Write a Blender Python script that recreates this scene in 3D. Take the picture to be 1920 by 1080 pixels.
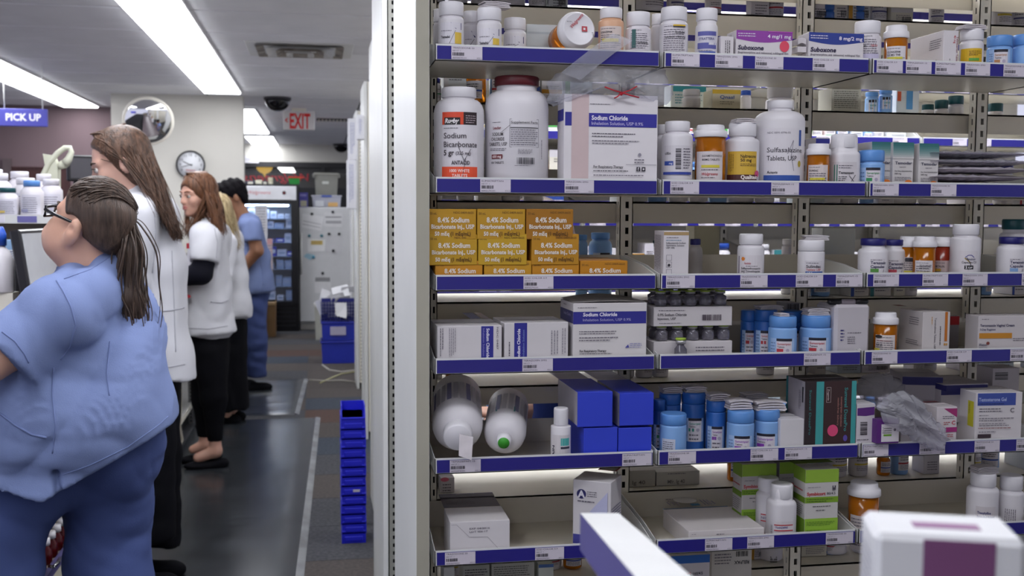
import bpy, math, random
import numpy as np
from mathutils import Vector, Matrix

scene = bpy.context.scene
COL = scene.collection
for o in list(bpy.data.objects):
    bpy.data.objects.remove(o)

# ------------------------------------------------------------------ camera
CAMZ = 1.48
F = 2000.0                                   # focal length in pixels of a 1920 wide frame
_d = np.array([-365.0, 145.0, -2000.0]); _d /= np.linalg.norm(_d)
_u = np.array([0.0055, 1.0, (145.0 - 0.0055 * 365) / 2000.0]); _u /= np.linalg.norm(_u)
_x = np.cross(_d, _u)
AX = np.array([_x, _d, _u])                  # rows: world axes in camera coordinates

def ray(px, py):
    return AX @ np.array([px - 960.0, 540.0 - py, -F])
def P(px, py, Y):                            # photo pixel -> point on the plane y = Y
    r = ray(px, py); t = Y / r[1]
    return Vector((r[0] * t, Y, CAMZ + r[2] * t))
def G(px, py, z):                            # photo pixel -> point on the plane z = z
    r = ray(px, py); t = (z - CAMZ) / r[2]
    return Vector((r[0] * t, r[1] * t, z))
def W(px, py, X):
    r = ray(px, py); t = X / r[0]
    return Vector((X, r[1] * t, CAMZ + r[2] * t))
def proj(p):
    c = AX.T @ np.array([p[0], p[1], p[2] - CAMZ])
    return 960 + F * c[0] / -c[2], 540 - F * c[1] / -c[2]

cd = bpy.data.cameras.new('camera'); cam = bpy.data.objects.new('camera', cd); COL.objects.link(cam)
m4 = Matrix([list(AX[0]) + [0], list(AX[1]) + [0], list(AX[2]) + [CAMZ], [0, 0, 0, 1]])
cam.matrix_world = m4
cd.sensor_width = 36.0; cd.lens = F * 36 / 1920
cd.clip_start = 0.02; cd.clip_end = 80
cd.dof.use_dof = True; cd.dof.focus_distance = 2.05; cd.dof.aperture_fstop = 7.0
scene.camera = cam

# ------------------------------------------------------------------ world + exposure
w = bpy.data.worlds.new('World'); scene.world = w; w.use_nodes = True
bg = w.node_tree.nodes['Background']
bg.inputs[0].default_value = (0.78, 0.80, 1.0, 1); bg.inputs[1].default_value = 0.85
scene.view_settings.view_transform = 'Standard'; scene.view_settings.look = 'None'
scene.view_settings.exposure = 0.03; scene.view_settings.gamma = 1.0
scene.view_settings.use_curve_mapping = False
LAMP = 13.0                                   # radiance of the fluorescent diffusers
LAMP_COL = (0.93, 0.95, 1.0)

# ------------------------------------------------------------------ materials
def lin(c):
    if isinstance(c, str):
        c = c.lstrip('#'); c = [int(c[i:i + 2], 16) for i in (0, 2, 4)]
    return tuple(((v / 255) / 12.92 if v / 255 <= 0.04045 else ((v / 255 + 0.055) / 1.055) ** 2.4) for v in c[:3])
_M = {}
def mat(key, col='#cccccc', rough=0.5, metal=0.0, var=0.06, scale=8.0, bump=0.0, bscale=60.0, stretch=(1, 1, 1),
        trans=0.0, emit=0.0, alpha=1.0, spec=0.5, sss=0.0, col2=None):
    if key in _M: return _M[key]
    m = bpy.data.materials.new(key); m.use_nodes = True; _M[key] = m
    nt = m.node_tree; N = nt.nodes; L = nt.links
    b = N['Principled BSDF']
    c = lin(col)
    tc = N.new('ShaderNodeTexCoord'); mp = N.new('ShaderNodeMapping'); mp.inputs['Scale'].default_value = stretch
    L.new(tc.outputs['Object'], mp.inputs[0])
    nz = N.new('ShaderNodeTexNoise'); nz.inputs['Scale'].default_value = scale; nz.inputs['Detail'].default_value = 3
    L.new(mp.outputs[0], nz.inputs['Vector'])
    rp = N.new('ShaderNodeValToRGB')
    rp.color_ramp.elements[0].position = 0.3; rp.color_ramp.elements[1].position = 0.7
    c2 = lin(col2) if col2 else tuple(min(1, v * (1 + var)) for v in c)
    c1 = c if col2 else tuple(v * (1 - var) for v in c)
    rp.color_ramp.elements[0].color = (*c1, 1); rp.color_ramp.elements[1].color = (*c2, 1)
    L.new(nz.outputs[0], rp.inputs[0]); L.new(rp.outputs[0], b.inputs['Base Color'])
    b.inputs['Roughness'].default_value = rough; b.inputs['Metallic'].default_value = metal
    b.inputs['Specular IOR Level'].default_value = spec
    if trans: b.inputs['Transmission Weight'].default_value = trans
    if alpha < 1: b.inputs['Alpha'].default_value = alpha
    if sss:
        b.inputs['Subsurface Weight'].default_value = sss; b.inputs['Subsurface Radius'].default_value = (0.012, 0.005, 0.003)
    if emit:
        b.inputs['Emission Color'].default_value = (*c, 1); b.inputs['Emission Strength'].default_value = emit
    if bump:
        n2 = N.new('ShaderNodeTexNoise'); n2.inputs['Scale'].default_value = bscale; n2.inputs['Detail'].default_value = 4
        L.new(mp.outputs[0], n2.inputs['Vector'])
        bp = N.new('ShaderNodeBump'); bp.inputs['Strength'].default_value = bump; bp.inputs['Distance'].default_value = 0.01
        L.new(n2.outputs[0], bp.inputs['Height']); L.new(bp.outputs[0], b.inputs['Normal'])
    return m
def ink(col):                                # flat printed colour
    return mat('ink_' + col.lstrip('#'), col, 0.55, var=0.03, scale=30)
def clear_mat(key, tint, amount, rough=0.08, bump=0.6, bscale=25):
    if key in _M: return _M[key]
    m = bpy.data.materials.new(key); m.use_nodes = True; _M[key] = m
    nt = m.node_tree; N = nt.nodes; L = nt.links; N.remove(N['Principled BSDF'])
    t = N.new('ShaderNodeBsdfTransparent'); t.inputs[0].default_value = (*lin(tint), 1)
    g = N.new('ShaderNodeBsdfPrincipled'); g.inputs['Base Color'].default_value = (0.75, 0.75, 0.8, 1); g.inputs['Roughness'].default_value = rough
    nz = N.new('ShaderNodeTexNoise'); nz.inputs['Scale'].default_value = bscale; nz.inputs['Detail'].default_value = 5
    tc = N.new('ShaderNodeTexCoord'); L.new(tc.outputs['Object'], nz.inputs['Vector'])
    bp = N.new('ShaderNodeBump'); bp.inputs['Strength'].default_value = bump; bp.inputs['Distance'].default_value = 0.02
    L.new(nz.outputs[0], bp.inputs['Height']); L.new(bp.outputs[0], g.inputs['Normal'])
    fr = N.new('ShaderNodeMixShader'); fr.inputs[0].default_value = amount
    L.new(t.outputs[0], fr.inputs[1]); L.new(g.outputs[0], fr.inputs[2]); L.new(fr.outputs[0], N['Material Output'].inputs[0])
    return m
def glow_mat(key, col, s):
    if key in _M: return _M[key]
    m = bpy.data.materials.new(key); m.use_nodes = True; _M[key] = m
    nt = m.node_tree; N = nt.nodes; N.remove(N['Principled BSDF'])
    e = N.new('ShaderNodeEmission'); e.inputs[0].default_value = (*col, 1); e.inputs[1].default_value = s
    nt.links.new(e.outputs[0], N['Material Output'].inputs[0])
    return m

# ------------------------------------------------------------------ mesh building
class MB:
    def __init__(s): s.v = []; s.f = []; s.m = []; s.mats = []; s.sm = []
    def mi(s, m):
        if m not in s.mats: s.mats.append(m)
        return s.mats.index(m)
    def add(s, vs, fs, m, smooth=False):
        b = len(s.v); k = s.mi(m)
        s.v.extend([tuple(v) for v in vs])
        for f in fs:
            s.f.append([b + i for i in f]); s.m.append(k); s.sm.append(smooth)
        return s
    def quad(s, a, b, c, d, m): return s.add([a, b, c, d], [(0, 1, 2, 3)], m)
    def box(s, lo, hi, m, bev=0.0, M=None):
        lo = [min(a, b) for a, b in zip(lo, hi)] if True else lo; hi = [max(a, b) for a, b in zip(lo, hi)]
        if not bev:
            x0, y0, z0 = lo; x1, y1, z1 = hi
            vs = [(x0, y0, z0), (x1, y0, z0), (x1, y1, z0), (x0, y1, z0), (x0, y0, z1), (x1, y0, z1), (x1, y1, z1), (x0, y1, z1)]
            fs = [(3, 2, 1, 0), (4, 5, 6, 7), (0, 1, 5, 4), (1, 2, 6, 5), (2, 3, 7, 6), (3, 0, 4, 7)]
        else:
            bev = min(bev, min(h - l for l, h in zip(lo, hi)) * 0.45)
            idx = {}; vs = []
            for sx in (0, 1):
                for sy in (0, 1):
                    for sz in (0, 1):
                        for a in range(3):
                            p = []
                            for k, sg in enumerate((sx, sy, sz)):
                                e = hi[k] if sg else lo[k]
                                if k != a: e += -bev if sg else bev
                                p.append(e)
                            idx[(sx, sy, sz, a)] = len(vs); vs.append(tuple(p))
            fs = []
            for a in range(3):
                o1, o2 = [k for k in range(3) if k != a]
                for sg in (0, 1):
                    q = []
                    for c1, c2 in ((0, 0), (1, 0), (1, 1), (0, 1)):
                        t = [0, 0, 0]; t[a] = sg; t[o1] = c1; t[o2] = c2
                        q.append(idx[(*t, a)])
                    fs.append(q)
            for a in range(3):                 # edges parallel to axis a
                o1, o2 = [k for k in range(3) if k != a]
                for c1 in (0, 1):
                    for c2 in (0, 1):
                        t0 = [0, 0, 0]; t1 = [0, 0, 0]
                        t0[a] = 0; t1[a] = 1
                        for t in (t0, t1): t[o1] = c1; t[o2] = c2
                        fs.append([idx[(*t0, o1)], idx[(*t1, o1)], idx[(*t1, o2)], idx[(*t0, o2)]])
            for c in [(a, b, c) for a in (0, 1) for b in (0, 1) for c in (0, 1)]:
                fs.append([idx[(*c, 0)], idx[(*c, 1)], idx[(*c, 2)]])
            ce = Vector([(l + h) / 2 for l, h in zip(lo, hi)])
            out = []
            for f in fs:
                a, b, c = Vector(vs[f[0]]), Vector(vs[f[1]]), Vector(vs[f[2]])
                n = (b - a).cross(c - a)
                mid = sum((Vector(vs[i]) for i in f), Vector()) / len(f)
                out.append(list(f) if n.dot(mid - ce) > 0 else list(f)[::-1])
            fs = out
        if M is not None: vs = [tuple(M @ Vector(v)) for v in vs]
        return s.add(vs, fs, m)
    def lathe(s, prof, m, n=24, M=None, smooth=True, sx=1.0, sy=1.0, rib=0.0, power=None):
        vs = []; fs = []
        for r, z in prof:
            for i in range(n):
                a = 2 * math.pi * i / n
                rr = r * (1 - (rib if i % 2 else 0))
                c, q = math.cos(a), math.sin(a)
                if power:                      # superellipse for square bottles
                    k = (abs(c) ** power + abs(q) ** power) ** (-1 / power); c *= k; q *= k
                vs.append((rr * c * sx, rr * q * sy, z))
        for j in range(len(prof) - 1):
            for i in range(n):
                i2 = (i + 1) % n
                fs.append((j * n + i, j * n + i2, (j + 1) * n + i2, (j + 1) * n + i))
        if prof[0][0] > 1e-5: fs.append(tuple(range(n))[::-1])
        if prof[-1][0] > 1e-5: fs.append(tuple((len(prof) - 1) * n + i for i in range(n)))
        if M is not None: vs = [tuple(M @ Vector(v)) for v in vs]
        return s.add(vs, fs, m, smooth)
    def tube(s, pts, r, m, n=8, smooth=True, flat=1.0):
        pts = [Vector(p) for p in pts]; R = r if isinstance(r, (list, tuple)) else [r] * len(pts)
        vs = []; fs = []; up = None
        for i, p in enumerate(pts):
            t = (pts[min(i + 1, len(pts) - 1)] - pts[max(i - 1, 0)])
            if t.length < 1e-9: t = Vector((0, 0, 1))
            t.normalize()
            if up is None: up = Vector((0, 0, 1)) if abs(t.z) < 0.9 else Vector((1, 0, 0))
            a = t.cross(up)
            if a.length < 1e-6: a = t.orthogonal()
            a.normalize(); b = a.cross(t).normalized(); up = b
            for k in range(n):
                q = 2 * math.pi * k / n
                vs.append(p + a * math.cos(q) * R[i] + b * math.sin(q) * R[i] * flat)
        for i in range(len(pts) - 1):
            for k in range(n):
                k2 = (k + 1) % n
                fs.append((i * n + k, i * n + k2, (i + 1) * n + k2, (i + 1) * n + k))
        fs.append(tuple(range(n))[::-1]); fs.append(tuple((len(pts) - 1) * n + k for k in range(n)))
        return s.add(vs, fs, m, smooth)
    def mesh(s, name):
        me = bpy.data.meshes.new(name)
        me.from_pydata(s.v, [], s.f)
        for m in s.mats: me.materials.append(m)
        me.polygons.foreach_set('material_index', s.m)
        me.polygons.foreach_set('use_smooth', s.sm)
        me.update()
        return me
    def obj(s, name, parent=None, loc=None, rotz=0.0):
        o = bpy.data.objects.new(name, s.mesh(name)); COL.objects.link(o)
        if parent is not None: o.parent = parent
        if loc is not None: o.location = loc
        if rotz: o.rotation_euler = (0, 0, rotz)
        return o
LABELS = {}
def tag(o, label, cat, group=None, kind=None):
    o['label'] = label; o['category'] = cat
    if group: o['group'] = group
    if kind: o['kind'] = kind
    return o
def thing(name, label, cat, loc=(0, 0, 0), rotz=0.0, group=None):
    o = bpy.data.objects.new(name, None); COL.objects.link(o)
    o.empty_display_size = 0.05; o.location = loc; o.rotation_euler = (0, 0, rotz)
    return tag(o, label, cat, group)
def struct(o):
    o['kind'] = 'structure'; return o
def copy_tree(o, loc=None, rotz=None, label=None, parent=None):
    c = o.copy(); COL.objects.link(c)
    if parent is not None: c.parent = parent
    if loc is not None: c.location = loc
    if rotz is not None: c.rotation_euler = (0, 0, rotz)
    if label: c['label'] = label
    for ch in list(o.children): copy_tree(ch, parent=c)
    return c

# ------------------------------------------------------------------ printed artwork (lettering, bands, bar codes)
_T = {}
def text_mesh(s, bold=0.0, ital=0.0):
    k = (s, bold, ital)
    if k in _T: return _T[k]
    c = bpy.data.curves.new('lettering', 'FONT'); c.body = s; c.size = 1; c.resolution_u = 2
    c.offset = bold; c.shear = ital; c.fill_mode = 'FRONT'
    o = bpy.data.objects.new('lettering', c); COL.objects.link(o)
    me = bpy.data.meshes.new_from_object(o)
    v = [(p.co.x, p.co.y) for p in me.vertices]; f = [tuple(q.vertices) for q in me.polygons]
    bpy.data.objects.remove(o); bpy.data.curves.remove(c); bpy.data.meshes.remove(me)
    _T[k] = (v, f); return _T[k]
class Art:
    """artwork drawn in photo pixels, later laid on a flat face or around a cylinder"""
    def __init__(s): s.e = []; s.rng = random.Random(7)
    def poly(s, pts, col): s.e.append(([tuple(p) for p in pts], [tuple(range(len(pts)))], col)); return s
    def rect(s, x0, y0, x1, y1, col):
        n = max(1, int(abs(x1 - x0) / 5))
        v = []; f = []
        for i in range(n + 1):
            x = x0 + (x1 - x0) * i / n; v += [(x, y0), (x, y1)]
        for i in range(n): f.append((2 * i, 2 * i + 1, 2 * i + 3, 2 * i + 2))
        s.e.append((v, f, col)); return s
    def text(s, t, x, y, h, col='#222222', al='l', bold=0.01, ital=0.0, w=None, rot=0):
        """x,y = left (or centre) of the baseline; h = capital height"""
        v, f = text_mesh(t, bold, ital)
        if not v: return s
        k = h / 0.69
        xs = [p[0] for p in v]; x0, x1 = min(xs), max(xs)
        kx = k if w is None else w / max(1e-6, x1 - x0)
        off = -x0 * kx if al == 'l' else (-(x0 + x1) / 2 * kx if al == 'c' else -x1 * kx)
        q = []
        for p in v:
            a, b = p[0] * kx + off, -p[1] * k
            if rot == 90: a, b = -b, a        # reads downwards
            elif rot == -90: a, b = b, -a     # reads upwards
            elif rot:
                r = math.radians(rot); a, b = a * math.cos(r) - b * math.sin(r), a * math.sin(r) + b * math.cos(r)
            q.append((x + a, y + b))
        s.e.append((q, f, col)); return s
    def lines(s, x0, y0, x1, y1, n, col='#55505a', th=0.34, vert=False):
        """n lines of small print made of word-long dashes"""
        if vert: x0, y0, x1, y1 = y0, x0, y1, x1
        for i in range(n):
            yy = y0 + (y1 - y0) * (i + 0.3) / n; hh = (y1 - y0) / n * th
            x = x0; end = x1 - (x1 - x0) * s.rng.uniform(0, 0.35 if i == n - 1 else 0.12)
            while x < end:
                wv = s.rng.uniform(2.0, 7.0); xe = min(end, x + wv)
                q = [(x, yy), (xe, yy), (xe, yy + hh), (x, yy + hh)]
                if vert: q = [(b, a) for a, b in q]
                s.poly(q, col); x = xe + 1.0
        return s
    def bars(s, x0, y0, x1, y1, col='#222222', vert=False):
        if vert: x0, y0, x1, y1 = y0, x0, y1, x1
        x = x0
        while x < x1:
            wv = s.rng.choice((0.5, 0.8, 1.3))
            q = [(x, y0), (min(x1, x + wv), y0), (min(x1, x + wv), y1), (x, y1)]
            if vert: q = [(b, a) for a, b in q]
            s.poly(q, col); x += wv + s.rng.choice((0.5, 0.7, 1.1))
        return s
    def disc(s, x, y, r, col, n=20, ry=None):
        ry = ry or r
        return s.poly([(x + r * math.cos(2 * math.pi * i / n), y + ry * math.sin(2 * math.pi * i / n)) for i in range(n)], col)
    def stroke(s, pts, wd, col):
        for (xa, ya), (xb, yb) in zip(pts[:-1], pts[1:]):
            l = math.hypot(xb - xa, yb - ya) or 1
            nx, ny = -(yb - ya) / l * wd / 2, (xb - xa) / l * wd / 2
            s.poly([(xa + nx, ya + ny), (xb + nx, yb + ny), (xb - nx, yb - ny), (xa - nx, ya - ny)], col)
        return s
    def lay(s, fn, name, parent, eps=0.00018, base=0.0005):
        """fn(px, py, lift) -> local point"""
        mb = MB()
        for i, (v, f, col) in enumerate(s.e):
            lift = base + eps * min(i, 3) + 0.00002 * i
            q = [fn(a, b, lift) for a, b in v]
            # orient towards the viewer: pixel space is y-down, so counter-clockwise flips
            out = []
            for t in f:
                ar = 0
                for k in range(len(t)):
                    ax, ay = v[t[k]]; bx, by = v[t[(k + 1) % len(t)]]; ar += ax * by - bx * ay
                out.append(t if ar < 0 else t[::-1])
            mb.add(q, out, ink(col))
        return mb.obj(name, parent)
def flat_map(cx, cy, kx, ky, O, R, U, Nn):
    O, R, U, Nn = Vector(O), Vector(R), Vector(U), Vector(Nn)
    return lambda px, py, l: tuple(O + R * ((px - cx) * kx) + U * ((cy - py) * ky) + Nn * l)
def cyl_map(cx, cy, k, Rad, z, phi=-math.pi / 2, sy=1.0):
    def fn(px, py, l):
        a = phi + (px - cx) * k / Rad
        return ((Rad + l) * math.cos(a), (Rad + l) * math.sin(a) * sy, z + (cy - py) * k)
    return fn
# ================================================================== setting
CEIL = 2.6
M_ceil = mat('ceiling tile', '#ececf0', 0.9, var=0.04, scale=3, bump=0.15, bscale=120)
M_grid = mat('ceiling joint', '#58585e', 0.8)
M_wall = mat('beige wall paint', '#cbc8c0', 0.85, var=0.03, scale=2, bump=0.05, bscale=90)
M_mauve = mat('mauve wall in shade', '#6e5c60', 0.8, var=0.10, scale=1.5, stretch=(1, 1, 0.4))  # darker mauve-brown puts the shade on this wall into its colour
M_dark = mat('black frame paint', '#141318', 0.4)
M_white = mat('white powder coat', '#d8d8d6', 0.38, var=0.03, scale=4, bump=0.02)
M_cream = mat('cream powder coat', '#e4dfd2', 0.42, var=0.04, scale=4)
M_tray = mat('greige shelf metal', '#d0c9ba', 0.32, var=0.05, scale=3, bump=0.02, bscale=40)
M_blue = mat('blue label strip', '#26217c', 0.35, var=0.06, scale=6)
M_slot_shade = mat('painted slot shade', '#0c0c0e', 0.8)

fl = MB().box((-6, -2, -0.03), (6, 34, -0.004), mat('floor screed', '#2a2a2c', 0.8)).obj('floor'); struct(fl)
def carpet(key, a, b):
    return mat(key, a, 0.95, col2=b, scale=60, bump=0.5, bscale=400, spec=0.15)
CM = [carpet('carpet slate', '#3f4045', '#56565a'), carpet('carpet taupe', '#4a4646', '#5a5451'),
      carpet('carpet rust', '#4c403e', '#5e4a43'), carpet('carpet navy', '#3a3f49', '#4a505a')]
rng = random.Random(3)
tile_mesh = []
for m in CM:
    b = MB().box((0.002, 0.002, -0.004), (0.498, 0.498, 0.0), m); tile_mesh.append(b.mesh('carpet_tile'))
for i in range(-3, 4):
    for j in range(5, 34):
        k = rng.choices((0, 1, 2, 3), (6, 5, .5, .5))[0]
        if (i, j) in ((-1, 22), (0, 15)): k = 2
        if (i, j) in ((-1, 21), (0, 16)): k = 3
        o = bpy.data.objects.new('carpet_tile', tile_mesh[k]); COL.objects.link(o); o.parent = fl
        o.location = (i * 0.5 - 0.1, j * 0.5, 0); 
ce = MB().box((-6, -2, CEIL + 0.012), (6, 34, CEIL + 0.05), M_grid).obj('ceiling'); struct(ce)
tm = MB().box((0.008, 0.018, 0), (1.492, 0.742, 0.012), M_ceil, 0.006).mesh('ceiling_tile')
for j in range(-1, 24):
    for i in range(-4, 3):
        y0 = 7.07 + (j - 8) * 0.76
        if y0 < 1.5 or y0 > 19 or (i > 0 and y0 > 8): continue
        o = bpy.data.objects.new('ceiling_tile', tm); COL.objects.link(o); o.parent = ce
        o.location = (i * 1.5 + 0.45, y0, CEIL)

YW = 10.9
def slab(name, lo, hi, m, parent=None):
    o = MB().box(lo, hi, m).obj(name, parent)
    if parent is None: struct(o)
    return o
slab('wall_clock', (-1.95, YW, 0), (P(457, 300, YW).x, YW + 0.16, CEIL), M_wall)
slab('wall_left', (-6, 12.4, 0), (-1.4, 12.55, CEIL), M_mauve)
# door frame and dark red panel on the mauve wall
tr = slab('trim_1', P(4, 297, 12.36) - Vector((0.6, 0, 0)), (P(132, 297, 12.36).x, 12.4, P(10, 315, 12.36).z), mat('mauve trim', '#5f5153', 0.6))
slab('trim_2', (P(4, 300, 12.36).x, 12.36, 0.0), (P(20, 300, 12.36).x, 12.4, P(10, 297, 12.36).z), mat('mauve trim', '#5f5153', 0.6))
dr = MB().box((P(20, 300, 12.38).x, 12.37, 0.0), (P(130, 300, 12.38).x, 12.41, P(60, 313, 12.38).z), mat('dark red wood', '#3f1d1c', 0.5, var=0.2, scale=4, stretch=(6, 1, 1))).obj('door_1'); struct(dr)
# back wall: soffit, dark window frame and the lettered glass
YB = 18.6
zs0 = P(560, 304, YB).z
slab('wall_back', (-3, YB, zs0), (2.6, YB + 0.2, CEIL), M_wall)
wf = MB()
x0, x1 = P(440, 310, YB).x - 0.5, 2.2
wf.box((x0, YB - 0.03, zs0 - 0.09), (x1, YB + 0.1, zs0), M_dark)
xm = P(606, 310, YB).x
wf.box((xm - 0.03, YB - 0.02, 0.9), (xm + 0.03, YB + 0.08, zs0 - 0.09), M_dark)
wn = wf.obj('window_1'); struct(wn)
gl = MB().box((x0, YB + 0.02, 0.9), (x1, YB + 0.03, zs0 - 0.09), clear_mat('window glass', '#c8c8c4', 0.05, 0.03, 0.0)).obj('pane', wn)
a = Art()
a.text('Walgreens', 1, 0, 0.9, '#8f1b24', bold=0.0, ital=0.35, w=9.2)
pa, pb = P(458, 340, YB), P(592, 340, YB)
k = (pb.x - pa.x) / 10.0
a.lay(lambda px, py, l: (pb.x - px * k, YB + 0.015, pa.z + 0.01 - py * 0.15), 'window_lettering', wn)
slab('wall_low', (x0, YB, 0), (x1, YB + 0.15, 0.9), M_wall)
slab('wall_store', (-6, 33.0, 0), (6, 33.2, 2.6), mat('dim store wall', '#6a645c', 0.9, var=0.15, scale=0.8))

# ------------------------------------------------------------------ ceiling fixtures
M_lamp = glow_mat('fluorescent diffuser', LAMP_COL, LAMP)
def strip_light(label, xa, xb, ya, yb, m=None):
    t = thing('ceiling_light', label, 'light', ((xa + xb) / 2, (ya + yb) / 2, CEIL - 0.03), 0, 'fluorescent ceiling lights')
    hx, hy = (xb - xa) / 2, (yb - ya) / 2
    MB().box((-hx - 0.012, -hy - 0.012, 0.012), (hx + 0.012, hy + 0.012, 0.03), M_white).obj('frame', t)
    MB().box((-hx, -hy, 0.0), (hx, hy, 0.012), m or M_lamp).obj('diffuser', t)
    return t
strip_light('long bright ceiling light running over the aisle towards the clock wall', -1.03, -0.707, -1.2, 10.45)
l2 = [G(0, 105, CEIL), G(178, 197, CEIL), G(0, 145, CEIL), G(122, 197, CEIL)]
strip_light('bright ceiling light at left above the blue hanging sign', (l2[2].x + l2[3].x) / 2, (l2[0].x + l2[1].x) / 2, l2[2].y - 2.0, l2[1].y)
a3, b3 = G(504, 247, CEIL), G(470, 202, CEIL)
strip_light('rectangular ceiling light just beyond the clock wall corner', a3.x - 0.42, a3.x, b3.y, a3.y)
a4, b4 = G(521, 271, CEIL), G(500, 254, CEIL)
strip_light('farthest small ceiling light before the back wall', a4.x - 0.40, a4.x, b4.y, a4.y)
for ya, la in ((2.62, 'unseen added light close behind the first shelves over the second aisle'), (2.9, 'middle unseen added light over the second aisle'), (3.18, 'unseen added light close before the second shelves over the second aisle'), (4.3, 'unseen added light over the aisle behind the second shelves'), (6.1, 'unseen added light over the aisle behind the third shelves'), (8.1, 'unseen added light over the aisle behind the fourth shelves'), (9.9, 'unseen added light over the aisle behind the fifth shelves'), (11.9, 'unseen added light over the space before the white fridge'), (0.9, 'unseen added light over the aisle in front of the first shelves')):
    strip_light(la, 0.66 if ya > 9 else (0.6 if ya > 4 else 0.3), 1.6 if ya < 2 else 2.6, ya, ya + 0.26)  # unseen lights added to brighten the shelves, next aisles and fridge

# air vent
t = thing('ceiling_vent', 'square white ceiling vent with dusty louvres', 'vent', (G(563, 93, CEIL).x, G(563, 93, CEIL).y, CEIL))
MB().box((-0.36, -0.34, -0.006), (0.36, 0.34, 0.0), M_white, 0.004).obj('frame', t)
M_dust = mat('dusty vent metal', '#b5aca0', 0.6, var=0.5, scale=9, col2='#5f554c')
for s_ in (1, 2, 3, 4):
    r1, r0, z1, z0 = 0.31 - 0.07 * (s_ - 1), 0.255 - 0.07 * (s_ - 1), -0.012 - 0.007 * s_, -0.006
    b = MB()
    c = [(-1, -1), (1, -1), (1, 1), (-1, 1)]
    vs = [(x * r0 * 0.95, y * r0 * 0.9, z0) for x, y in c] + [(x * r1 * 0.95, y * r1 * 0.9, z1) for x, y in c]
    b.add(vs, [(i, (i + 1) % 4, 4 + (i + 1) % 4, 4 + i) for i in range(4)], M_dust if s_ % 2 else M_white)
    b.obj('louvre', t)
MB().box((-0.05, -0.04, -0.05), (0.05, 0.04, -0.03), M_dust).obj('louvre', t)
# grille
p = G(640, 224, CEIL)
t = thing('air_grille', 'slotted air return grille beside the exit sign', 'vent', (p.x, p.y, CEIL))
MB().box((-0.30, -0.12, -0.012), (0.5, 0.14, 0), mat('grille dark', '#3b3a3e', 0.6)).obj('backing', t)
for i in range(18):
    MB().box((-0.28 + i * 0.044, -0.11, -0.02), (-0.262 + i * 0.044, 0.12, -0.011), M_cream).obj('slat', t)
# camera domes
def dome(label, px, py, r):
    p = G(px, py, CEIL)
    t = thing('security_camera', label, 'camera', (p.x, p.y, CEIL), 0, 'ceiling camera domes')
    n = 8
    MB().lathe([(r * 1.08, -0.025), (r * 1.08, 0.0)], mat('dome ring', '#26242a', 0.4), 28).obj('mount_ring', t)
    MB().lathe([(0.0, -r * 1.0)] + [(r * math.sin(a), -0.02 - r * 0.95 * math.cos(a)) for a in [i * math.pi / 2 / n for i in range(1, n + 1)]], mat('smoked dome', '#0b0a0e', 0.08), 28).obj('dome', t)
dome('dark dome camera hanging left of the exit sign', 520, 183, 0.125)
dome('dark dome camera far back above the shelf ends', 640, 270, 0.13)
# exit sign
YE = G(560, 203, CEIL).y
p0, p1 = P(531, 208, YE), P(590, 244, YE)
t = thing('exit_sign', 'white exit sign with red letters and arrow', 'sign', ((p0.x + p1.x) / 2, YE, p1.z))
hw = (p1.x - p0.x) / 2; hh = p0.z - p1.z
MB().box((-hw, -0.01, 0), (hw, 0.03, hh), mat('sign white acrylic', '#dcd8d8', 0.3), 0.004).obj('panel', t)
MB().box((-0.08, 0.0, hh), (0.08, 0.02, CEIL - p1.z), M_cream).obj('bracket', t)
a = Art(); a.text('EXIT', 543, 241, 28, '#e02626', bold=0.03, w=39); a.text('<', 534.5, 232, 12, '#e02626', bold=0.04, w=5)
kx = 2 * hw / 59
a.lay(flat_map(560.5, 226, kx, hh / 36, (0, -0.011, hh / 2), (1, 0, 0), (0, 0, 1), (0, -1, 0)), 'letters', t)
# pick up sign
YS = 8.9
p0, p1 = P(-8, 203, YS), P(90, 238, YS)
t = thing('hanging_sign', 'blue hanging sign lettered pick up', 'sign', ((p0.x + p1.x) / 2, YS, p1.z))
hw = (p1.x - p0.x) / 2; hh = p0.z - p1.z
MB().box((-hw, -0.012, 0), (hw, 0.012, hh), mat('sign blue', '#4a4aa6', 0.4), 0.004).obj('panel', t)
for px in (8, 80):
    x = P(px, 200, YS).x - (p0.x + p1.x) / 2
    MB().tube([(x, 0, hh - 0.01), (x, 0, CEIL - p1.z)], 0.005, M_white, 6).obj('hanging_rod', t)
a = Art(); a.text('PICK UP', 11, 226.5, 13.5, '#eceaf4', bold=0.03, w=67)
a.lay(flat_map(41, 220.5, 2 * hw / 98, hh / 35, (0, -0.0125, hh / 2), (1, 0, 0), (0, 0, 1), (0, -1, 0)), 'letters', t)
# convex mirror
YM = 10.2
pc = P(278, 227, YM); r = (P(325, 227, YM).x - P(231, 227, YM).x) / 2
t = thing('convex_mirror', 'round convex security mirror mounted high at the wall corner', 'mirror', pc)
n = 10; Rm = r * 2.0
prof = [(r * i / n, -math.sqrt(Rm * Rm - (r * i / n) ** 2) + math.sqrt(Rm * Rm - r * r)) for i in range(n + 1)]
M = Matrix.Rotation(math.radians(20), 4, 'Z') @ Matrix.Rotation(math.radians(-90), 4, 'X') @ Matrix.Rotation(0, 4, 'Z')
M = Matrix.Rotation(math.radians(8), 4, 'Z') @ Matrix.Rotation(math.radians(-72), 4, 'X')
MB().lathe([(a_, b_) for a_, b_ in prof], mat('mirror face', '#f2f2f2', 0.015, metal=1.0, var=0.0), 40, M).obj('mirror_face', t)
MB().lathe([(r, -0.01), (r * 1.03, -0.005), (r * 1.03, 0.02), (r * 0.9, 0.05), (0, 0.06)], M_cream, 40, M).obj('backing', t)
MB().tube([(0, 0.06, 0.02), (0, YW - YM, 0.15)], 0.015, M_dark, 8).obj('bracket', t)
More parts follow.
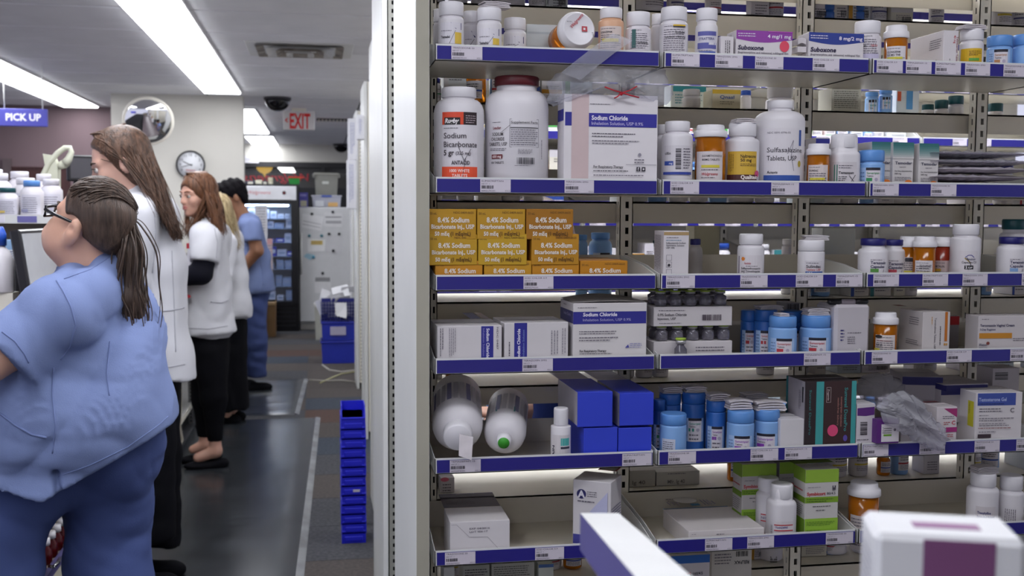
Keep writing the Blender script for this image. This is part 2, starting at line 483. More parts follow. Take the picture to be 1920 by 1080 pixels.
# clock
YC = YW - 0.02
pc = P(357.5, 309, YC); r = (P(385, 309, YC).x - P(330, 309, YC).x) / 2
t = thing('wall_clock_round', 'round white wall clock with black rim', 'clock', pc)
M = Matrix.Rotation(math.radians(90), 4, 'X')
MB().lathe([(r * 0.9, 0), (r, 0), (r, 0.03), (r * 0.96, 0.036), (r * 0.91, 0.03), (r * 0.91, 0.018)], M_dark, 40, M @ Matrix.Translation((0, 0, -0.015))).obj('rim', t)
MB().lathe([(r * 0.93, 0), (r * 0.93, 0.004)], mat('clock face', '#dfe0e4', 0.5), 40, M).obj('face', t)
a = Art(); R_ = 27.5
for h in range(1, 13):
    an = math.radians(h * 30)
    a.text(str(h), 0 + 19.5 * math.sin(an), -19.5 * math.cos(an) + 2.4, 5, '#2c2c34', 'c', bold=0.0)
a.text('Walgreens', 0, 12, 3.2, '#b03038', 'c', ital=0.3, w=17)
a.stroke([(3, 2), (-14.5, -6.5)], 1.5, '#101014'); a.stroke([(4, -1), (-19, 5)], 1.0, '#101014'); a.disc(0, 0, 1.4, '#101014')
a.lay(flat_map(0, 0, r / R_, r / R_, (0, -0.005, 0), (1, 0, 0), (0, 0, 1), (0, -1, 0)), 'dial_print', t)

# ------------------------------------------------------------------ floor mats
M_mat = mat('black vinyl mat', '#2c2f33', 0.24, var=0.35, scale=2.2, stretch=(1, 3, 1), bump=0.10, bscale=4.0)
M_edge = mat('mat edge vinyl', '#77797c', 0.25, var=0.3, scale=5)
def floor_mat(label, pts, edge=True):
    # pts: near-left, near-right, far-right, far-left on the floor
    t = thing('floor_mat', label, 'mat', (0, 0, 0), 0, 'vinyl floor mats')
    b = MB(); h = 0.006; nx, ny = 14, 40; r = random.Random(5)
    vs = []; fs = []
    for j in range(ny + 1):
        for i in range(nx + 1):
            u, v = i / nx, j / ny
            p = pts[0] * (1 - u) * (1 - v) + pts[1] * u * (1 - v) + pts[2] * u * v + pts[3] * (1 - u) * v
            z = h + 0.004 * max(0, math.sin(v * 31 + math.sin(u * 5) * 1.5)) ** 6 * (0.4 + 0.6 * math.sin(u * 3.1))
            vs.append((p.x, p.y, z if 0 < i < nx and 0 < j < ny else 0.001))
    for j in range(ny):
        for i in range(nx):
            q = j * (nx + 1) + i; fs.append((q, q + 1, q + nx + 2, q + nx + 1))
    b.add(vs, fs, M_mat, True); b.obj('sheet', t)
    e = MB(); d = (pts[2] - pts[1]).normalized(); n = Vector((d.y, -d.x, 0))
    a1, a2 = pts[1], pts[2]
    q = [a1 - n * 0.03 + Vector((0, 0, 0.008)), a1 + n * 0.004, a2 + n * 0.004, a2 - n * 0.03 + Vector((0, 0, 0.008))]
    e.add(q, [(0, 1, 2, 3)], M_edge); e.obj('edge', t)
    return t
floor_mat('large glossy dark vinyl mat along the counter in the foreground', [Vector((-0.86, 2.4, 0)), G(566, 1100, 0) + (G(566, 1100, 0) - G(600, 783, 0)) * 0.4, G(600, 783, 0), Vector((-0.84, G(600, 783, 0).y, 0))])
floor_mat('smaller vinyl mat farther down the aisle near the man', [Vector((-0.82, G(560, 777, 0).y, 0)), G(560, 777, 0), G(577, 711, 0), Vector((-0.8, G(577, 711, 0).y, 0))])
# ================================================================== shelving
YF = 2.0                                     # plane of the tray fronts of the first unit
ROWZ = [1.787, 1.541, 1.357, 1.198, 1.006, 0.826, 0.645]     # top edge of each blue strip
SH = 0.0245
FLOORZ = [z - SH - 0.001 for z in ROWZ]      # tray floors
BAYS = [(0.217, 0.652), (0.660, 1.090), (1.096, 1.526), (1.532, 1.962)]
def shift(mb, d):
    d = Vector(d); mb.v = [tuple(Vector(v) - d) for v in mb.v]; return mb
TAGS = []
for sd in range(5):
    a = Art(); a.rng = random.Random(sd + 20)
    a.rect(0, 0, 54, 24, '#cfc7d2')
    a.text(['TRAZODONE 50', 'SUMATRIPTAN', 'SOD CHLOR 0.9', 'TERAZOSIN 2MG', 'TEMAZEPAM 15'][sd], 2, 4.6, 3.0, '#3a3446', w=38 + sd, bold=0.0)
    a.text('500 CT  1', 2, 9.6, 2.4, '#554e60', w=14, bold=0.0)
    a.bars(2, 11.5, 22 + sd, 17.5, '#2a2630')
    a.text('0093%d74101' % sd, 2, 22.6, 2.6, '#554e60', w=24, bold=0.0); a.text('4/%d2 3' % sd, 44, 22.6, 2.6, '#554e60', w=8, bold=0.0)
    o = a.lay(flat_map(27, 12, 0.001, 0.001, (0, 0, 0), (1, 0, 0), (0, 0, 1), (0, -1, 0)), 'price_tag', None, base=0.0)
    TAGS.append(o.data); bpy.data.objects.remove(o)
def tray(parent, origin, x0, x1, yf, ztop, depth=0.255, hb=0.062, tags=(), m=None, strip=True, seed=0, hs=None):
    """open tray: floor, front lip, back wall, sloping side walls; blue strip and price tags on the lip"""
    m = m or M_tray; zf = ztop - SH - 0.003; t = 0.0016; hs = hs or hb
    b = MB()
    b.box((x0, yf, zf), (x1, yf + depth, zf + t), m)
    b.box((x0, yf, zf), (x1, yf + t, ztop + 0.0035), M_white)
    b.box((x0, yf + depth - t, zf), (x1, yf + depth, zf + hb), m)
    for xa in (x0, x1 - t):
        vs = []
        for x in (xa, xa + t):
            vs += [(x, yf, zf), (x, yf + depth, zf), (x, yf + depth, zf + hs), (x, yf + depth * 0.35, zf + hs * 0.75), (x, yf + 0.012, ztop + 0.003), (x, yf, ztop + 0.003)]
        fs = [(0, 1, 2, 3, 4, 5)[::-1], (6, 7, 8, 9, 10, 11)] + [(i, (i + 1) % 6, 6 + (i + 1) % 6, 6 + i) for i in range(6)]
        b.add(vs, fs, M_white)
    # hook brackets under the ends
    o = shift(b, origin).obj('shelf_tray', parent)
    if strip:
        s = MB().box((x0 + 0.004, yf - 0.002, ztop - SH), (x1 - 0.003, yf - 0.0002, ztop), M_blue)
        shift(s, origin).obj('label_strip', o)
    for i, (xa, xb) in enumerate(tags):
        q = bpy.data.objects.new('price_tag', TAGS[(i * 2 + seed) % 5]); COL.objects.link(q); q.parent = o
        q.location = Vector(((xa + xb) / 2, yf - 0.0030, ztop - SH / 2)) - Vector(origin)
        q.scale = ((xb - xa) / 0.054, 1, 1)
    return o
def upright(parent, origin, x, y, w, d, z0, z1, pitch=0.0285, m=None, front=True):
    """slotted steel post: real holes between the rungs, on the front and on the left face"""
    m = m or M_cream; b = MB(); t = 0.002
    sw, sh_ = w * 0.26, pitch * 0.5
    fx = x + w * 0.42
    b.box((x, y, z0), (fx, y + t, z1), m); b.box((fx + sw, y, z0), (x + w, y + t, z1), m)
    ya = y + d * 0.45; yb = ya + 0.006
    b.box((x, y, z0), (x + t, ya, z1), m); b.box((x, yb, z0), (x + t, y + d, z1), m)
    n = int((z1 - z0) / pitch)
    for i in range(n):
        z = z0 + i * pitch
        b.box((fx, y, z), (fx + sw, y + t, z + pitch - sh_), m)
        b.box((x, ya, z), (x + t, yb, z + pitch - sh_), m)
    b.box((x + w - t, y, z0), (x + w, y + d, z1), m); b.box((x + t, y + d - t, z0), (x + w, y + d, z1), M_slot_shade)  # near-black back plate paints the shade seen through the slots
    return shift(b, origin).obj('upright', parent)
def xs(row, prs, Y=YF):
    return [(P(a_, 500, Y).x if False else P(a_, row, Y).x, P(b_, row, Y).x) for a_, b_ in prs]
TAGPX = {(0, 0): [(846, 904)], (0, 1): [(900, 957), (1058, 1113)], (0, 2): [(981, 1037)], (0, 3): [(979, 1036)], (0, 4): [(843, 901), (1166, 1221)], (0, 5): [(834, 891), (1003, 1057)],
         (1, 0): [(1258, 1311), (1340, 1392), (1415, 1468), (1523, 1573)], (1, 1): [(1256, 1310), (1445, 1497)], (1, 2): [(1248, 1302), (1387, 1438), (1491, 1542), (1566, 1616)],
         (1, 3): [(1506, 1556)], (1, 4): [(1252, 1304), (1406, 1458), (1470, 1521)], (1, 5): [(1321, 1372), (1400, 1450), (1547, 1598)],
         (2, 0): [(1643, 1692), (1698, 1746), (1753, 1801), (1809, 1856), (1881, 1935)], (2, 1): [(1635, 1684), (1744, 1792)], (2, 2): [(1636, 1684), (1728, 1776), (1803, 1850), (1914, 1962)],
         (2, 3): [(1633, 1681), (1773, 1820), (1892, 1940)], (2, 4): [(1617, 1664), (1722, 1770), (1825, 1872), (1903, 1950)], (2, 5): [(1640, 1690), (1790, 1840)]}
O1 = (0.18, YF, 0)
U1 = thing('shelving_unit', 'nearest open pharmacy shelving unit with slotted posts and blue-edged trays', 'shelving', O1, 0, 'shelving units')
for bi, (xa, xb) in enumerate(BAYS):
    for ri, z in enumerate(ROWZ[:6]):
        py = [100, 345, 525, 675, 855, 1020][ri]
        tray(U1, O1, xa, xb, YF, z, tags=xs(py, TAGPX.get((bi, ri), [])), seed=bi + ri, hb=0.058 if ri != 4 else 0.052)
# extra trays outside the picture keep the unit whole
for bi, (xa, xb) in enumerate(BAYS):
    tray(U1, O1, xa, xb, YF, 2.03, tags=(), seed=bi)
    tray(U1, O1, xa, xb, YF, 0.30, tags=(), seed=bi)
    tray(U1, O1, xa, xb, YF, 0.47, tags=(), seed=bi)
# end panel (white; the front strip's greige tone stands for its weaker light)
b = MB()
b.box((0.1805, YF - 0.004, 0), (0.2065, YF + 0.57, 2.32), M_white, 0.002)
shift(b, O1).obj('end_panel', U1)
b = MB(); b.box((0.1815, YF - 0.0065, 0), (0.2055, YF - 0.004, 2.32), mat('shaded panel edge', '#a8a496', 0.45)); shift(b, O1).obj('shaded_edge', U1)
# posts between the bays
for px in (1161, 1493, 1820):
    x = P(px, 500, 2.275).x
    upright(U1, O1, x, 2.275, 0.030, 0.028, 0.05, 2.3)
x = P(806, 500, 2.275).x
upright(U1, O1, x, 2.275, 0.016, 0.028, 0.05, 2.3)
# rear shelves, back to back with the trays: thick shelf boards whose skirts face us
REAR = [P(1550, 8, 2.31).z + 0.045, P(1400, 27, 2.31).z, P(1400, 204, 2.31).z, P(1400, 380, 2.31).z, P(1400, 561, 2.31).z, P(1250, 716, 2.31).z, P(1250, 918, 2.31).z, P(1400, 1066, 2.31).z]
SK = [0.045, 0.05, 0.046, 0.048, 0.05, 0.042, 0.03, 0.05]
for bi, (xa, xb) in enumerate(BAYS):
    for ri, z in enumerate(REAR):
        b = MB(); b.box((xa - 0.004, 2.31, z - 0.004), (xb + 0.004, 2.56, z), M_cream); b.box((xa - 0.004, 2.31, z - SK[ri]), (xb + 0.004, 2.312, z), M_tray)
        b.box((xa - 0.004, 2.556, z - 0.022), (xb + 0.004, 2.56, z + 0.004), M_blue)
        shift(b, O1).obj('rear_shelf', U1)
# ---- second unit, beyond the next aisle
Y2 = 3.45
O2 = (0.205, Y2, 0)
U2 = thing('shelving_unit', 'second shelving unit seen through the gaps of the nearest one', 'shelving', O2, 0, 'shelving units')
Z2 = [2.10, 1.93, 1.745, 1.60, 1.46, 1.30, 1.16, 0.98, 0.78, 0.55, 0.3]
BAYS2 = [(0.26, 0.86), (0.87, 1.47), (1.48, 2.08), (2.09, 2.69)]
r = random.Random(11)
for bi, (xa, xb) in enumerate(BAYS2):
    for ri, z in enumerate(Z2):
        tg = [(xa + 0.02 + i * 0.095, xa + 0.075 + i * 0.095) for i in range(6)]
        tray(U2, O2, xa, xb, Y2, z, depth=0.28, hb=0.11, tags=[q for q in tg if r.random() < 0.75], m=M_cream, seed=ri + bi)
b = MB(); b.box((0.205, Y2, 0), (0.222, Y2 + 0.62, 2.32), M_white, 0.002); shift(b, O2).obj('end_panel', U2)
upright(U2, O2, 0.2235, Y2 + 0.0, 0.030, 0.03, 0.05, 2.32, pitch=0.0262, m=mat('grey upright', '#8b8b84', 0.4))
for xx in (0.863, 1.473, 2.083):
    upright(U2, O2, xx - 0.012, Y2 + 0.29, 0.03, 0.03, 0.05, 2.32, m=M_cream)
b = MB(); b.box((0.26, Y2 + 0.33, 0.05), (2.69, Y2 + 0.335, 2.3), M_cream); shift(b, O2).obj('back_panel', U2)
# ---- further units: end panels, posts and shelves
for i, (yy, xx, la) in enumerate(((4.95, 0.262, 'third shelving unit, its white end behind the blue bin stack'), (6.9, 0.296, 'fourth shelving unit end down the aisle'), (8.9, 0.315, 'fifth shelving unit end, white bags hanging on it'), (10.6, 0.33, 'last shelving unit end before the white fridge'))):
    O = (xx, yy, 0)
    u = thing('shelving_unit', la, 'shelving', O, 0, 'shelving units')
    b = MB(); b.box((xx, yy, 0), (xx + 0.02, yy + 0.55, 2.30), M_white, 0.002); shift(b, O).obj('end_panel', u)
    upright(u, O, xx + 0.022, yy + 0.004, 0.03, 0.03, 0.05, 2.3, pitch=0.03)
    b = MB(); b.box((xx + 0.02, yy + 0.27, 0.05), (xx + 2.4, yy + 0.275, 2.3), M_cream); shift(b, O).obj('back_panel', u)
    for z in (0.3, 0.6, 0.9, 1.2, 1.5, 1.8, 2.1):
        b = MB(); b.box((xx + 0.055, yy, z), (xx + 2.4, yy + 0.27, z + 0.004), M_cream); b.box((xx + 0.055, yy - 0.002, z - 0.012), (xx + 2.4, yy, z + 0.014), M_blue)
        shift(b, O).obj('shelf', u)

# ---- unseen unit added behind the camera to block low ambient light
O7 = (0.1, -0.75, 0)
u = thing('shelving_unit', 'unseen shelving unit behind the camera, added to block ambient light', 'shelving', O7, 0, 'shelving units')
b = MB(); b.box((0.1, -1.0, 0.05), (3.4, -0.99, 2.3), M_cream); shift(b, O7).obj('back_panel', u)
for xx in (0.1, 1.2, 2.3, 3.4):
    b = MB(); b.box((xx, -1.0, 0), (xx + 0.02, -0.72, 2.3), M_cream); shift(b, O7).obj('end_panel', u)
for z in (0.2, 0.5, 0.8, 1.1, 1.4, 1.7, 2.0):
    b = MB(); b.box((0.12, -0.99, z), (3.4, -0.72, z + 0.005), M_tray); shift(b, O7).obj('shelf', u)

# ================================================================== stock builders
M_plw = mat('white hdpe plastic', '#d9d5da', 0.42, var=0.02, scale=5, sss=0.0)
M_capw = mat('white cap plastic', '#e0dde2', 0.4, var=0.02)
M_amber = mat('amber plastic', '#c9740f', 0.15, trans=0.45, var=0.08, scale=14)
M_pills = mat('pills', '#b06a28', 0.6, var=0.4, scale=60, bump=0.8, bscale=90)
M_ltblue = mat('light blue plastic', '#5f93d6', 0.35, var=0.04)
M_ltblue2 = mat('blue bottle plastic', '#7fa9de', 0.35, var=0.04)
M_navycap = mat('navy cap', '#1c1a66', 0.4)
M_paper = mat('folded paper', '#c9c2c6', 0.8, var=0.08, scale=40)
PLAST = {'white': M_plw, 'capw': M_capw, 'blue': M_ltblue, 'blue2': M_ltblue2, 'navy': M_navycap, 'teal': mat('teal cap', '#0d4a50', 0.4),
         'red': mat('dark red cap', '#5a1520', 0.45), 'dblue': mat('blue drum', '#2d63b4', 0.35), 'green': mat('green plastic', '#2f7a3c', 0.4),
         'peach': mat('peach plastic', '#d9a988', 0.35), 'grey': mat('grey plastic', '#a9a5a6', 0.45), 'roy': mat('royal blue cap', '#2450b4', 0.4)}
def metre(px, py, Y):
    """metres per pixel across the view at a spot"""
    r_ = ray(px, py); dist = Y / r_[1]                   # multiples of F along the optical axis
    th = math.atan2(px - 960, F)
    return dist * math.cos(th)
def floor_of(row, Y=None):
    return FLOORZ[row] + 0.0005 if isinstance(row, int) else row
def bottle(label, x0, x1, top, row, dy=0.02, cap=22, capw=0.86, sh=10, cc='capw', bc='white', art=None, sq=None, name='pill_bottle', cat='bottle', Y=None, group=None, neck=3, facing=0.0, ridge=True, n=28):
    cx = (x0 + x1) / 2; Yc = (Y if Y is not None else YF + dy)
    k = metre(cx, top, Yc); R = (x1 - x0) / 2 * k; Yc += R; k = metre(cx, top, Yc); R = (x1 - x0) / 2 * k
    z0 = floor_of(row); p = P(cx, top, Yc)
    kz = Yc / ray(cx, top)[1]
    H = p.z - z0; hc = cap * kz; hs = sh * kz; hn = neck * kz
    t = thing(name, label, cat, (p.x, Yc, z0), 0, group)
    Rn = R * capw * 0.9; zs = H - hc - hn - hs
    if zs < 0.01: zs = 0.01
    prof = [(R * 0.82, 0), (R * 0.94, 0.0012), (R, min(0.006, H * 0.06)), (R, zs)]
    for i in range(1, 6):
        a_ = i / 5 * math.pi / 2
        prof.append((Rn + (R - Rn) * math.cos(a_), zs + hs * math.sin(a_)))
    prof += [(Rn, H - hc + 0.002), (Rn * 0.98, H - hc * 0.3)]
    MB().lathe(prof, PLAST[bc], n, power=sq).obj('body', t)
    Rc = R * capw
    MB().lathe([(Rc * 0.97, H - hc), (Rc, H - hc + 0.001), (Rc, H - hc * 0.14), (Rc * 0.95, H - hc * 0.02), (Rc * 0.86, H), (Rc * 0.7, H - 0.0008), (0, H - 0.0008)], PLAST[cc], n * 2, rib=0.018 if ridge else 0).obj('cap', t)
    if art:
        phi = math.atan2(-Yc, -p.x) + facing
        zc = P(cx, 0, Yc).z - z0
        fn = cyl_map(cx, 0, k, R, zc, phi)
        if sq:
            base_fn = fn
            def fn(px, py, l, f0=base_fn, R=R):
                x, y, z = f0(px, py, l); c, q = x / (R + l), y / (R + l)
                kk = (abs(c) ** sq + abs(q) ** sq) ** (-1 / sq)
                return ((R + l) * c * kk, (R + l) * q * kk, z)
        # vertical scale follows the plane scale
        def fn2(px, py, l): 
            x, y, z = fn(px, py, l); return (x, y, zc - py * kz)
        art.lay(fn2, 'paper_label', t)
    return t
def vial(label, x0, x1, top, row, dy=0.02, cap=26, art=None, group=None, facing=0.0, fill=0.62, Y=None, bc=None):
    cx = (x0 + x1) / 2; Yc = (Y if Y is not None else YF + dy)
    k = metre(cx, top, Yc); R = (x1 - x0) / 2 * k * 0.94; Yc += R
    z0 = floor_of(row); p = P(cx, top, Yc); kz = Yc / ray(cx, top)[1]; H = p.z - z0; hc = cap * kz
    t = thing('pill_vial', label, 'vial', (p.x, Yc, z0), 0, group)
    MB().lathe([(R * 0.9, 0), (R * 0.97, 0.002), (R * 0.97, H - hc * 0.6)], bc or M_amber, 28).obj('body', t)
    MB().lathe([(R * 0.86, 0.003), (R * 0.88, (H - hc) * fill), (R * 0.5, (H - hc) * (fill + 0.06)), (0, (H - hc) * (fill + 0.08))], M_pills, 16).obj('pills', t)
    Rc = R * 1.06
    MB().lathe([(Rc, H - hc), (Rc * 1.02, H - hc + 0.001), (Rc * 1.0, H - hc * 0.55), (Rc * 0.95, H - hc * 0.47), (Rc * 0.84, H - hc * 0.42), (Rc * 0.82, H - hc * 0.08), (Rc * 0.77, H), (0, H - 0.001)], M_capw, 56, rib=0.008).obj('cap', t)
    if art:
        zc = P(cx, 0, Yc).z - z0; fn = cyl_map(cx, 0, k, R * 0.985, zc, math.atan2(-Yc, -p.x) + facing)
        def fn2(px, py, l):
            x, y, z = fn(px, py, l); return (x, y, zc - py * kz)
        art.lay(fn2, 'paper_label', t)
    return t
def card(col): return mat('card_' + col.lstrip('#'), col, 0.5, var=0.04, scale=12)
def carton(label, x0, x1, y0, row, dy=0.02, d=0.08, col='#d2ccd0', front=None, side=None, top=None, yaw=0.0, y1=None, name='medicine_box', cat='box', group=None, Y=None, bev=0.0008, seam=True, z0=None, faces=None):
    """front face spans photo pixels x0..x1 and starts at y0; stands on its tray (row) or ends at pixel y1"""
    Yp = Y if Y is not None else YF + dy
    cx = (x0 + x1) / 2
    a_, b_ = P(x0, y0, Yp), P(x1, y0, Yp)
    zt = P(cx, y0, Yp).z
    zb = z0 if z0 is not None else (floor_of(row) if y1 is None else P(cx, y1, Yp).z)
    wd = (b_.x - a_.x) / math.cos(yaw) if yaw else b_.x - a_.x
    h = zt - zb
    t = thing(name, label, cat, ((a_.x + b_.x) / 2, Yp, zb), yaw, group)
    m = card(col); b = MB()
    b.box((-wd / 2, 0, 0), (wd / 2, d, h), m, bev)
    b.obj('carton', t)
    kx = wd / (x1 - x0); kz = Yp / ray(cx, y0)[1]; kz = h / ((y1 if y1 else proj((t.location.x, Yp, zb))[1]) - y0)
    if front: front.lay(flat_map(cx, y0, kx, kz, (0, 0, h), (1, 0, 0), (0, 0, 1), (0, -1, 0)), 'front_print', t, base=0.0003)
    if side: side.lay(flat_map(0, 0, 0.001, 0.001, (-wd / 2, d, h), (0, -1, 0), (0, 0, 1), (-1, 0, 0)), 'side_print', t, base=0.0003)
    if top: top.lay(flat_map(0, 0, 0.001, 0.001, (-wd / 2, d, h), (1, 0, 0), (0, -1, 0), (0, 0, 1)), 'top_print', t, base=0.0003)
    if seam:
        MB().box((-wd / 2 + 0.001, d * 0.48, h), (wd / 2 - 0.001, d * 0.485, h + 0.0006), card('#8d888c')).obj('flap_seam', t)
    return t
def leaflet(label, x0, x1, y0, y1, Y, name='folded_leaflet', layers=4, tilt=0.0, group='folded leaflets on the bottles', z0=None):
    p = P((x0 + x1) / 2, y1, Y); k = Y / ray((x0 + x1) / 2, y1)[1]
    wd = (x1 - x0) * k; h = max(0.004, (y1 - y0) * k * 0.85); t = thing(name, label, 'leaflet', (p.x, Y, p.z if z0 is None else z0), tilt, group)
    for i in range(layers):
        z = h * i / layers; r_ = 0.96 - 0.06 * ((i * 7) % 3)
        b = MB(); vs = []; n = 8
        for j in range(n + 1):
            u = j / n - 0.5; zz = z + h * 0.25 * math.cos(u * 3.0) * (i / layers)
            for yy in (-0.016, 0.016):
                for dz in (0.0, h / layers * 0.75): vs.append((u * wd * r_, yy, zz + dz))
        fs = []
        for j in range(n):
            q = 4 * j
            fs += [(q, q + 4, q + 5, q + 1), (q + 2, q + 3, q + 7, q + 6), (q + 1, q + 5, q + 7, q + 3), (q, q + 2, q + 6, q + 4)]
        fs += [(0, 1, 3, 2), (4 * n, 4 * n + 2, 4 * n + 3, 4 * n + 1)]
        b.add(vs, fs, M_paper); b.obj('paper_fold', t)
    return t
# ================================================================== stock on the nearest unit
K = '#2a2630'; G6 = '#66606c'; NV = '#25246e'; RD = '#b02a34'; YL = '#d9b21e'
def wlab(x0, y0, x1, y1, title=None, accent=None, n=4, paper='#d6d0d6', tcol=K, hand=False, ts=5):
    a = Art(); a.rng = random.Random(int(x0 + y0))
    a.rect(x0, y0, x1, y1, paper)
    yy = y0 + 3
    a.lines(x0 + 3, yy, x1 - 8, yy + 3, 1, G6)
    yy += 6
    if title:
        for s_ in title:
            a.text(s_, x0 + 3, yy + ts, ts, tcol, bold=0.02, w=min((x1 - x0) * 0.8, len(s_) * ts * 0.72)); yy += ts * 1.6
    if accent: a.rect(x0 + 2, yy + 1, x1 - 4, yy + 6, accent); yy += 9
    if yy < y1 - 4: a.lines(x0 + 3, yy, x1 - 3, y1 - 2, max(1, int((y1 - yy) / 4)), G6)
    if hand: a.stroke([(x0 + 6, y1 - 3), (x1 - 10, y0 + 12), (x1 - 16, y1 - 8)], 0.7, '#1c1a22')
    return a
# ---------------- row 0, bay 1
def diag_lab(x0, x1, y0, y1, yel=True):
    a = Art(); a.rect(x0, y0, x1, y1, '#d6d2da'); w_ = x1 - x0
    a.poly([(x0 + w_ * .5, y0), (x1, y0), (x1, y0 + 13), (x0 + w_ * .72, y0 + 12)], '#22225e')
    if yel: a.rect(x0 + w_ * .68, y0 + 18, x1, y1, '#d8b544')
    a.lines(x0 + 3, y0 + 14, x0 + w_ * .6, y0 + 17, 1, G6); a.text('Tramadol', x0 + 3, y0 + 29, 4.5, K, w=w_ * .4, bold=.03)
    a.stroke([(x0 + w_ * .45, y1), (x0 + w_ * .7, y0 + 15)], 0.7, K)
    return a
bottle('white pill bottle with blue diagonal and yellow corner label, leftmost on the top tray', 822, 870, 5, 0, 0.012, cap=26, capw=0.97, sh=6, art=diag_lab(823, 867, 45, 84))
bottle('white bottle half hidden at the far left end of the top tray', 812, 840, 18, 0, 0.085, cap=24, capw=0.95, sh=6)
bottle('white bottle standing behind the two diagonal-label bottles on the top tray', 868, 902, 22, 0, 0.075, cap=22, capw=0.95, sh=6, art=diag_lab(869, 898, 60, 86, False))
bottle('white diagonal-label bottle with a folded leaflet on its cap, top tray', 894, 941, 16, 0, 0.012, cap=24, capw=0.97, sh=6, art=diag_lab(895, 938, 56, 86))
bottle('shaded white bottle beside the pale box at the middle of the top tray', 944, 987, 35, 0, 0.07, cap=22, capw=0.95, sh=6, art=diag_lab(945, 984, 70, 90, False))
leaflet('grey folded leaflet lying on a white bottle cap, upper left', 899, 955, 5, 16, 2.05, tilt=0.2)
carton('pale translucent storage box between the bottles on the top tray', 988, 1049, 46, 0, 0.12, 0.08, '#b9bdbf', top=None, front=Art().rect(988, 60, 1049, 64, '#a5abb0'))
# amber vial lying on its side, cap to the camera
pc = P(1083, 56, 2.03); k0 = metre(1083, 56, 2.03)
t = thing('pill_vial', 'amber vial lying down, its big white cap facing out', 'vial', (pc.x, 2.02, pc.z), 0, None)
M = Matrix.Rotation(math.radians(-90 - 12), 4, 'X') @ Matrix.Rotation(0, 4, 'Z')
M = Matrix.Rotation(math.radians(8), 4, 'Z') @ Matrix.Rotation(math.radians(-98), 4, 'X')
Rr = 36 * k0
MB().lathe([(Rr * .86, 0.018), (Rr * .86, 0.085), (Rr * .8, 0.088), (0, 0.088)], M_amber, 28, M).obj('body', t)
MB().lathe([(0, 0), (Rr * .8, -0.0005), (Rr * .84, -0.002), (Rr * .86, 0.0), (Rr * .97, 0.006), (Rr, 0.010), (Rr, 0.022), (Rr * .9, 0.024)], M_capw, 56, M).obj('cap', t)
a = Art(); a.text('Walgreens', -14, 0, 6, '#b03a44', bold=.02, ital=.3, w=36, rot=-48); a.rect(5, -5, 16, 5, '#b03a44'); a.rect(8, -2, 12, 2, '#e0dde2')
a.lines(-24, -14, -12, -11, 1, G6); a.text('PUSH', 24, 6, 3, G6, rot=70)
Mi = M.to_3x3()
a.lay(lambda px, py, l: tuple(Mi @ Vector((px * k0, py * k0, -0.002 - l))), 'cap_print', t)
vlab = lambda x0, y0, x1, y1, **kw: wlab(x0, y0, x1, y1, **kw)
a = wlab(1123, 52, 1168, 95, ['LORAZEPAM'], None, ts=3.4, paper='#d3c3bd'); a.rect(1130, 75, 1160, 81, '#c9b83c')
bottle('peach vial with a white screw cap and yellow-lined label, top tray', 1122, 1170, 16, 0, 0.02, cap=20, capw=0.88, sh=4, bc='peach', art=a, name='pill_vial', cat='vial')
a = wlab(1180, 55, 1220, 96, None, None, n=4); a.rect(1186, 58, 1193, 92, '#2d5a5a'); a.text('Lorazepam', 1196, 84, 4, K, w=20)
bottle('white bottle with a dark green bar on its label near the bag, top tray', 1173, 1221, 24, 0, 0.015, cap=26, capw=0.93, sh=5, art=a)
bottle('white bottle in the back at the junction of the two top trays', 1221, 1246, 27, 0, 0.08, cap=20, capw=0.95, sh=5)
# ---------------- row 0, bay 2
a = wlab(1242, 48, 1290, 104, None); a.rect(1263, 50, 1286, 52.5, YL); a.rect(1263, 52.5, 1286, 54.5, K); a.text('Stribild', 1266, 66, 4.5, K); a.text('tablets, 150 mg', 1248, 74, 3.5, K, w=38)
bottle('tall white bottle with yellow and black label line, first on the second top tray', 1237, 1291, 15, 0, 0.012, cap=25, capw=0.92, sh=8, art=a)
a = Art(); a.rect(1308, 61, 1346, 105, '#cdc9d6'); a.rect(1308, 61, 1346, 69, '#5a5aa0'); a.text('STRATTERA', 1311, 77, 4.5, '#3c3c78', w=30); a.rect(1308, 82, 1346, 93, '#5a5aa0'); a.rect(1330, 82, 1345, 86, '#d6d2da'); a.lines(1311, 95, 1340, 98, 1, K); a.rect(1312, 98, 1344, 101, '#3550a8')
bottle('slim white bottle with violet-blue bands, left of the small white box', 1304, 1347, 17, 0, 0.012, cap=23, capw=0.94, sh=13, neck=7, art=a)
carton('tiny white box between the violet-banded bottle and the magenta-topped box', 1352, 1376, 68, 0, 0.012, 0.03, front=Art().lines(1359, 76, 1370, 102, 3, K, vert=True))
def film_box(x0, x1, y0, c1, c2, t_):
    a = Art(); w_ = x1 - x0
    n = 12
    pts = [(x0, y0), (x1, y0)] + [(x1 - w_ * i / n, y0 + 17 + 5 * math.sin(i / n * 3.6 - 0.3)) for i in range(n + 1)]
    a.poly(pts, c1); a.lines(x0 + 3, y0 + 4, x0 + 36, y0 + 13, 2, '#d8d0e0'); a.text(t_, x1 - 3, y0 + 13, 6.5, '#e4dcec', 'r', bold=.02, w=44)
    a.text('Suboxone', x0 + 3, y0 + 36, 8, '#2a2144', bold=.03, ital=.12, w=48); a.text('(buprenorphine and naloxone) sublingual film', x0 + 3, y0 + 43, 3.6, '#3a3444', w=w_ * .9)
    a.lines(x0 + 3, y0 + 45, x0 + 26, y0 + 48, 1, K)
    return a
s1 = Art().lines(4, 6, 30, 44, 7, K, vert=True)
a = film_box(1381, 1486, 58, '#8b3a9c', None, '4 mg/1 mg'); a.rect(1440, 58.4, 1486, 60, '#b04ab0'); a.disc(1471, 86, 9, '#d8475f', ry=10.5)
carton('white box with magenta wave and round pink sticker on the top tray', 1381, 1486, 58, 0, 0.008, 0.05, front=a, side=s1)
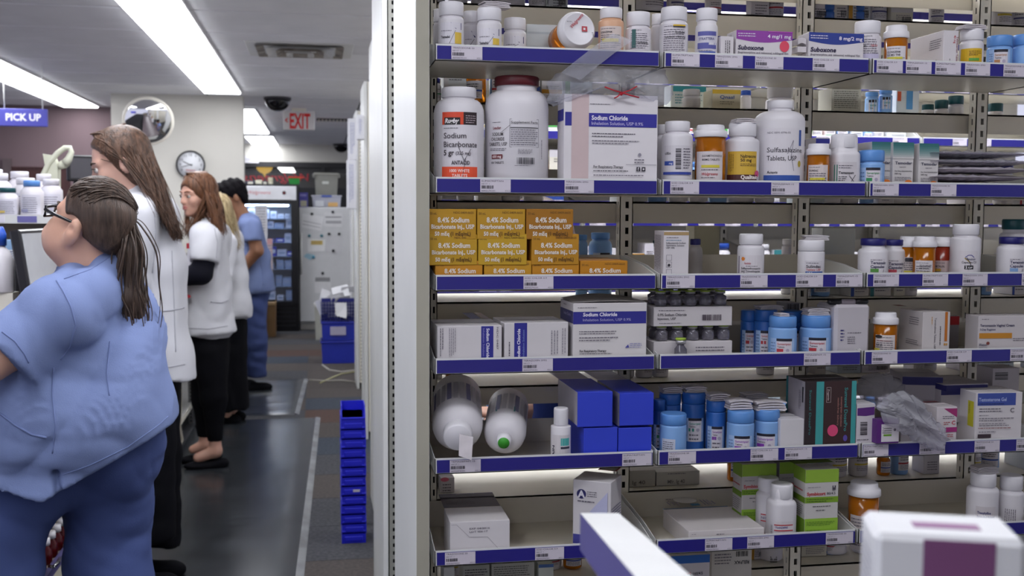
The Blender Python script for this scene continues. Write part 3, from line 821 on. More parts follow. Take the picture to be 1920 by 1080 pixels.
carton('white box with dark blue wave on the top tray', 1517, 1620, 62, 0, 0.008, 0.05, front=film_box(1517, 1620, 62, '#26388a', None, '8 mg/2 mg'), side=Art().lines(4, 6, 30, 44, 7, K, vert=True))
leaflet('crumpled white slip standing between the two wave-printed boxes', 1488, 1506, 68, 100, 2.03, layers=2)
# ---------------- row 0, bay 3
a = wlab(1602, 66, 1652, 118, None); a.text('Truvada', 1604, 90, 4.5, K); a.text('10/10', 1634, 90, 4, RD); a.rect(1604, 103, 1650, 118, '#b9b2cc'); a.stroke([(1634, 118), (1642, 100)], .7, K)
bottle('white bottle with red figures behind the blue wave box edge, third top tray', 1600, 1654, 41, 0, 0.012, cap=24, capw=0.92, sh=6, art=a)
a = wlab(1662, 88, 1702, 122, ['CLONAZEPAM', '0.5 MG TAB'], None, ts=3.4); a.rect(1664, 108, 1694, 112, '#c9c13a')
vial('amber vial with white cap beside the plain white box, top tray', 1656, 1706, 49, 0, 0.012, cap=24, art=a)
a = Art(); a.text('40 mg', 1789, 66, 4.2, RD, rot=90); a.text('Telmisartan Tablets', 1794, 68, 3.6, '#7a3438', rot=90, w=52); a.lines(1781, 110, 1784, 120, 1, K, vert=True)
s1 = Art(); s1.lines(76, 14, 120, 36, 5); s1.lines(66, 56, 120, 60, 1)
carton('plain white box turned edge-on with red vertical print, third top tray', 1770, 1798, 57, 0, 0.01, 0.125, front=a, side=s1)
a = Art(); a.rect(1800, 92, 1846, 126, '#d0a818'); a.lines(1819, 96, 1842, 106, 3, '#5a3a10'); a.rect(1819, 110, 1838, 115, '#5c9a3c')
bottle('white bottle with yellow label and green bar, third top tray', 1799, 1846, 56, 0, 0.012, cap=21, capw=0.96, sh=6, art=a)
leaflet('folded leaflet on the yellow-label bottle of the top tray', 1795, 1846, 47, 56, 2.03, layers=3)
def blue_lab(x0, y0, x1, y1, c1='#b0303a', c2=None, left=True):
    a = Art(); a.rng = random.Random(int(x0)); w_ = x1 - x0
    a.rect(x0, y0, x1, y1, '#9fbbe2'); xm = x0 + w_ * .28
    a.rect(xm, y0, x1 - w_ * .12, y1, '#d3ccd4'); a.rect(xm, y0, x1 - w_ * .12, y0 + 5, '#1c1a2a')
    a.text('Sumatriptan', xm + 2, y0 + 12, 4, c1, w=w_ * .5); a.text('Tablets', xm + 2, y0 + 17, 3, K, w=w_ * .26)
    if y1 - y0 > 26: a.rect(xm + 1, y0 + 19, xm + w_ * .26, y0 + 25, c2 or c1); a.disc(xm + w_ * .42, y0 + 22, 3.2, '#a8a0b4')
    if y1 - y0 > 32: a.lines(xm + 2, y0 + 28, x1 - w_ * .2, y1 - 1, 2, G6)
    a.lines(x0 + 2, y0 + 6, xm - 2, y1 - 2, 6, '#6f86b4')
    return a
bottle('light blue bottle with peach label at the right end of the third top tray', 1850, 1900, 68, 0, 0.02, cap=20, capw=1.0, sh=3, cc='blue', bc='blue2', art=blue_lab(1853, 94, 1897, 128, '#b07a4a'))
bottle('light blue bottle cut off by the picture edge, third top tray', 1898, 1948, 66, 0, 0.012, cap=20, capw=1.0, sh=3, cc='blue', bc='blue2')
bottle('darker blue bottle behind the two light blue ones, third top tray', 1886, 1924, 72, 0, 0.09, cap=20, capw=1.0, sh=3, cc='dblue', bc='dblue')
# ---------------- row 1, bay 1
a = Art(); a.rect(828, 210, 898, 336, '#d9d4da'); a.rect(828, 211, 869, 234, '#d8482a'); a.rect(869, 211, 896, 234, '#2a1a1e')
a.rect(833, 221, 863, 234, '#1c1418'); a.text('Rugby', 834, 231, 8, '#e8e2e4', bold=.04, ital=.2, w=27)
a.lines(873, 216, 894, 232, 4, '#b8a8b0'); a.lines(832, 239, 862, 242, 1)
a.text('Sodium', 832, 259, 10, '#3a3238', w=42, bold=0.005); a.text('Bicarbonate', 832, 275, 10, '#3a3238', w=64, bold=0.005); a.text('5 gr', 832, 290, 9.5, '#3a3238', w=20, bold=.02); a.text('(325 mg)', 855, 289, 6, '#4a4248', w=28)
a.text('ANTACID', 847, 307, 7, '#3a3238', w=34, bold=.02); a.rect(828, 311, 897, 336, '#e2502c'); a.text('1000 WHITE', 862, 321, 5.5, '#f0dcd6', 'c', bold=.02, w=36); a.text('TABLETS', 862, 330, 5.5, '#f0dcd6', 'c', bold=.02, w=28)
a.stroke([(858, 270), (870, 300), (883, 278)], .9, '#3a3440'); a.stroke([(873, 296), (866, 334)], .9, '#3a3440')
bottle('large white bottle with orange-red label, leftmost on the second tray row', 813, 908, 165, 1, 0.012, cap=19, capw=0.69, sh=28, neck=3, art=a, n=36)
a = Art(); a.lines(920, 229, 942, 232, 1); a.text('Leader', 922, 243, 5, '#7a2a34', bold=.02, w=18)
for i, s_ in enumerate(('SODIUM', 'CHLORIDE', 'TABLETS, USP')): a.text(s_, 932, 255 + i * 9, 6, '#3a3438', 'c', w=[24, 29, 40][i])
a.lines(915, 277, 951, 283, 2); a.rect(919, 289, 943, 297, '#6a2028'); a.text('650 mg', 931, 295, 4.5, '#e8dcdc', 'c', bold=.02); a.text('100 TABLETS', 918, 306, 4.2, K, w=28)
a.stroke([(957, 225), (1012, 225), (1012, 276), (957, 276), (957, 225)], .6, G6); a.text('Supplement Facts', 959, 233, 4.4, '#4a4448', w=51); a.rect(958, 240, 1011, 241.4, K)
a.lines(959, 243, 1010, 274, 8, G6); a.lines(972, 279, 1000, 289, 4, G6); a.bars(970, 295, 1002, 307, K); a.lines(966, 309, 1000, 311, 1, G6); a.stroke([(942, 249), (958, 236)], .7, K)
a.lines(1016, 262, 1020, 312, 1, G6, vert=True)
bottle('very large white bottle with dark red lid on the second tray row', 909, 1029, 145, 1, 0.012, cap=18, capw=0.70, sh=32, neck=9, cc='red', art=a, n=40, ridge=False)
def saline_front(x0, y0, x1, y1, s_=1.0):
    a = Art(); return a
a = Art(); a.rect(1072, 178, 1104, 325, '#c9b3b4'); a.rect(1060, 207, 1072, 229, '#2b2a8c'); a.rect(1104, 208, 1232, 230, '#2f2c92')
a.text('Sodium Chloride', 1109, 219, 7, '#e6e2ee', bold=.03, w=68); a.text('Inhalation Solution, USP 0.9%', 1109, 227, 5, '#b9b4dc', w=97)
a.lines(1106, 192, 1148, 195, 1, G6); a.lines(1110, 239, 1192, 248, 2, G6); a.lines(1110, 251, 1204, 259, 2, G6)
a.disc(1200, 275, 3, '#8f8a98'); a.lines(1190, 281, 1210, 290, 2, G6); a.rect(1174, 291, 1232, 291.6, G6); a.text('For Respiratory Therapy', 1113, 297, 4, K, w=56, bold=.02); a.lines(1113, 300, 1182, 304, 1, K)
a.rect(1194, 295, 1201, 302, K); a.text('f', 1197.5, 301, 5, '#e0dce0', 'c', bold=.03); a.rect(1204, 295, 1211, 302, K); a.rect(1206, 297, 1209, 300, '#e0dce0'); a.lines(1113, 307, 1218, 311, 1, G6)
t = carton('large white and blue saline box tied with a red ribbon, second tray row', 1058, 1234, 178, 1, 0.012, 0.055, '#dcd7db', front=a, y1=326, side=Art().rect(2, 28, 52, 50, '#2b2a8c'), z0=FLOORZ[1] + 0.016)
carton('blue-printed box lying flat under the large ribboned saline box', 1062, 1222, 327, 1, 0.02, 0.07, '#2f2d80', seam=False, front=Art().rect(1072, 327, 1100, 345, '#b49aa4'))
# ---------------- row 1, bay 2
a = Art(); a.rect(1243, 270, 1300, 324, '#cfcad0'); a.text('cillin', 1246, 287, 5, K, bold=.02); a.rect(1245, 299, 1264, 307, '#2f4a9c'); a.text('mg', 1259, 305, 4, '#ddddee', 'c'); a.bars(1268, 276, 1278, 314, K, vert=True); a.lines(1282, 274, 1298, 314, 8, G6); a.rect(1243, 319, 1300, 324, '#2f3f94')
bottle('white bottle with bar code and thin blue stripe, leftmost on the second row middle tray', 1241, 1300, 228, 1, 0.014, cap=19, capw=0.80, sh=9, neck=3, art=a)
bottle('white bottle mostly hidden behind the bar-code bottle, second row', 1226, 1262, 234, 1, 0.1, cap=18, capw=0.85, sh=8)
a = Art(); a.rect(1303, 281, 1359, 334, '#cfc6c8'); a.text('SULFAMETHOXAZOLE', 1317, 291, 3.6, K, w=40); a.text('800MG TABLETS', 1317, 298, 3.6, K, w=34); a.rect(1316, 306, 1351, 311, '#cdbf3c'); a.lines(1316, 313, 1352, 317, 1, K); a.text('Walgreens', 1317, 325, 5, RD, ital=.3, w=31); a.lines(1316, 328, 1342, 331, 1, K)
vial('large amber vial with white cap left of the gold-label bottle', 1300, 1365, 235, 1, 0.014, cap=23, art=a)
a = Art(); a.rect(1362, 281, 1424, 334, '#cfa83a'); a.text('Naltrexone', 1390, 293, 6, '#2a1c14', bold=.02, w=31); a.text('50 mg', 1390, 300, 5.5, '#2a1c14', bold=.02, w=21); a.lines(1390, 303, 1422, 309, 2, '#5a4020'); a.lines(1367, 286, 1378, 320, 4, '#7a6430', vert=True); a.rect(1362, 324, 1424, 334, '#4a2220'); a.text('Qualitest', 1391, 332, 7, '#eee6e2', bold=.03, w=33); a.disc(1424, 322, 6, '#c84a78')
bottle('white bottle with gold label and brown band, beside the tall wide bottle', 1360, 1425, 231, 1, 0.02, cap=25, capw=0.80, sh=8, neck=4, art=a)
leaflet('clear folded slip on the cap of the gold-label bottle', 1372, 1414, 222, 231, 2.045, layers=3)
a = Art(); a.rect(1434, 240, 1508, 340, '#d7d2d8'); a.text('NDC 0591-0796-05', 1440, 250, 3.4, G6, w=44); a.text('Sulfasalazine', 1440, 284, 8.5, '#37323c', bold=.005, w=72); a.text('Tablets, USP', 1440, 299, 8.5, '#37323c', w=58, bold=.005); a.rect(1434, 326, 1508, 341, '#2c4f9e')
a.text('Actavis', 1441, 323, 4.4, K, w=20, bold=.02); a.rect(1503, 243, 1509, 272, '#2c4a94'); a.disc(1505, 305, 4, '#b09a3a', ry=6); a.stroke([(1442, 320), (1480, 285), (1490, 262), (1486, 290), (1492, 318)], .8, '#4a4458')
bottle('tall wide white bottle with dark title and blue base band, second row', 1414, 1511, 189, 1, 0.02, cap=15, capw=0.51, sh=20, neck=5, art=a, n=36)
a = wlab(1514, 305, 1556, 342, ['SULINDAC'], None, ts=3.2, paper='#cfc3c2'); a.rect(1520, 329, 1548, 333, '#cdbf3c')
vial('small amber vial right of the tall wide bottle, second row', 1511, 1559, 270, 1, 0.014, cap=21, art=a)
a = Art(); a.rect(1560, 300, 1609, 342, '#ccc6cb'); a.rect(1567, 305, 1574, 342, '#2c7a68'); a.lines(1576, 305, 1602, 313, 2, G6); a.text('Temazepam', 1576, 322, 4.4, K, w=27, bold=.02); a.lines(1576, 326, 1590, 336, 3, K); a.stroke([(1594, 325), (1608, 342)], .9, K); a.stroke([(1606, 324), (1595, 342)], .9, K)
bottle('squarish white bottle with green bar and handwritten cross, second row', 1556, 1610, 252, 1, 0.014, cap=26, capw=0.93, sh=8, neck=7, sq=4, art=a)
carton('small white box with blue strip behind the square bottle, second row', 1530, 1556, 258, 1, 0.10, 0.05, front=Art().rect(1530, 260, 1556, 269, '#2c2f8a'))
# ---------------- row 1, bay 3
bottle('light blue bottle with green-marked label in front of the teal-topped boxes', 1609, 1660, 282, 1, 0.012, cap=21, capw=0.97, sh=4, cc='blue', bc='blue2', art=blue_lab(1612, 310, 1658, 360, '#2f8a52'))
def teal_box(x0, x1, y0):
    a = Art(); n = 9
    for i in range(n):
        f_ = i / (n - 1); c0 = (0x2f, 0x6b, 0x6c); c1 = (0xc8, 0xc4, 0xc4)
        c = '#%02x%02x%02x' % tuple(int(p_ + (q_ - p_) * f_ ** 1.3) for p_, q_ in zip(c0, c1)); a.rect(x0, y0 + i * 3.4, x1, y0 + (i + 1) * 3.4, c)
    a.text('Temodar', x0 + 4, y0 + 41, 5, '#3a3a52', w=(x1 - x0) * .82, bold=.02); a.text('capsules', x0 + 12, y0 + 47, 2.6, G6)
    a.text('For Oral Administration', x0 + 4, y0 + 55, 2.8, K, w=(x1 - x0) * .82); a.text('100 mg', x0 + 4, y0 + 60, 3, K); a.lines(x0 + 4, y0 + 64, x1 - 4, y0 + 72, 3, G6); a.disc(x1 - 9, y0 + 78, 8, '#e07a2a')
    return a
carton('leftmost of the three teal-topped boxes, half behind the blue bottle', 1635, 1673, 266, 1, 0.045, 0.07, '#cbc6c6', front=teal_box(1635, 1673, 266))
carton('middle one of the three teal-topped boxes on the second row', 1675, 1714, 267, 1, 0.035, 0.07, '#cbc6c6', front=teal_box(1675, 1714, 267))
carton('rightmost of the three teal-topped boxes beside the stack of bagged packets', 1724, 1761, 269, 1, 0.03, 0.07, '#cbc6c6', front=teal_box(1724, 1761, 269))
# ---------------- row 2, bay 1: golden boxes
def gold_box(label, x0, x1, y0, y1, dy, col, zb=None, yaw=0.0):
    a = Art(); a.rng = random.Random(int(x0 * 3 + y0)); w_ = x1 - x0; h_ = y1 - y0
    s_ = h_ / 48
    a.text('50 mL', x0 + 3, y0 + 9 * s_, 3.6, '#6a4a14', w=13); a.text('NDC 0409-6625', x1 - 5, y0 + 7 * s_, 3.0, '#6a4a14', 'r', w=38)
    a.text('8.4% Sodium', (x0 + x1) / 2 + 2, y0 + 21 * s_, 7.6, '#e2d8cc', 'c', bold=.03, w=w_ * .66); a.text('Bicarbonate Inj., USP', (x0 + x1) / 2 + 1, y0 + 31 * s_, 6.4, '#e2d8cc', 'c', bold=.03, w=w_ * .90)
    a.text('50 mEq', x0 + 12, y0 + 42 * s_, 6, '#e2d8cc', bold=.03, w=w_ * .30); a.text('(1 mEq/mL)', x0 + 12 + w_ * .33, y0 + 42 * s_, 6, '#5a3c10', bold=.02, w=w_ * .42)
    return carton(label, x0, x1, y0, 2, dy, 0.15, col, front=a, y1=y1, z0=zb, yaw=yaw, group='golden injection boxes', bev=0.0012)
zA = FLOORZ[2] + 0.001; zB = zA + 0.0455; zC = zB + 0.0490
for i, (x0, x1, lb, c) in enumerate(((816, 905, 'golden injection box, first from the left in the bottom layer', '#c0831a'), (908, 997, 'golden injection box, second from the left in the bottom layer', '#bd8a1c'), (998, 1086, 'golden injection box, third from the left in the bottom layer', '#bb7f18'), (1088, 1177, 'golden injection box at the right end of the bottom layer, nothing on top', '#b87a16'))):
    gold_box(lb, x0, x1, 489, 537, 0.014, c, zA)
for i, (x0, x1, lb, c, yw) in enumerate(((804, 895, 'golden injection box at left of the middle layer', '#b98f1e', .02), (897, 988, 'golden injection box in the centre of the middle layer', '#bd9520', -.01), (997, 1086, 'golden injection box at right of the middle layer', '#b5801a', .01))):
    gold_box(lb, x0, x1, 439, 489, 0.012, c, zB, yw)
for i, (x0, x1, lb, c) in enumerate(((803, 893, 'golden injection box, left one of the top layer', '#b8891c'), (895, 985, 'golden injection box, centre one of the top layer', '#b88a1e'), (987, 1075, 'darker golden injection box at right of the top layer', '#a06a16'))):
    gold_box(lb, x0, x1, 392, 439, 0.012, c, zC)
# ---------------- row 2, bay 2
a = Art(); a.rect(1245, 435, 1292, 441, '#a98d62'); a.lines(1250, 444, 1275, 447, 1, G6); a.lines(1249, 449, 1278, 452, 1, '#4a7a9a'); a.text('Sulfacetamide Sodium', 1249, 457, 3, K, w=37); a.text('Ophthalmic Solution', 1249, 461.5, 3, K, w=34); a.text('USP 10%', 1249, 466, 3, K, w=16)
for y in (478, 491, 505): a.stroke([(1250, y), (1260, y), (1260, y + 10), (1250, y + 10), (1250, y)], .5, G6)
a.disc(1255, 497, 2.6, K)
carton('tall narrow white box with tan top edge, third row middle tray', 1245, 1292, 433, 2, 0.008, 0.06, front=a, side=Art().lines(6, 8, 54, 78, 12, G6, vert=True))
a = Art(); a.rect(1384, 470, 1432, 522, '#d2ccd1'); a.rect(1383, 472, 1385, 520, '#3a2a50'); a.disc(1394, 477, 4, '#d8802c', 6); a.text('Aurobindo', 1397, 487, 4, RD, w=12); a.lines(1400, 489, 1424, 492, 1, G6)
for i, s_ in enumerate(('Sulfamethoxazole', 'and Trimethoprim', 'Tablets, USP')): a.text(s_, 1409, 496.5 + i * 5.2, 4, K, 'c', w=[37, 36, 28][i])
a.rect(1391, 508.5, 1427, 515, '#c83a34'); a.text('800 mg/160 mg', 1409, 513.5, 4, '#f0dede', 'c', w=32)
bottle('white bottle with orange star and red dose bar, third row middle tray', 1383, 1434, 438, 2, 0.012, cap=20, capw=0.88, sh=6, neck=2, art=a)
a = Art(); a.rect(1510, 480, 1546, 520, '#cdc8ce'); a.lines(1513, 483, 1540, 486, 1, G6); a.text('Sulindac', 1513, 493, 5, '#3a3640', w=28, bold=.02); a.text('Tablets USP', 1513, 498.5, 3.8, RD, w=28); a.rect(1512, 500, 1546, 508, '#24509c'); a.text('150 mg', 1515, 506.5, 5, '#dfe4f0', w=21, bold=.02); a.rect(1512, 510, 1546, 512, RD)
bottle('straight white bottle with blue dose bar and a leaflet on its lid, third row', 1496, 1547, 450, 2, 0.012, cap=20, capw=0.97, sh=2, neck=1, art=a, ridge=False)
leaflet('curled leaflet bent over the lid of the straight white bottle', 1504, 1552, 440, 450, 2.045, layers=4, tilt=-.2)
bottle('dark-capped bottle standing behind the tall narrow box, third row', 1290, 1318, 448, 2, 0.15, cap=11, capw=0.72, sh=14, cc='navy', bc='grey')
# ---------------- row 2, bay 3
def tera(x0, y0, x1, c, c2):
    a = Art(); a.rect(x0, y0, x1, y0 + 46, '#d2ccd2'); a.lines(x0 + 1, y0 + 1, x1 - 6, y0 + 4, 1, G6); a.text('Terazosin', x0 + 1, y0 + 10, 5, '#2a2650', bold=.02, w=30); a.text('Capsules', x0 + 1, y0 + 17, 5, '#2a2650', bold=.02, w=27); a.rect(x0 + 1, y0 + 18.5, x0 + 16, y0 + 25, c); a.rect(x0 + 1, y0 + 28, x1, y0 + 33, c2); a.lines(x0 + 1, y0 + 36, x1 - 4, y0 + 39, 1, G6); a.stroke([(x0 + 20, y0 + 40), (x0 + 27, y0 + 20)], .8, K)
    return a
bottle('white bottle with navy cap and green-striped label, third row right tray', 1609, 1667, 447, 2, 0.008, cap=13, capw=0.84, sh=8, neck=6, cc='navy', art=tera(1633, 476, 1664, '#4f8a3c', '#b8c4a8'))
bottle('navy-capped bottle with red label just behind the green-striped one', 1652, 1698, 449, 2, 0.05, cap=11, capw=0.84, sh=6, neck=6, cc='navy', art=tera(1667, 478, 1694, '#b04050', '#c05a64'))
a = wlab(1690, 474, 1722, 520, None, paper='#c9bebc'); a.rect(1699, 475, 1713, 482, K); a.rect(1697, 499, 1714, 503, '#cdbf3c'); a.lines(1697, 511, 1714, 514, 1, RD)
vial('amber vial partly hidden behind the front amber vial, third row right tray', 1684, 1724, 443, 2, 0.05, cap=20, art=a)
a = wlab(1716, 480, 1752, 520, None, paper='#d4cdcf'); a.lines(1726, 487, 1750, 496, 3, K); a.rect(1722, 501, 1750, 506, '#d0c23a')
vial('amber vial in front at the middle of the third row right tray', 1710, 1758, 443, 2, 0.01, cap=20, art=a)
a = wlab(1748, 480, 1784, 520, ['LABETALOL', 'RECALL'], None, ts=3.4, paper='#bda9a8'); a.rect(1752, 495, 1766, 500, '#b8902a')
vial('reddish amber vial behind, right of the front amber vial', 1746, 1786, 444, 2, 0.055, cap=18, art=a, bc=mat('red amber plastic', '#a03016', 0.2, trans=0.3))
a = Art(); a.rect(1800, 462, 1838, 520, '#d4ced3'); a.stroke([(1812, 474), (1818, 470), (1824, 470), (1829, 474)], 1.4, '#4a4a90'); a.stroke([(1811, 475), (1822, 484)], 1.6, '#c9a83a'); a.text('Tamsulosin', 1822, 479, 4, '#3a3a60', 'c', w=20); a.text('Capsules CII', 1820, 485, 4, '#3a3640', 'c', w=28); a.rect(1811, 489, 1828, 496, '#16141a'); a.text('2 mg', 1819.5, 494.5, 4.5, '#e6e2e6', 'c', bold=.03); a.lines(1801, 504, 1820, 507, 1, G6); a.disc(1833, 509, 8, '#3aa048'); a.stroke([(1815, 474), (1823, 488), (1818, 497)], 1, '#1a1820')
bottle('tall white bottle with black dose box and green sticker, third row', 1782, 1841, 420, 2, 0.01, cap=20, capw=0.86, sh=6, neck=4, art=a)
bottle('white bottle with navy cap and pale blue stripes at the right edge', 1869, 1926, 444, 2, 0.008, cap=13, capw=0.86, sh=8, neck=4, cc='navy', art=tera(1895, 475, 1924, '#7a9cc8', '#8fb0d8'))
bottle('taller white bottle with dark teal cap behind the right edge bottle', 1874, 1930, 411, 2, 0.07, cap=19, capw=0.84, sh=8, neck=6, cc='teal')
# ---------------- row 3, bay 1
a = Art(); a.rect(902, 612, 925, 676, '#2a2a8a'); a.text('Sodium Chloride', 912, 616, 5.5, '#dcd8ea', rot=90, w=56, bold=.03); a.text('Inhalation Solution', 905, 616, 3.6, '#8a86c4', rot=90, w=52); a.lines(824, 615, 832, 670, 2, G6, vert=True); a.lines(841, 615, 855, 668, 4, '#8b8590', vert=True); a.text('NDC 0487', 931, 614, 3, G6, rot=90, w=42)
tp = Art(); tp.rect(82, 0, 105, 130, '#55558c'); tp.rect(108, 0, 122, 130, '#b79f98')
carton('left white saline box lying on its side with vertical blue band', 820, 941, 611, 3, 0.012, 0.13, '#d0cbce', front=a, top=tp)
a = Art(); a.rect(964, 605, 988, 676, '#2a2a8a'); a.text('Sodium Chloride', 975, 672, 5.5, '#dcd8ea', rot=-90, w=56, bold=.03); a.text('Inhalation Solution', 983, 668, 3.6, '#7a8ac4', rot=-90, w=50); a.lines(952, 640, 958, 670, 1, G6, vert=True); a.lines(1032, 620, 1048, 668, 3, '#8b8590', vert=True); a.lines(1053, 616, 1062, 668, 2, '#8b8590', vert=True)
carton('middle white saline box lying on its side, band read upwards', 946, 1066, 605, 3, 0.014, 0.12, '#d0cbce', front=a, top=Art().lines(20, 20, 60, 30, 2), yaw=0.03)
a = Art(); a.rect(1075, 584, 1212, 607, '#2b2a88'); a.text('Sodium Chloride', 1093, 592.5, 6.5, '#e2deec', bold=.03, ital=.08, w=64); a.text('Inhalation Solution, USP 0.9%', 1093, 601.5, 4.6, '#aaa6d4', w=90); a.lines(1083, 575, 1124, 578, 1, G6); a.lines(1086, 619, 1156, 627, 2, G6); a.lines(1086, 630, 1164, 640, 2, G6); a.poly([(1172, 652), (1178, 646), (1180, 652)], '#4a4a9a'); a.lines(1181, 643, 1204, 653, 3, '#7a7ab0'); a.text('For Respiratory Therapy', 1087, 659, 4, K, bold=.03, w=50); a.lines(1087, 661, 1150, 664, 1, K)
sd = Art(); sd.rect(0, 16, 110, 40, '#242368'); sd.text('Sodium Chloride', 30, 27, 6, '#8d8ab8', w=60); sd.lines(30, 5, 60, 9, 1)
t = carton('tall white saline box with horizontal blue band and sagging open lid', 1075, 1213, 568, 3, 0.012, 0.11, '#d3cecf', front=a, side=sd)
wd = P(1213, 568, 2.012).x - P(1075, 568, 2.012).x; h = P(1144, 568, 2.012).z - FLOORZ[3]
b = MB(); vs = []; n = 10
for j in range(n + 1):
    u = j / n; zz = 0.002 + 0.008 * math.sin(u * math.pi)
    vs += [(-wd / 2 + wd * u, 0.0, h + zz * 0.3), (-wd / 2 + wd * u, 0.11, h + zz)]
b.add(vs, [(2 * j, 2 * j + 2, 2 * j + 3, 2 * j + 1) for j in range(n)], card('#c2bdbd')); b.obj('lid_flap', t)
# ---------------- row 3, bay 2: injection vial trays
M_glassv = mat('clear vial glass', '#8c8894', 0.1, trans=0.6, var=0.1)
M_limecap = mat('lime flip cap', '#9cb83c', 0.4); M_alu = mat('aluminium crimp', '#b4b2b4', 0.35, metal=0.6)
def inj_vial(label, x, y, z, r_=0.0125, h=0.052, group='lime-capped injection vials'):
    t = thing('injection_vial', label, 'vial', (x, y, z), 0, group)
    MB().lathe([(r_ * .9, 0), (r_, .002), (r_, h * .62), (r_ * .55, h * .74), (r_ * .55, h * .8)], M_glassv, 16).obj('body', t)
    MB().lathe([(r_ * .8, h * .8), (r_ * .8, h * .93)], M_alu, 16).obj('crimp', t)
    MB().lathe([(r_ * .84, h * .93), (r_ * .84, h), (0, h)], M_limecap, 16).obj('flip_cap', t)
    return t
zt1 = P(1300, 641, 2.03).z; zt2 = P(1300, 575, 2.03).z
def vial_tray(label, x0, x1, y0, y1, dy, art, z0=None):
    return carton(label, x0, x1, y0, 3, dy, 0.10, '#c9c3c6', front=art, y1=y1, name='vial_carton', z0=z0, seam=False)
a = Art(); a.lines(1235, 580, 1290, 584, 1, G6); a.text('0.9% Sodium Chloride', 1233, 592, 5, '#3a3640', w=54, bold=.01); a.text('Injection, USP', 1233, 599, 4.4, '#3a3640', w=34); a.lines(1236, 604, 1294, 607, 1, G6); a.bars(1316, 590, 1352, 601, '#3a2a3a')
q = Art(); q.lines(1304, 649, 1360, 660, 2, G6)
c0 = vial_tray('lower white carton of lime-capped vials, fourth row middle tray', 1226, 1373, 640, None, 0.03, q, FLOORZ[3] + 0.001)
zl = P(1300, 640, 2.03).z
vy = 2.05
for i in range(5):
    x = P(1240 + i * 29, 640, vy).x
    for j in range(2):
        inj_vial('lime-capped vial, %s from left, %s rank of the lower carton' % (['first', 'second', 'third', 'fourth', 'fifth'][i], ['front', 'back'][j]), x, vy + j * 0.045, zl + 0.001, h=0.029)
zu = zl + 0.031
c1 = vial_tray('upper white carton of lime-capped vials with a bar code, fourth row', 1226, 1373, 575, None, 0.03, a, zu)
zuu = P(1300, 575, 2.03).z
for i in range(5):
    x = P(1238 + i * 28, 575, vy).x
    for j in range(2):
        inj_vial('lime-capped vial, %s from left, %s rank of the upper carton' % (['first', 'second', 'third', 'fourth', 'fifth'][i], ['front', 'back'][j]), x, vy + j * 0.045, zuu + 0.001, h=0.030)
inj_vial('single clear vial with lime cap standing in front of the lower carton', P(1277, 640, 2.014).x, 2.016, FLOORZ[3] + 0.001, 0.0125, 0.058, None)
# blue bottles
for args in (('dark blue bottle at the back beside the vial cartons, fourth row', 1389, 1421, 581, .10, 'dblue'), ('dark blue bottle in the second rank with a leaflet on top, fourth row', 1414, 1458, 580, .07, 'dblue'), ('deep blue bottle at the back between the two front ones, fourth row', 1462, 1506, 582, .085, 'dblue')):
    bottle(args[0], args[1], args[2], args[3], 3, args[4], cap=20, capw=1.0, sh=2, neck=1, cc='dblue', bc='dblue', art=blue_lab(args[1] + 2, 608, args[2] - 2, 650))
bottle('light blue bottle with red-marked label, front left of the fourth row', 1441, 1495, 592, 3, 0.008, cap=20, capw=0.96, sh=4, neck=1, cc='blue', bc='blue2', art=blue_lab(1443, 622, 1493, 664, '#b5303c'))
bottle('light blue bottle with red-marked label and wrinkled leaflet, fourth row', 1500, 1560, 590, 3, 0.016, cap=22, capw=0.93, sh=4, neck=1, cc='blue', bc='blue2', art=blue_lab(1502, 620, 1558, 664, '#b5303c'))
leaflet('dark folded leaflet on the dark blue bottle, fourth row', 1416, 1466, 571, 581, 2.105)
leaflet('pinkish wrinkled leaflet on the light blue bottle, fourth row', 1506, 1552, 576, 590, 2.048, layers=5)
leaflet('small crumpled slip on the front light blue bottle, fourth row', 1455, 1475, 585, 592, 2.036, layers=2)
carton('black bar code box glimpsed behind the blue bottles, fourth row', 1474, 1500, 568, 3, 0.15, 0.05, '#8d8a90', front=Art().bars(1477, 570, 1498, 583))
a = Art(); a.lines(1590, 622, 1620, 626, 1, G6); a.lines(1590, 630, 1606, 645, 4, G6); a.lines(1576, 616, 1584, 640, 4, NV)
carton('plump white paper bag package under a black marker, fourth row', 1566, 1634, 571, 3, 0.02, 0.08, '#c0bac0', front=a, yaw=0.06, name='paper_package', bev=0.006, cat='package')
t = thing('marker_pen', 'black marker pen lying on the white paper package', 'pen', P(1590, 566, 2.03), 0)
for nm, xa, xb, m_ in (('cap', -.044, -.016, M_dark), ('barrel', -.016, .016, card('#8a8088')), ('end', .016, .044, M_dark)):
    MB().tube([(xa, 0, 0), (xa + .004, 0, 0), (xb - .004, 0, 0), (xb, 0, 0)], [.004, .0062, .0062, .004], m_, 10).obj(nm, t)
# ---------------- row 3, bay 3
a = wlab(1641, 616, 1682, 662, None, paper='#d4cac8'); a.disc(1649, 619, 7, '#1a1418', ry=3); a.lines(1645, 625, 1672, 628, 1, '#7a2a2a'); a.lines(1644, 632, 1658, 640, 3, K); a.rect(1641, 641, 1652, 645, '#b8b03a'); a.lines(1642, 650, 1678, 653, 1, K)
vial('amber vial with white cap beside the orange-striped box, fourth row', 1636, 1686, 585, 3, 0.012, cap=22, art=a)
a = Art(); a.text('Temsirolimus Tablets, USP', 1753, 596, 3.4, '#4a4450', rot=90, w=58); a.lines(1746, 594, 1750, 610, 1, '#c08a3a', vert=True); a.lines(1762, 612, 1766, 652, 1, K, vert=True); a.rect(1772, 585, 1777, 640, '#b8691c'); a.lines(1771, 640, 1778, 652, 1, '#c08a3a')
sd = Art(); sd.lines(40, 12, 78, 30, 4); sd.lines(30, 60, 78, 72, 3)
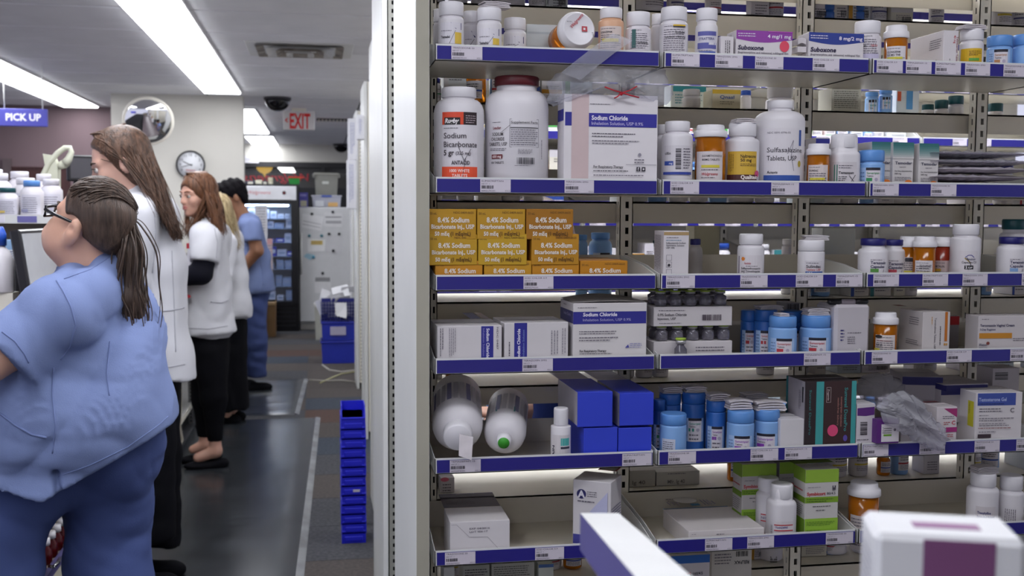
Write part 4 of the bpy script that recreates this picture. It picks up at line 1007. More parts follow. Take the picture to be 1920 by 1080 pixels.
carton('white box with orange side stripe turned edge-on, fourth row', 1731, 1782, 585, 3, 0.012, 0.09, '#c9c2c2', front=a, side=sd, top=Art().rect(26, 50, 46, 80, '#8a3420'))
carton('little red square box behind the orange-striped box, fourth row', 1782, 1799, 593, 3, 0.15, 0.02, '#8a8284', front=Art().rect(1782, 593, 1799, 609, '#b0141c'))
a = Art(); a.lines(1843, 597, 1858, 600, 1, G6); a.text('Terconazole Vaginal Cream', 1840, 612, 4.6, '#2a2650', w=62, bold=.02); a.text('3-Day Regimen', 1840, 619, 3.8, '#3a3660', w=28); a.rect(1839, 624, 1898, 634, '#c08226'); a.lines(1900, 633, 1925, 640, 2, G6); a.text('Watson', 1839, 648, 5, '#2a2650', w=14); a.disc(1855, 643, 3, '#7a3a34'); a.rect(1839, 651, 1854, 655, '#1c1a4a')
carton('white cream box with golden band at the right end, fourth row', 1837, 1952, 592, 3, 0.012, 0.05, '#c5bec0', front=a, yaw=-0.05)
# ---------------- row 4, bay 1: bottles lying down
def lying(label, px, py, rpx, length, yaw, pitch, capfn, art=None, name='lying_bottle'):
    Yc = 2.05; p = P(px, py, Yc); k = metre(px, py, Yc); R = rpx * k
    t = thing(name, label, 'bottle', p)
    M = Matrix.Rotation(yaw, 4, 'Z') @ Matrix.Rotation(math.radians(-90) - pitch, 4, 'X')
    prof = [(R * .5, -.012), (R * .62, -.010), (R * .80, -.004), (R * .94, .006), (R, .022), (R, length - .006), (R * .93, length), (0, length)]
    MB().lathe(prof, M_plw, 36, M).obj('body', t)
    capfn(t, M, R)
    if art: art.lay(lambda x_, y_, l: tuple(M @ Vector(((R + l) * math.cos(x_ / (R * 1000) - math.pi / 2 + 0.0), (R + l) * math.sin(x_ / (R * 1000) - math.pi / 2), y_ / 1000))), 'paper_label', t)
    return t
def cap_big(t, M, R):
    MB().lathe([(0, -.036), (R * .5, -.036), (R * .56, -.033), (R * .57, -.012), (R * .57, -.008)], M_capw, 48, M, rib=.012).obj('cap', t)
def cap_small(t, M, R):
    MB().lathe([(R * .26, -.032), (R * .34, -.030), (R * .36, -.010)], M_capw, 32, M).obj('neck', t)
    MB().lathe([(0, -.033), (R * .27, -.033), (R * .27, -.030)], mat('green seal', '#3a9a2c', 0.5), 28, M).obj('seal', t)
def lab_l(c=None):
    a = Art(); a.rng = random.Random(4)
    # x = arc (mm), y = along (mm)
    for i in range(9): a.poly([(-60 + i * 13, 40), (-51 + i * 13, 40), (-51 + i * 13, 120), (-60 + i * 13, 120)], '#b4b0b8' if i % 3 else '#77769a')
    if c: a.poly([(-20, 35), (20, 35), (20, 60), (-20, 60)], c)
    return a
lying('big white bottle lying with a leaflet tag hanging from its lid', 858, 806, 48, 0.17, math.radians(-7), math.radians(-14), cap_big, lab_l())
lying('smaller white bottle lying with a green round seal on its mouth', 946, 818, 40, 0.16, math.radians(-13), math.radians(-12), cap_small, lab_l('#2f8a86'))
p = P(873, 835, 1.985)
t = thing('hang_tag', 'folded white leaflet hanging off the lid of the lying bottle', 'leaflet', p)
MB().add([(-.012, 0, .022), (.014, -.004, .016), (.010, -.012, -.026), (-.014, -.008, -.018), (-.012, .003, .022), (.014, -.001, .016), (.010, -.009, -.026), (-.014, -.005, -.018)],
         [(3, 2, 1, 0), (4, 5, 6, 7), (0, 1, 5, 4), (1, 2, 6, 5), (2, 3, 7, 6), (3, 0, 4, 7)], M_paper).obj('paper_fold', t)
a = Art(); a.rect(1034, 800, 1070, 850, '#d0cacd'); a.rect(1052, 806, 1069, 820, '#4aa8a4'); a.rect(1052, 822, 1070, 826, '#2a2a40'); a.text('PAIN', 1040, 846, 4.5, '#26243c', rot=-90, bold=.03, w=26); a.lines(1051, 834, 1066, 838, 1, G6); a.text('30', 1051, 847, 4.5, K, bold=.03)
bottle('slim white bottle with tall cap and teal square label, fifth row', 1033, 1071, 764, 4, 0.016, cap=32, capw=0.72, sh=2, neck=1, art=a, ridge=False)
bb = '#2f42c8'
zbl = FLOORZ[4] + 0.001
carton('royal blue box, lower left of the four', 1095, 1158, 802, 4, 0.014, 0.2, bb, z0=zbl, seam=False, group='royal blue boxes')
carton('royal blue box, lower right of the four', 1160, 1222, 802, 4, 0.014, 0.2, bb, z0=zbl, seam=False, group='royal blue boxes')
zb2 = P(1120, 801, 2.012).z + 0.001
def grey_top(d): return Art().rect(0, 0, 66, d * 1000, '#a2a1b2')
carton('royal blue box, upper left of the four, grey long top', 1083, 1149, 735, 4, 0.012, 0.17, bb, z0=zb2, seam=False, side=Art().rect(0, 0, 170, 66, '#a8a3ac'), top=grey_top(.17), group='royal blue boxes')
carton('royal blue box, upper right of the four, grey long top', 1162, 1226, 737, 4, 0.012, 0.17, bb, z0=zb2, seam=False, side=Art().rect(0, 0, 170, 66, '#8d8994'), top=grey_top(.17), group='royal blue boxes')
# ---------------- row 4, bay 2: blue bottles
for lb, x0, x1, tp_, dy, ac in (('blue bottle squeezed beside the royal blue boxes, fifth row', 1224, 1248, 748, .09, '#2f8a5a'), ('dark blue bottle at the back left of the fifth row, leaflet on top', 1236, 1277, 736, .10, '#2f8a5a'), ('dark blue bottle at the back with green label, fifth row', 1278, 1324, 734, .09, '#2f8a7a'), ('dark blue bottle in the second rank with a white leaflet, fifth row', 1324, 1362, 750, .06, '#7a3a9a'), ('dark blue bottle hidden behind the front pair, fifth row', 1396, 1440, 748, .11, '#7a3a9a')):
    bottle(lb, x0, x1, tp_, 4, dy, cap=20, capw=1.0, sh=2, neck=1, cc='dblue', bc='dblue', art=blue_lab(x0 + 2, tp_ + 34, x1 - 2, tp_ + 78, ac))
bottle('light blue bottle with a plain back label, front left of the fifth row', 1237, 1288, 774, 4, 0.01, cap=20, capw=0.98, sh=4, neck=1, cc='blue', bc='blue2', art=Art().rect(1240, 806, 1267, 848, '#c0c4d4').lines(1243, 810, 1264, 845, 9, G6))
bottle('light blue bottle with purple dose bar, front centre of the fifth row', 1363, 1415, 768, 4, 0.01, cap=22, capw=0.98, sh=4, neck=1, cc='blue', bc='blue2', art=blue_lab(1364, 800, 1414, 844, '#8a3ab0'))
bottle('light blue bottle with purple dose bar left of the white box, fifth row', 1414, 1463, 766, 4, 0.02, cap=20, capw=0.98, sh=4, neck=1, cc='blue', bc='blue2', art=blue_lab(1402, 796, 1462, 840, '#8a3ab0'))
for i, (x0, x1, y0, y1, Y) in enumerate(((1237, 1278, 723, 736, 2.13), (1279, 1323, 722, 735, 2.12), (1324, 1366, 735, 750, 2.09), (1360, 1408, 746, 765, 2.05), (1410, 1472, 748, 767, 2.05), (1388, 1438, 735, 747, 2.14))):
    leaflet(['grey folded leaflet on the back left bottle, fifth row', 'grey folded leaflet on the green-label back bottle, fifth row', 'white leaflet on the second-rank bottle, fifth row', 'thick white leaflet behind the centre front bottle, fifth row', 'open folded white leaflet overhanging the right blue bottle, fifth row', 'printed slip on the hidden blue bottle, fifth row'][i], x0, x1, y0, y1, Y)
carton('small blank white box beside the brown box, fifth row', 1464, 1511, 786, 4, 0.012, 0.07, '#d2ced2')
a = Art(); a.rect(1545, 715, 1597, 836, '#3a2426'); a.rect(1511, 715, 1531, 836, '#2c2226'); a.rect(1531, 715, 1545, 836, '#3f9a9a'); a.rect(1597, 715, 1606, 836, '#3f9a9a')
a.stroke([(1550, 726), (1558, 726), (1558, 754), (1550, 754), (1550, 726)], .6, '#b8a8a8'); a.text('Zogenix', 1552, 729, 3.4, '#c8b8b8', rot=90, w=22); a.text('Sumavel DosePro', 1584, 727, 6, '#3f8a8a', rot=90, w=82, bold=.02); a.text('sumatriptan injection', 1577, 744, 3.4, '#b07a70', rot=90, w=56); a.text('needle-free delivery', 1571, 746, 3.2, '#a07068', rot=90, w=52); a.disc(1563, 807, 10, '#d84a78', ry=11); a.text('Sumavel DosePro', 1518, 730, 4, '#3f7a7a', rot=90, w=84); a.disc(1587, 822, 4, '#5a4aa0', ry=6)
s_ = Art(); s_.rect(0, 0, 88, 130, '#a09ba2'); s_.rect(0, 0, 10, 130, '#2f7a80'); s_.rect(76, 12, 82, 44, '#24222c'); s_.lines(60, 20, 72, 60, 3, G6, vert=True)
carton('dark brown and teal box with round pink sticker, fifth row', 1511, 1606, 715, 4, 0.008, 0.09, '#33262a', front=a, side=s_)
# ---------------- row 4, bay 3
a = Art(); a.poly([(1608, 765), (1640, 763), (1640, 778), (1624, 780), (1608, 779)], '#5a2a78'); a.rect(1613, 790, 1628, 816, '#c8c2c8'); a.bars(1614, 791, 1627, 815, K, vert=True); a.lines(1608, 822, 1634, 826, 1, G6)
carton('white box with purple top and bar code beside the brown box, fifth row', 1607, 1641, 757, 4, 0.008, 0.06, '#cfc9cf', front=a)
a = Art(); a.rect(1645, 787, 1686, 824, '#5a2476'); a.rect(1653, 794, 1686, 822, '#d6d0d6')
for i, s_ in enumerate(('Testosterone', 'Cypionate', 'Injection')): a.text(s_, 1655, 801.5 + i * 3.6, 2.6, K, w=17)
a.rect(1657, 810, 1672, 813, '#6a9a2c'); a.disc(1678, 803, 2.4, '#6a6470')
carton('small purple box with white label leaning under the clear bag', 1645, 1686, 787, 4, -0.012, 0.03, '#5a2476', front=a, y1=825, z0=1.0095)
a = Art(); a.poly([(1770, 766), (1795, 766), (1795, 783)], '#9a2a6a'); a.lines(1768, 779, 1790, 786, 2, G6); a.text('C', 1785, 796, 7, '#c03a4a', bold=.02); a.lines(1770, 790, 1783, 797, 2, RD); a.rect(1774, 801, 1795, 810, '#a02a74'); a.lines(1774, 813, 1790, 820, 2, RD)
carton('small white box with magenta corner between the bag and the gel box', 1757, 1795, 763, 4, 0.014, 0.05, '#d2cace', front=a, top=Art().rect(0, 6, 38, 16, '#a03a48'))
a = Art(); a.rect(1835, 737, 1904, 760, '#3d4f9c'); a.text('Testosterone Gel', 1837, 752, 6.5, '#a9b4dc', w=50, bold=.02); a.lines(1836, 755, 1888, 759, 1, '#26305e'); a.lines(1838, 764, 1880, 773, 2, G6); a.text('C', 1894, 773, 8, '#5a5460'); a.lines(1838, 777, 1858, 780, 1, G6); a.lines(1838, 782, 1905, 790, 2, G6); a.lines(1838, 792, 1893, 799, 2, G6); a.lines(1837, 800, 1898, 804, 1, '#8a4a4a'); a.lines(1838, 807, 1882, 811, 1, G6); a.rect(1836, 813, 1860, 820, '#3a2c34')
s_ = Art(); s_.rect(56, 20, 78, 74, '#c9c02c'); s_.lines(60, 24, 66, 50, 2, '#4a4a20', vert=True)
carton('white gel box with blue title panel and yellow side sticker, fifth row', 1832, 1916, 736, 4, 0.006, 0.085, '#d3cdd0', front=a, side=s_, yaw=-0.05)
a = Art(); a.rect(1765, 721, 1852, 731, '#1b1a5c')
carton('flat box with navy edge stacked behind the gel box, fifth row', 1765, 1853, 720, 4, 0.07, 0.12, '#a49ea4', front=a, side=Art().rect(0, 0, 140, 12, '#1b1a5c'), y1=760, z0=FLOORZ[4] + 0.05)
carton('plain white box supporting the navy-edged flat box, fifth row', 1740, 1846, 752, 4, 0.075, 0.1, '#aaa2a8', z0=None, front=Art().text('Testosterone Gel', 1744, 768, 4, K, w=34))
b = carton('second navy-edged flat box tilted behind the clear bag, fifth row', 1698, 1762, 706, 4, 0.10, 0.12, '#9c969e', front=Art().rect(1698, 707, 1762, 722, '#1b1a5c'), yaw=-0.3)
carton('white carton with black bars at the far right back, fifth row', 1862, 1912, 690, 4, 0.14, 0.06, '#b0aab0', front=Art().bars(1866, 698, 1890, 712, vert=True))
# ---------------- row 5
a = Art(); a.stroke([(846, 982), (856, 982), (880, 1006), (914, 1007), (938, 1034)], .9, '#a5a0a6'); a.text('EXP 04/2016', 880, 992, 3.4, '#6a6470', w=38); a.text('LOT 906-17', 880, 998, 3.4, '#6a6470', w=34)
tp = Art(); tp.rect(0, 0, 115, 100, '#5d5860'); tp.lines(8, 20, 70, 50, 4, '#3c3842'); tp.rect(0, 72, 115, 100, '#6a6672'); tp.rect(0, 94, 115, 100, '#3a3868'); tp.text('VENTOLIN HFA', 36, 98, 4, '#a8a4b4', w=40)
carton('box with dark printed top and plain white end, bottom tray left', 844, 956, 977, 5, 0.01, 0.10, '#d2cdd0', front=a, top=tp, seam=False)
a = Art(); a.disc(1090, 928, 9, '#1f1c5a'); a.text('A', 1090, 934, 12, '#d8d4dc', 'c', bold=.05); a.lines(1101, 921, 1120, 933, 3, G6); a.lines(1083, 938, 1124, 945, 1, G6); a.poly([(1106, 960), (1140, 920), (1140, 970)], '#b4b4d2'); a.rect(1075, 1004, 1140, 1022, '#3a3a8a')
t = carton('white boxy carton with round dark emblem, turned corner-on, bottom tray', 1074, 1146, 902, 5, 0.012, 0.075, '#cbc6c9', front=a, yaw=0.0, seam=False, top=Art().rect(22, 18, 62, 62, '#a03a48').rect(26, 22, 58, 58, '#a8a49e'))
t.rotation_euler = (0, 0, math.radians(-32))
pl = Art(); pl.rect(6, 12, 70, 22, '#23225e'); pl.lines(6, 28, 70, 60, 6, NV); pl.rect(10, 80, 70, 92, '#3a2a4a')
pl.lay(flat_map(0, 0, 0.001, 0.001, (0.0385, 0.0, 0.125), (0, 1, 0), (0, 0, 1), (1, 0, 0)), 'side_print', t)
a = Art(); a.lines(1297, 998, 1306, 1000, 1, G6); a.lines(1343, 999, 1358, 1003, 1, G6)
tp = Art(); tp.rect(0, 0, 148, 6, '#2a5a80'); tp.rect(72, 18, 92, 34, '#2f7a9c'); tp.lines(30, 40, 60, 80, 3, G6); tp.lines(100, 20, 130, 60, 4, NV, vert=True); tp.lines(20, 24, 50, 50, 3, '#8a7a90', vert=True); tp.disc(70, 60, 26, '#c2bfbf')
carton('flat white box lying face up on the bottom middle tray', 1291, 1433, 993, 5, 0.01, 0.16, '#cfc8c8', front=a, top=tp, seam=False)
a = Art(); a.rect(1455, 956, 1489, 1004, '#cfc9cd'); a.rect(1455, 962, 1489, 964, RD); a.text('OLANZAPINE', 1457, 969, 3.6, '#4a3a80', w=22, bold=.02); a.rect(1455, 972, 1489, 974, RD); a.rect(1466, 978, 1478, 982, '#c9b83c'); a.lines(1457, 985, 1486, 1000, 3, G6); a.lines(1448, 964, 1452, 996, 2, K, vert=True)
bottle('small white bottle with red-lined label in front of the green boxes', 1440, 1492, 906, 5, 0.01, cap=26, capw=0.82, sh=8, neck=4, sq=3.2, art=a)
a = Art(); a.rect(1426, 944, 1448, 1004, '#c6bfc4'); a.rect(1428, 944, 1446, 946, RD); a.text('NIX', 1429, 953, 4, NV, w=12); a.rect(1428, 956, 1446, 958, RD); a.rect(1428, 980, 1446, 990, '#b06a70')
bottle('white bottle right behind the red-lined one on the bottom tray', 1418, 1464, 894, 5, 0.06, cap=24, capw=0.86, sh=8, neck=4, art=a)
def green_box(x0, x1, y0, y1, xm):
    a = Art(); h_ = y1 - y0; f_ = lambda v: y0 + h_ * v
    a.rect(x0, f_(0), x1, f_(.20), '#8db03a'); a.rect(x0, f_(.42), x1, f_(.51), '#7aa02c'); a.rect(x0, f_(.75), x1, f_(1), '#8fb83a')
    a.text('Symbicort', x0 + 3, f_(.395), 6, '#b8303a', w=(x1 - x0) * .56, bold=.03); a.text('80/4.5', x0 + 3 + (x1 - x0) * .6, f_(.39), 4.6, '#4a4650', w=(x1 - x0) * .26); a.lines(x0 + 3, f_(.44), x1 - 8, f_(.50), 2, '#3a5a1a'); a.lines(x0 + 14, f_(.55), x1 - 14, f_(.58), 1, K); a.lines(x0 + 20, f_(.61), x1 - 20, f_(.64), 1, K); a.lines(x0 + 3, f_(.79), x1 - 6, f_(.86), 3, '#4a7020'); a.lines(x0 + 3, f_(.92), x0 + 36, f_(.94), 1, '#3a5a1a'); a.rect(x1 - 12, f_(.25), x1 - 6, f_(.32), '#4a4650'); a.rect(x1 - 10, f_(.25), x1 - 8.4, f_(.28), '#cfc9cd'); a.lines(x0 + 4, f_(.26), x0 + 28, f_(.28), 1, G6)
    return a
def green_side(d, h): 
    a = Art(); a.rect(0, 0, d, h * .2, '#7c9c30'); a.rect(0, h * .42, d, h * .51, '#66861f'); a.rect(0, h * .75, d, h, '#6f9426'); a.lines(4, h * .3, d - 4, h * .36, 1, RD); a.lines(4, h * .54, d - 6, h * .72, 6, G6); return a
carton('lime green and white inhaler box in front, bottom middle tray', 1511, 1573, 880, 5, 0.014, 0.055, '#c6c2c0', front=green_box(1511, 1573, 880, 1002, 0), side=green_side(55, 138), top=Art().rect(0, 0, 90, 60, '#7c9c30'))
carton('lime green and white inhaler box at the back left, bottom middle tray', 1392, 1456, 870, 5, 0.10, 0.05, '#bdb9b8', front=green_box(1392, 1456, 870, 982, 0), side=green_side(50, 140), top=Art().rect(0, 0, 90, 60, '#7c9c30'))
carton('lime green inhaler box mostly hidden behind the white bottles', 1462, 1512, 866, 5, 0.11, 0.05, '#b5b1b0', front=green_box(1462, 1512, 866, 974, 0), top=Art().rect(0, 0, 90, 60, '#7c9c30'))
vial('wide amber vial with white lid printed in red, bottom tray', 1588, 1653, 903, 5, 0.03, cap=24, fill=.4, art=Art().rect(1593, 946, 1650, 1010, '#c2b8b6').lines(1596, 950, 1646, 1004, 9, G6))
a = Art(); a.rect(1832, 928, 1872, 978, '#c9c2c6'); a.text('Theophylline', 1835, 942, 4.6, '#26246a', w=26, bold=.03); a.text('Extended-Release', 1835, 949, 4.2, '#26246a', w=34, bold=.03); a.text('Tablets', 1835, 955, 4.2, '#26246a', w=15, bold=.03); a.rect(1834, 958, 1849, 964, '#b8402c'); a.disc(1864, 972, 5, '#d0406a')
bottle('white bottle with navy title and a striped leaflet, bottom right tray', 1813, 1875, 885, 5, 0.02, cap=24, capw=0.80, sh=8, neck=3, art=a)
bottle('white bottle with vertical fine print at the bottom right corner', 1872, 1922, 890, 5, 0.03, cap=26, capw=0.88, sh=6, neck=4, art=Art().lines(1886, 934, 1908, 978, 6, G6, vert=True))
leaflet('striped folded leaflet on the navy-title bottle, bottom right', 1822, 1868, 872, 885, 2.05, layers=5)
# ================================================================== plastic bags, packets and foreground boxes
def crumple(name, label, cat, pts, depth, Y, m, seed=1, amp=0.012, n=26, group=None, z=None):
    """crumpled film: an outline (photo pixels at depth Y) inflated to a puffy, creased sheet body"""
    r = random.Random(seed); np.random.seed(seed)
    P3 = [P(x, y, Y) for x, y in pts]
    cx = sum(p.x for p in P3) / len(P3); cz = sum(p.z for p in P3) / len(P3); cz0 = min(p.z for p in P3)
    t = thing(name, label, cat, (cx, Y, cz0), 0, group)
    ks = [(r.uniform(-130, 130), r.uniform(-130, 130), r.uniform(0, 6.28), r.uniform(.4, 1)) for _ in range(5)]
    rings = 12; m_ = len(P3) * 5
    out = []
    for i in range(m_):
        f_ = i / 5; a_ = P3[int(f_) % len(P3)]; b_ = P3[(int(f_) + 1) % len(P3)]; q = a_.lerp(b_, f_ - int(f_)); out.append((q.x + r.uniform(-.004, .004), q.z + r.uniform(-.004, .004)))
    b = MB()
    for side in (-1, 1):
        vs = []; fs = []
        for j in range(rings + 1):
            s_ = j / rings
            for (x, z_) in out:
                xx, zz = cx + (x - cx) * s_, cz + (z_ - cz) * s_
                puff = depth * math.sqrt(max(0, 1 - s_ ** 2.4))
                w_ = sum(k[3] * abs(math.sin(k[0] * xx + k[1] * zz + k[2])) for k in ks) / len(ks) - .4
                vs.append((xx - cx, side * puff * .5 + amp * w_ * (1.3 - s_) * 1.5, zz - cz0))
        for j in range(rings):
            for i in range(m_):
                i2 = (i + 1) % m_
                f_ = (j * m_ + i, j * m_ + i2, (j + 1) * m_ + i2, (j + 1) * m_ + i)
                fs.append(f_ if side > 0 else f_[::-1])
        b.add(vs, fs, m, False)
    b.obj('film', t)
    return t
M_film = clear_mat('clear film', '#ededf2', 0.22, 0.06, 0.6, 18); M_strap = clear_mat('strap film', '#eeeef2', 0.17, 0.2, 0.3, 20)
M_film2 = clear_mat('milky film', '#e2e0e6', 0.3, 0.12, 0.5, 25)
crumple('plastic_bag', 'crumpled clear plastic bag above the ribboned saline box', 'bag', [(1030, 150), (1060, 128), (1110, 118), (1160, 122), (1215, 110), (1245, 130), (1262, 175), (1245, 200), (1210, 190), (1150, 176), (1090, 178), (1040, 200), (1024, 190)], 0.06, 2.03, M_film, 2, 0.034)
# strap of film across the blue strip
t = thing('plastic_strap', 'translucent film strap slung over the top blue strip', 'strap', P(1110, 90, 1.99))
pts = [(1150, 62, 1.992), (1118, 84, 1.985), (1082, 112, 1.985), (1052, 136, 1.99)]
b = MB(); vs = []
for x, y, Y in pts:
    p = P(x, y, Y) - t.location; q = P(x + 36, y + 14, Y) - t.location; vs += [tuple(p), tuple(q)]
b.add(vs, [(2 * i, 2 * i + 1, 2 * i + 3, 2 * i + 2) for i in range(3)], M_strap); b.add([(v[0], v[1] + .002, v[2]) for v in vs], [(2 * i, 2 * i + 2, 2 * i + 3, 2 * i + 1) for i in range(3)], M_strap)
b.obj('film', t)
# red ribbon
t = thing('ribbon', 'thin red twist ribbon tied on top of the saline box', 'ribbon', P(1165, 176, 2.0))
M_rib = mat('red ribbon', '#b81e30', 0.4)
for q in ([(1134, 163), (1152, 170), (1168, 174)], [(1194, 162), (1180, 170), (1166, 174)], [(1166, 173), (1158, 181), (1152, 184)], [(1168, 174), (1182, 179), (1198, 183)]):
    MB().tube([P(x, y, 1.998) - t.location for x, y in q], 0.0028, M_rib, 6, flat=.5).obj('strand', t)
MB().lathe([(0, -.004), (.005, 0), (0, .004)], M_rib, 10).obj('knot', t)
# packets of bagged leaflets, right end of row 1
M_pack = clear_mat('grey film packet', '#a59fa8', 0.5, 0.12, 0.9, 35)
zz = FLOORZ[1] + 0.001
for i in range(6):
    xo = 0.004 * ((i * 5) % 3)
    t = thing('film_packet', ['lowest', 'second lowest', 'third lowest', 'third highest', 'second highest', 'topmost'][i] + ' grey film packet in the stack beside the teal-topped boxes', 'packet', (1.36 + xo, 2.09, zz), 0.05 * (i % 3 - 1), 'stacked film packets')
    b = MB(); r = random.Random(i); n = 18
    for s_ in (0, 1):
        vs = []; fs = []
        for j in range(9):
            for k in range(n + 1):
                u, v = k / n - .5, j / 8 - .5
                e = max(0, (1 - (2 * abs(u)) ** 6) * (1 - (2 * abs(v)) ** 6))
                vs.append((u * .24, v * .13, .0075 + (.0065 * e + .002 * math.sin(u * 60 + i + v * 25) * e) * (1 if s_ else -1)))
        for j in range(8):
            for k in range(n):
                q = j * (n + 1) + k; f_ = (q, q + 1, q + n + 2, q + n + 1); fs.append(f_ if s_ else f_[::-1])
        b.add(vs, fs, M_film2 if i > 3 else mat('packet grey %d' % (i % 2), ['#a39ca6', '#bcb4bc'][i % 2], .35, var=.3, scale=20, stretch=(1, 3, 1)))
    b.obj('film', t)
    MB().box((-.105, -.055, .006), (.105, .055, .0095), card('#8d8592' if i % 2 else '#a8a2aa')).obj('contents', t)
    zz += .0165
crumple('plastic_bag', 'clear plastic bag sagging over the tray edge, fifth row', 'bag', [(1642, 760), (1668, 740), (1700, 735), (1722, 745), (1745, 775), (1768, 800), (1780, 828), (1770, 843), (1745, 842), (1715, 828), (1690, 812), (1660, 795)], 0.05, 1.985, M_film2, 5, 0.03)
crumple('plastic_bag', 'grey clear bag slumped behind the purple-topped box, fifth row', 'bag', [(1605, 720), (1620, 702), (1660, 700), (1700, 712), (1712, 745), (1690, 770), (1650, 765), (1612, 745)], 0.05, 2.13, M_film2, 6, 0.012)

# bottom row below the last blue strips (deep shelf board)
for lb, x0, x1, y0, Y, col, art in (
    ('box with blue top and red title at the lower edge, beneath the middle tray', 1258, 1331, 1041, 2.16, '#cfc9cd', Art().rect(1258, 1041, 1331, 1056, '#2a62b0').text('Symbicort', 1262, 1078, 6.5, '#c03038', w=34, bold=.03).text('160/4.5', 1300, 1078, 5, K, w=18)),
    ('white box with black lettering upside down, beneath the middle tray', 1335, 1410, 1030, 2.24, '#cac6c2', Art().text('RELPAX', 1405, 1052, 6, K, w=28, bold=.03, rot=180).bars(1380, 1034, 1402, 1044).lines(1340, 1036, 1372, 1058, 4, G6)),
    ('pale printed carton under the bottom left tray', 922, 1002, 1056, 2.2, '#aaa9a2', Art().lines(926, 1060, 994, 1080, 5, '#4a4a44')),
    ('small cream box under the bottom left tray near the boxes', 1010, 1038, 1058, 2.2, '#c4c8c0', Art().rect(1010, 1058, 1038, 1064, '#4a6aa0')),
    ('narrow white box under the bottom left tray', 832, 852, 1064, 2.2, '#cfd0d4', None),
    ('grey carton with scribbled print under the bottom left tray', 868, 918, 1060, 2.2, '#9fa09a', Art().lines(872, 1066, 914, 1080, 3, K))):
    carton(lb, x0, x1, y0, 6, 0, 0.06, col, front=art, Y=Y, z0=REAR[7] + 0.001 if Y > 2.3 else None, y1=1115 if Y < 2.3 else None)
bottle('white bottle with bar label standing below the bottom middle tray', 1424, 1468, 1010, REAR[7] + 0.001, cap=10, Y=2.34, art=Art().bars(1445, 1020, 1458, 1046, vert=True))
bottle('grey-white bottle below the right end of the bottom middle tray', 1538, 1588, 1005, REAR[7] + 0.001, cap=8, Y=2.36, art=Art().bars(1556, 1020, 1570, 1036))

# foreground, strongly out of focus
Yg = 0.62
a = Art(); a.rect(1722, 1006, 1844, 1300, '#74426f')
pt = P(1610, 1003, Yg)
t = thing('carton_box', 'blurred white box with purple panel in the lower right foreground', 'box', (P(1790, 1010, .58).x, 0.58, 0.95), math.radians(-20))
wd = .081; h = P(1790, 1008, .58).z - .95
MB().box((-wd / 2 - .006, 0, 0), (wd / 2 + .002, .055, h), card('#d6d6da'), .004).obj('carton', t)
MB().box((-.018, -.0006, 0), (.024, 0, h - .002), card('#74426f')).obj('front_panel', t)
MB().box((-.02, .018, h), (.02, .03, h + .0005), card('#8a5a86')).obj('top_panel', t)
sd = Art(); sd.lines(12, 14, 50, 80, 14, '#a9a6b2'); sd.lay(flat_map(0, 0, .001, .001, (-wd / 2 - .006, .055, h), (0, -1, 0), (0, 0, 1), (-1, 0, 0)), 'side_print', t)
# slanted shelf edge bar
t = thing('shelf_edge', 'blurred white bar with violet side slanting up from the bottom edge', 'shelf edge', P(1100, 960, .85))
o = t.location
A0, A1 = P(1088, 962, .95), P(1215, 1110, .62); B0, B1 = P(1160, 962, .95), P(1330, 1110, .62)
dn = Vector((0, 0, -.035))
b = MB(); b.add([A0 - o, B0 - o, B1 - o, A1 - o], [(0, 3, 2, 1)], card('#dedede'))
b.add([A0 - o, A1 - o, A1 + dn - o, A0 + dn - o], [(0, 3, 2, 1)], card('#5a5490')); b.add([B0 - o, B1 - o, B1 + dn - o, B0 + dn - o], [(0, 1, 2, 3)], card('#5a5490'))
b.add([A0 - o, B0 - o, B0 + dn - o, A0 + dn - o], [(0, 1, 2, 3)], card('#cfcfd2')); b.add([A0 + dn - o, B0 + dn - o, B1 + dn - o, A1 + dn - o], [(0, 1, 2, 3)], card('#5a5490'))
b.obj('bar', t)
# stock on a stand below the frame carries the box and the bar
t = thing('stock_cart', 'cart top under the blurred box, just below the picture', 'cart', (0.22, .7, 0))
MB().box((-.12, -.12, .93), (.32, .12, .95), M_cream).obj('top', t)
for x in (-.1, .3):
    for y in (-.1, .1): MB().box((x - .01, y - .01, 0), (x + .01, y + .01, .93), M_cream).obj('leg', t)

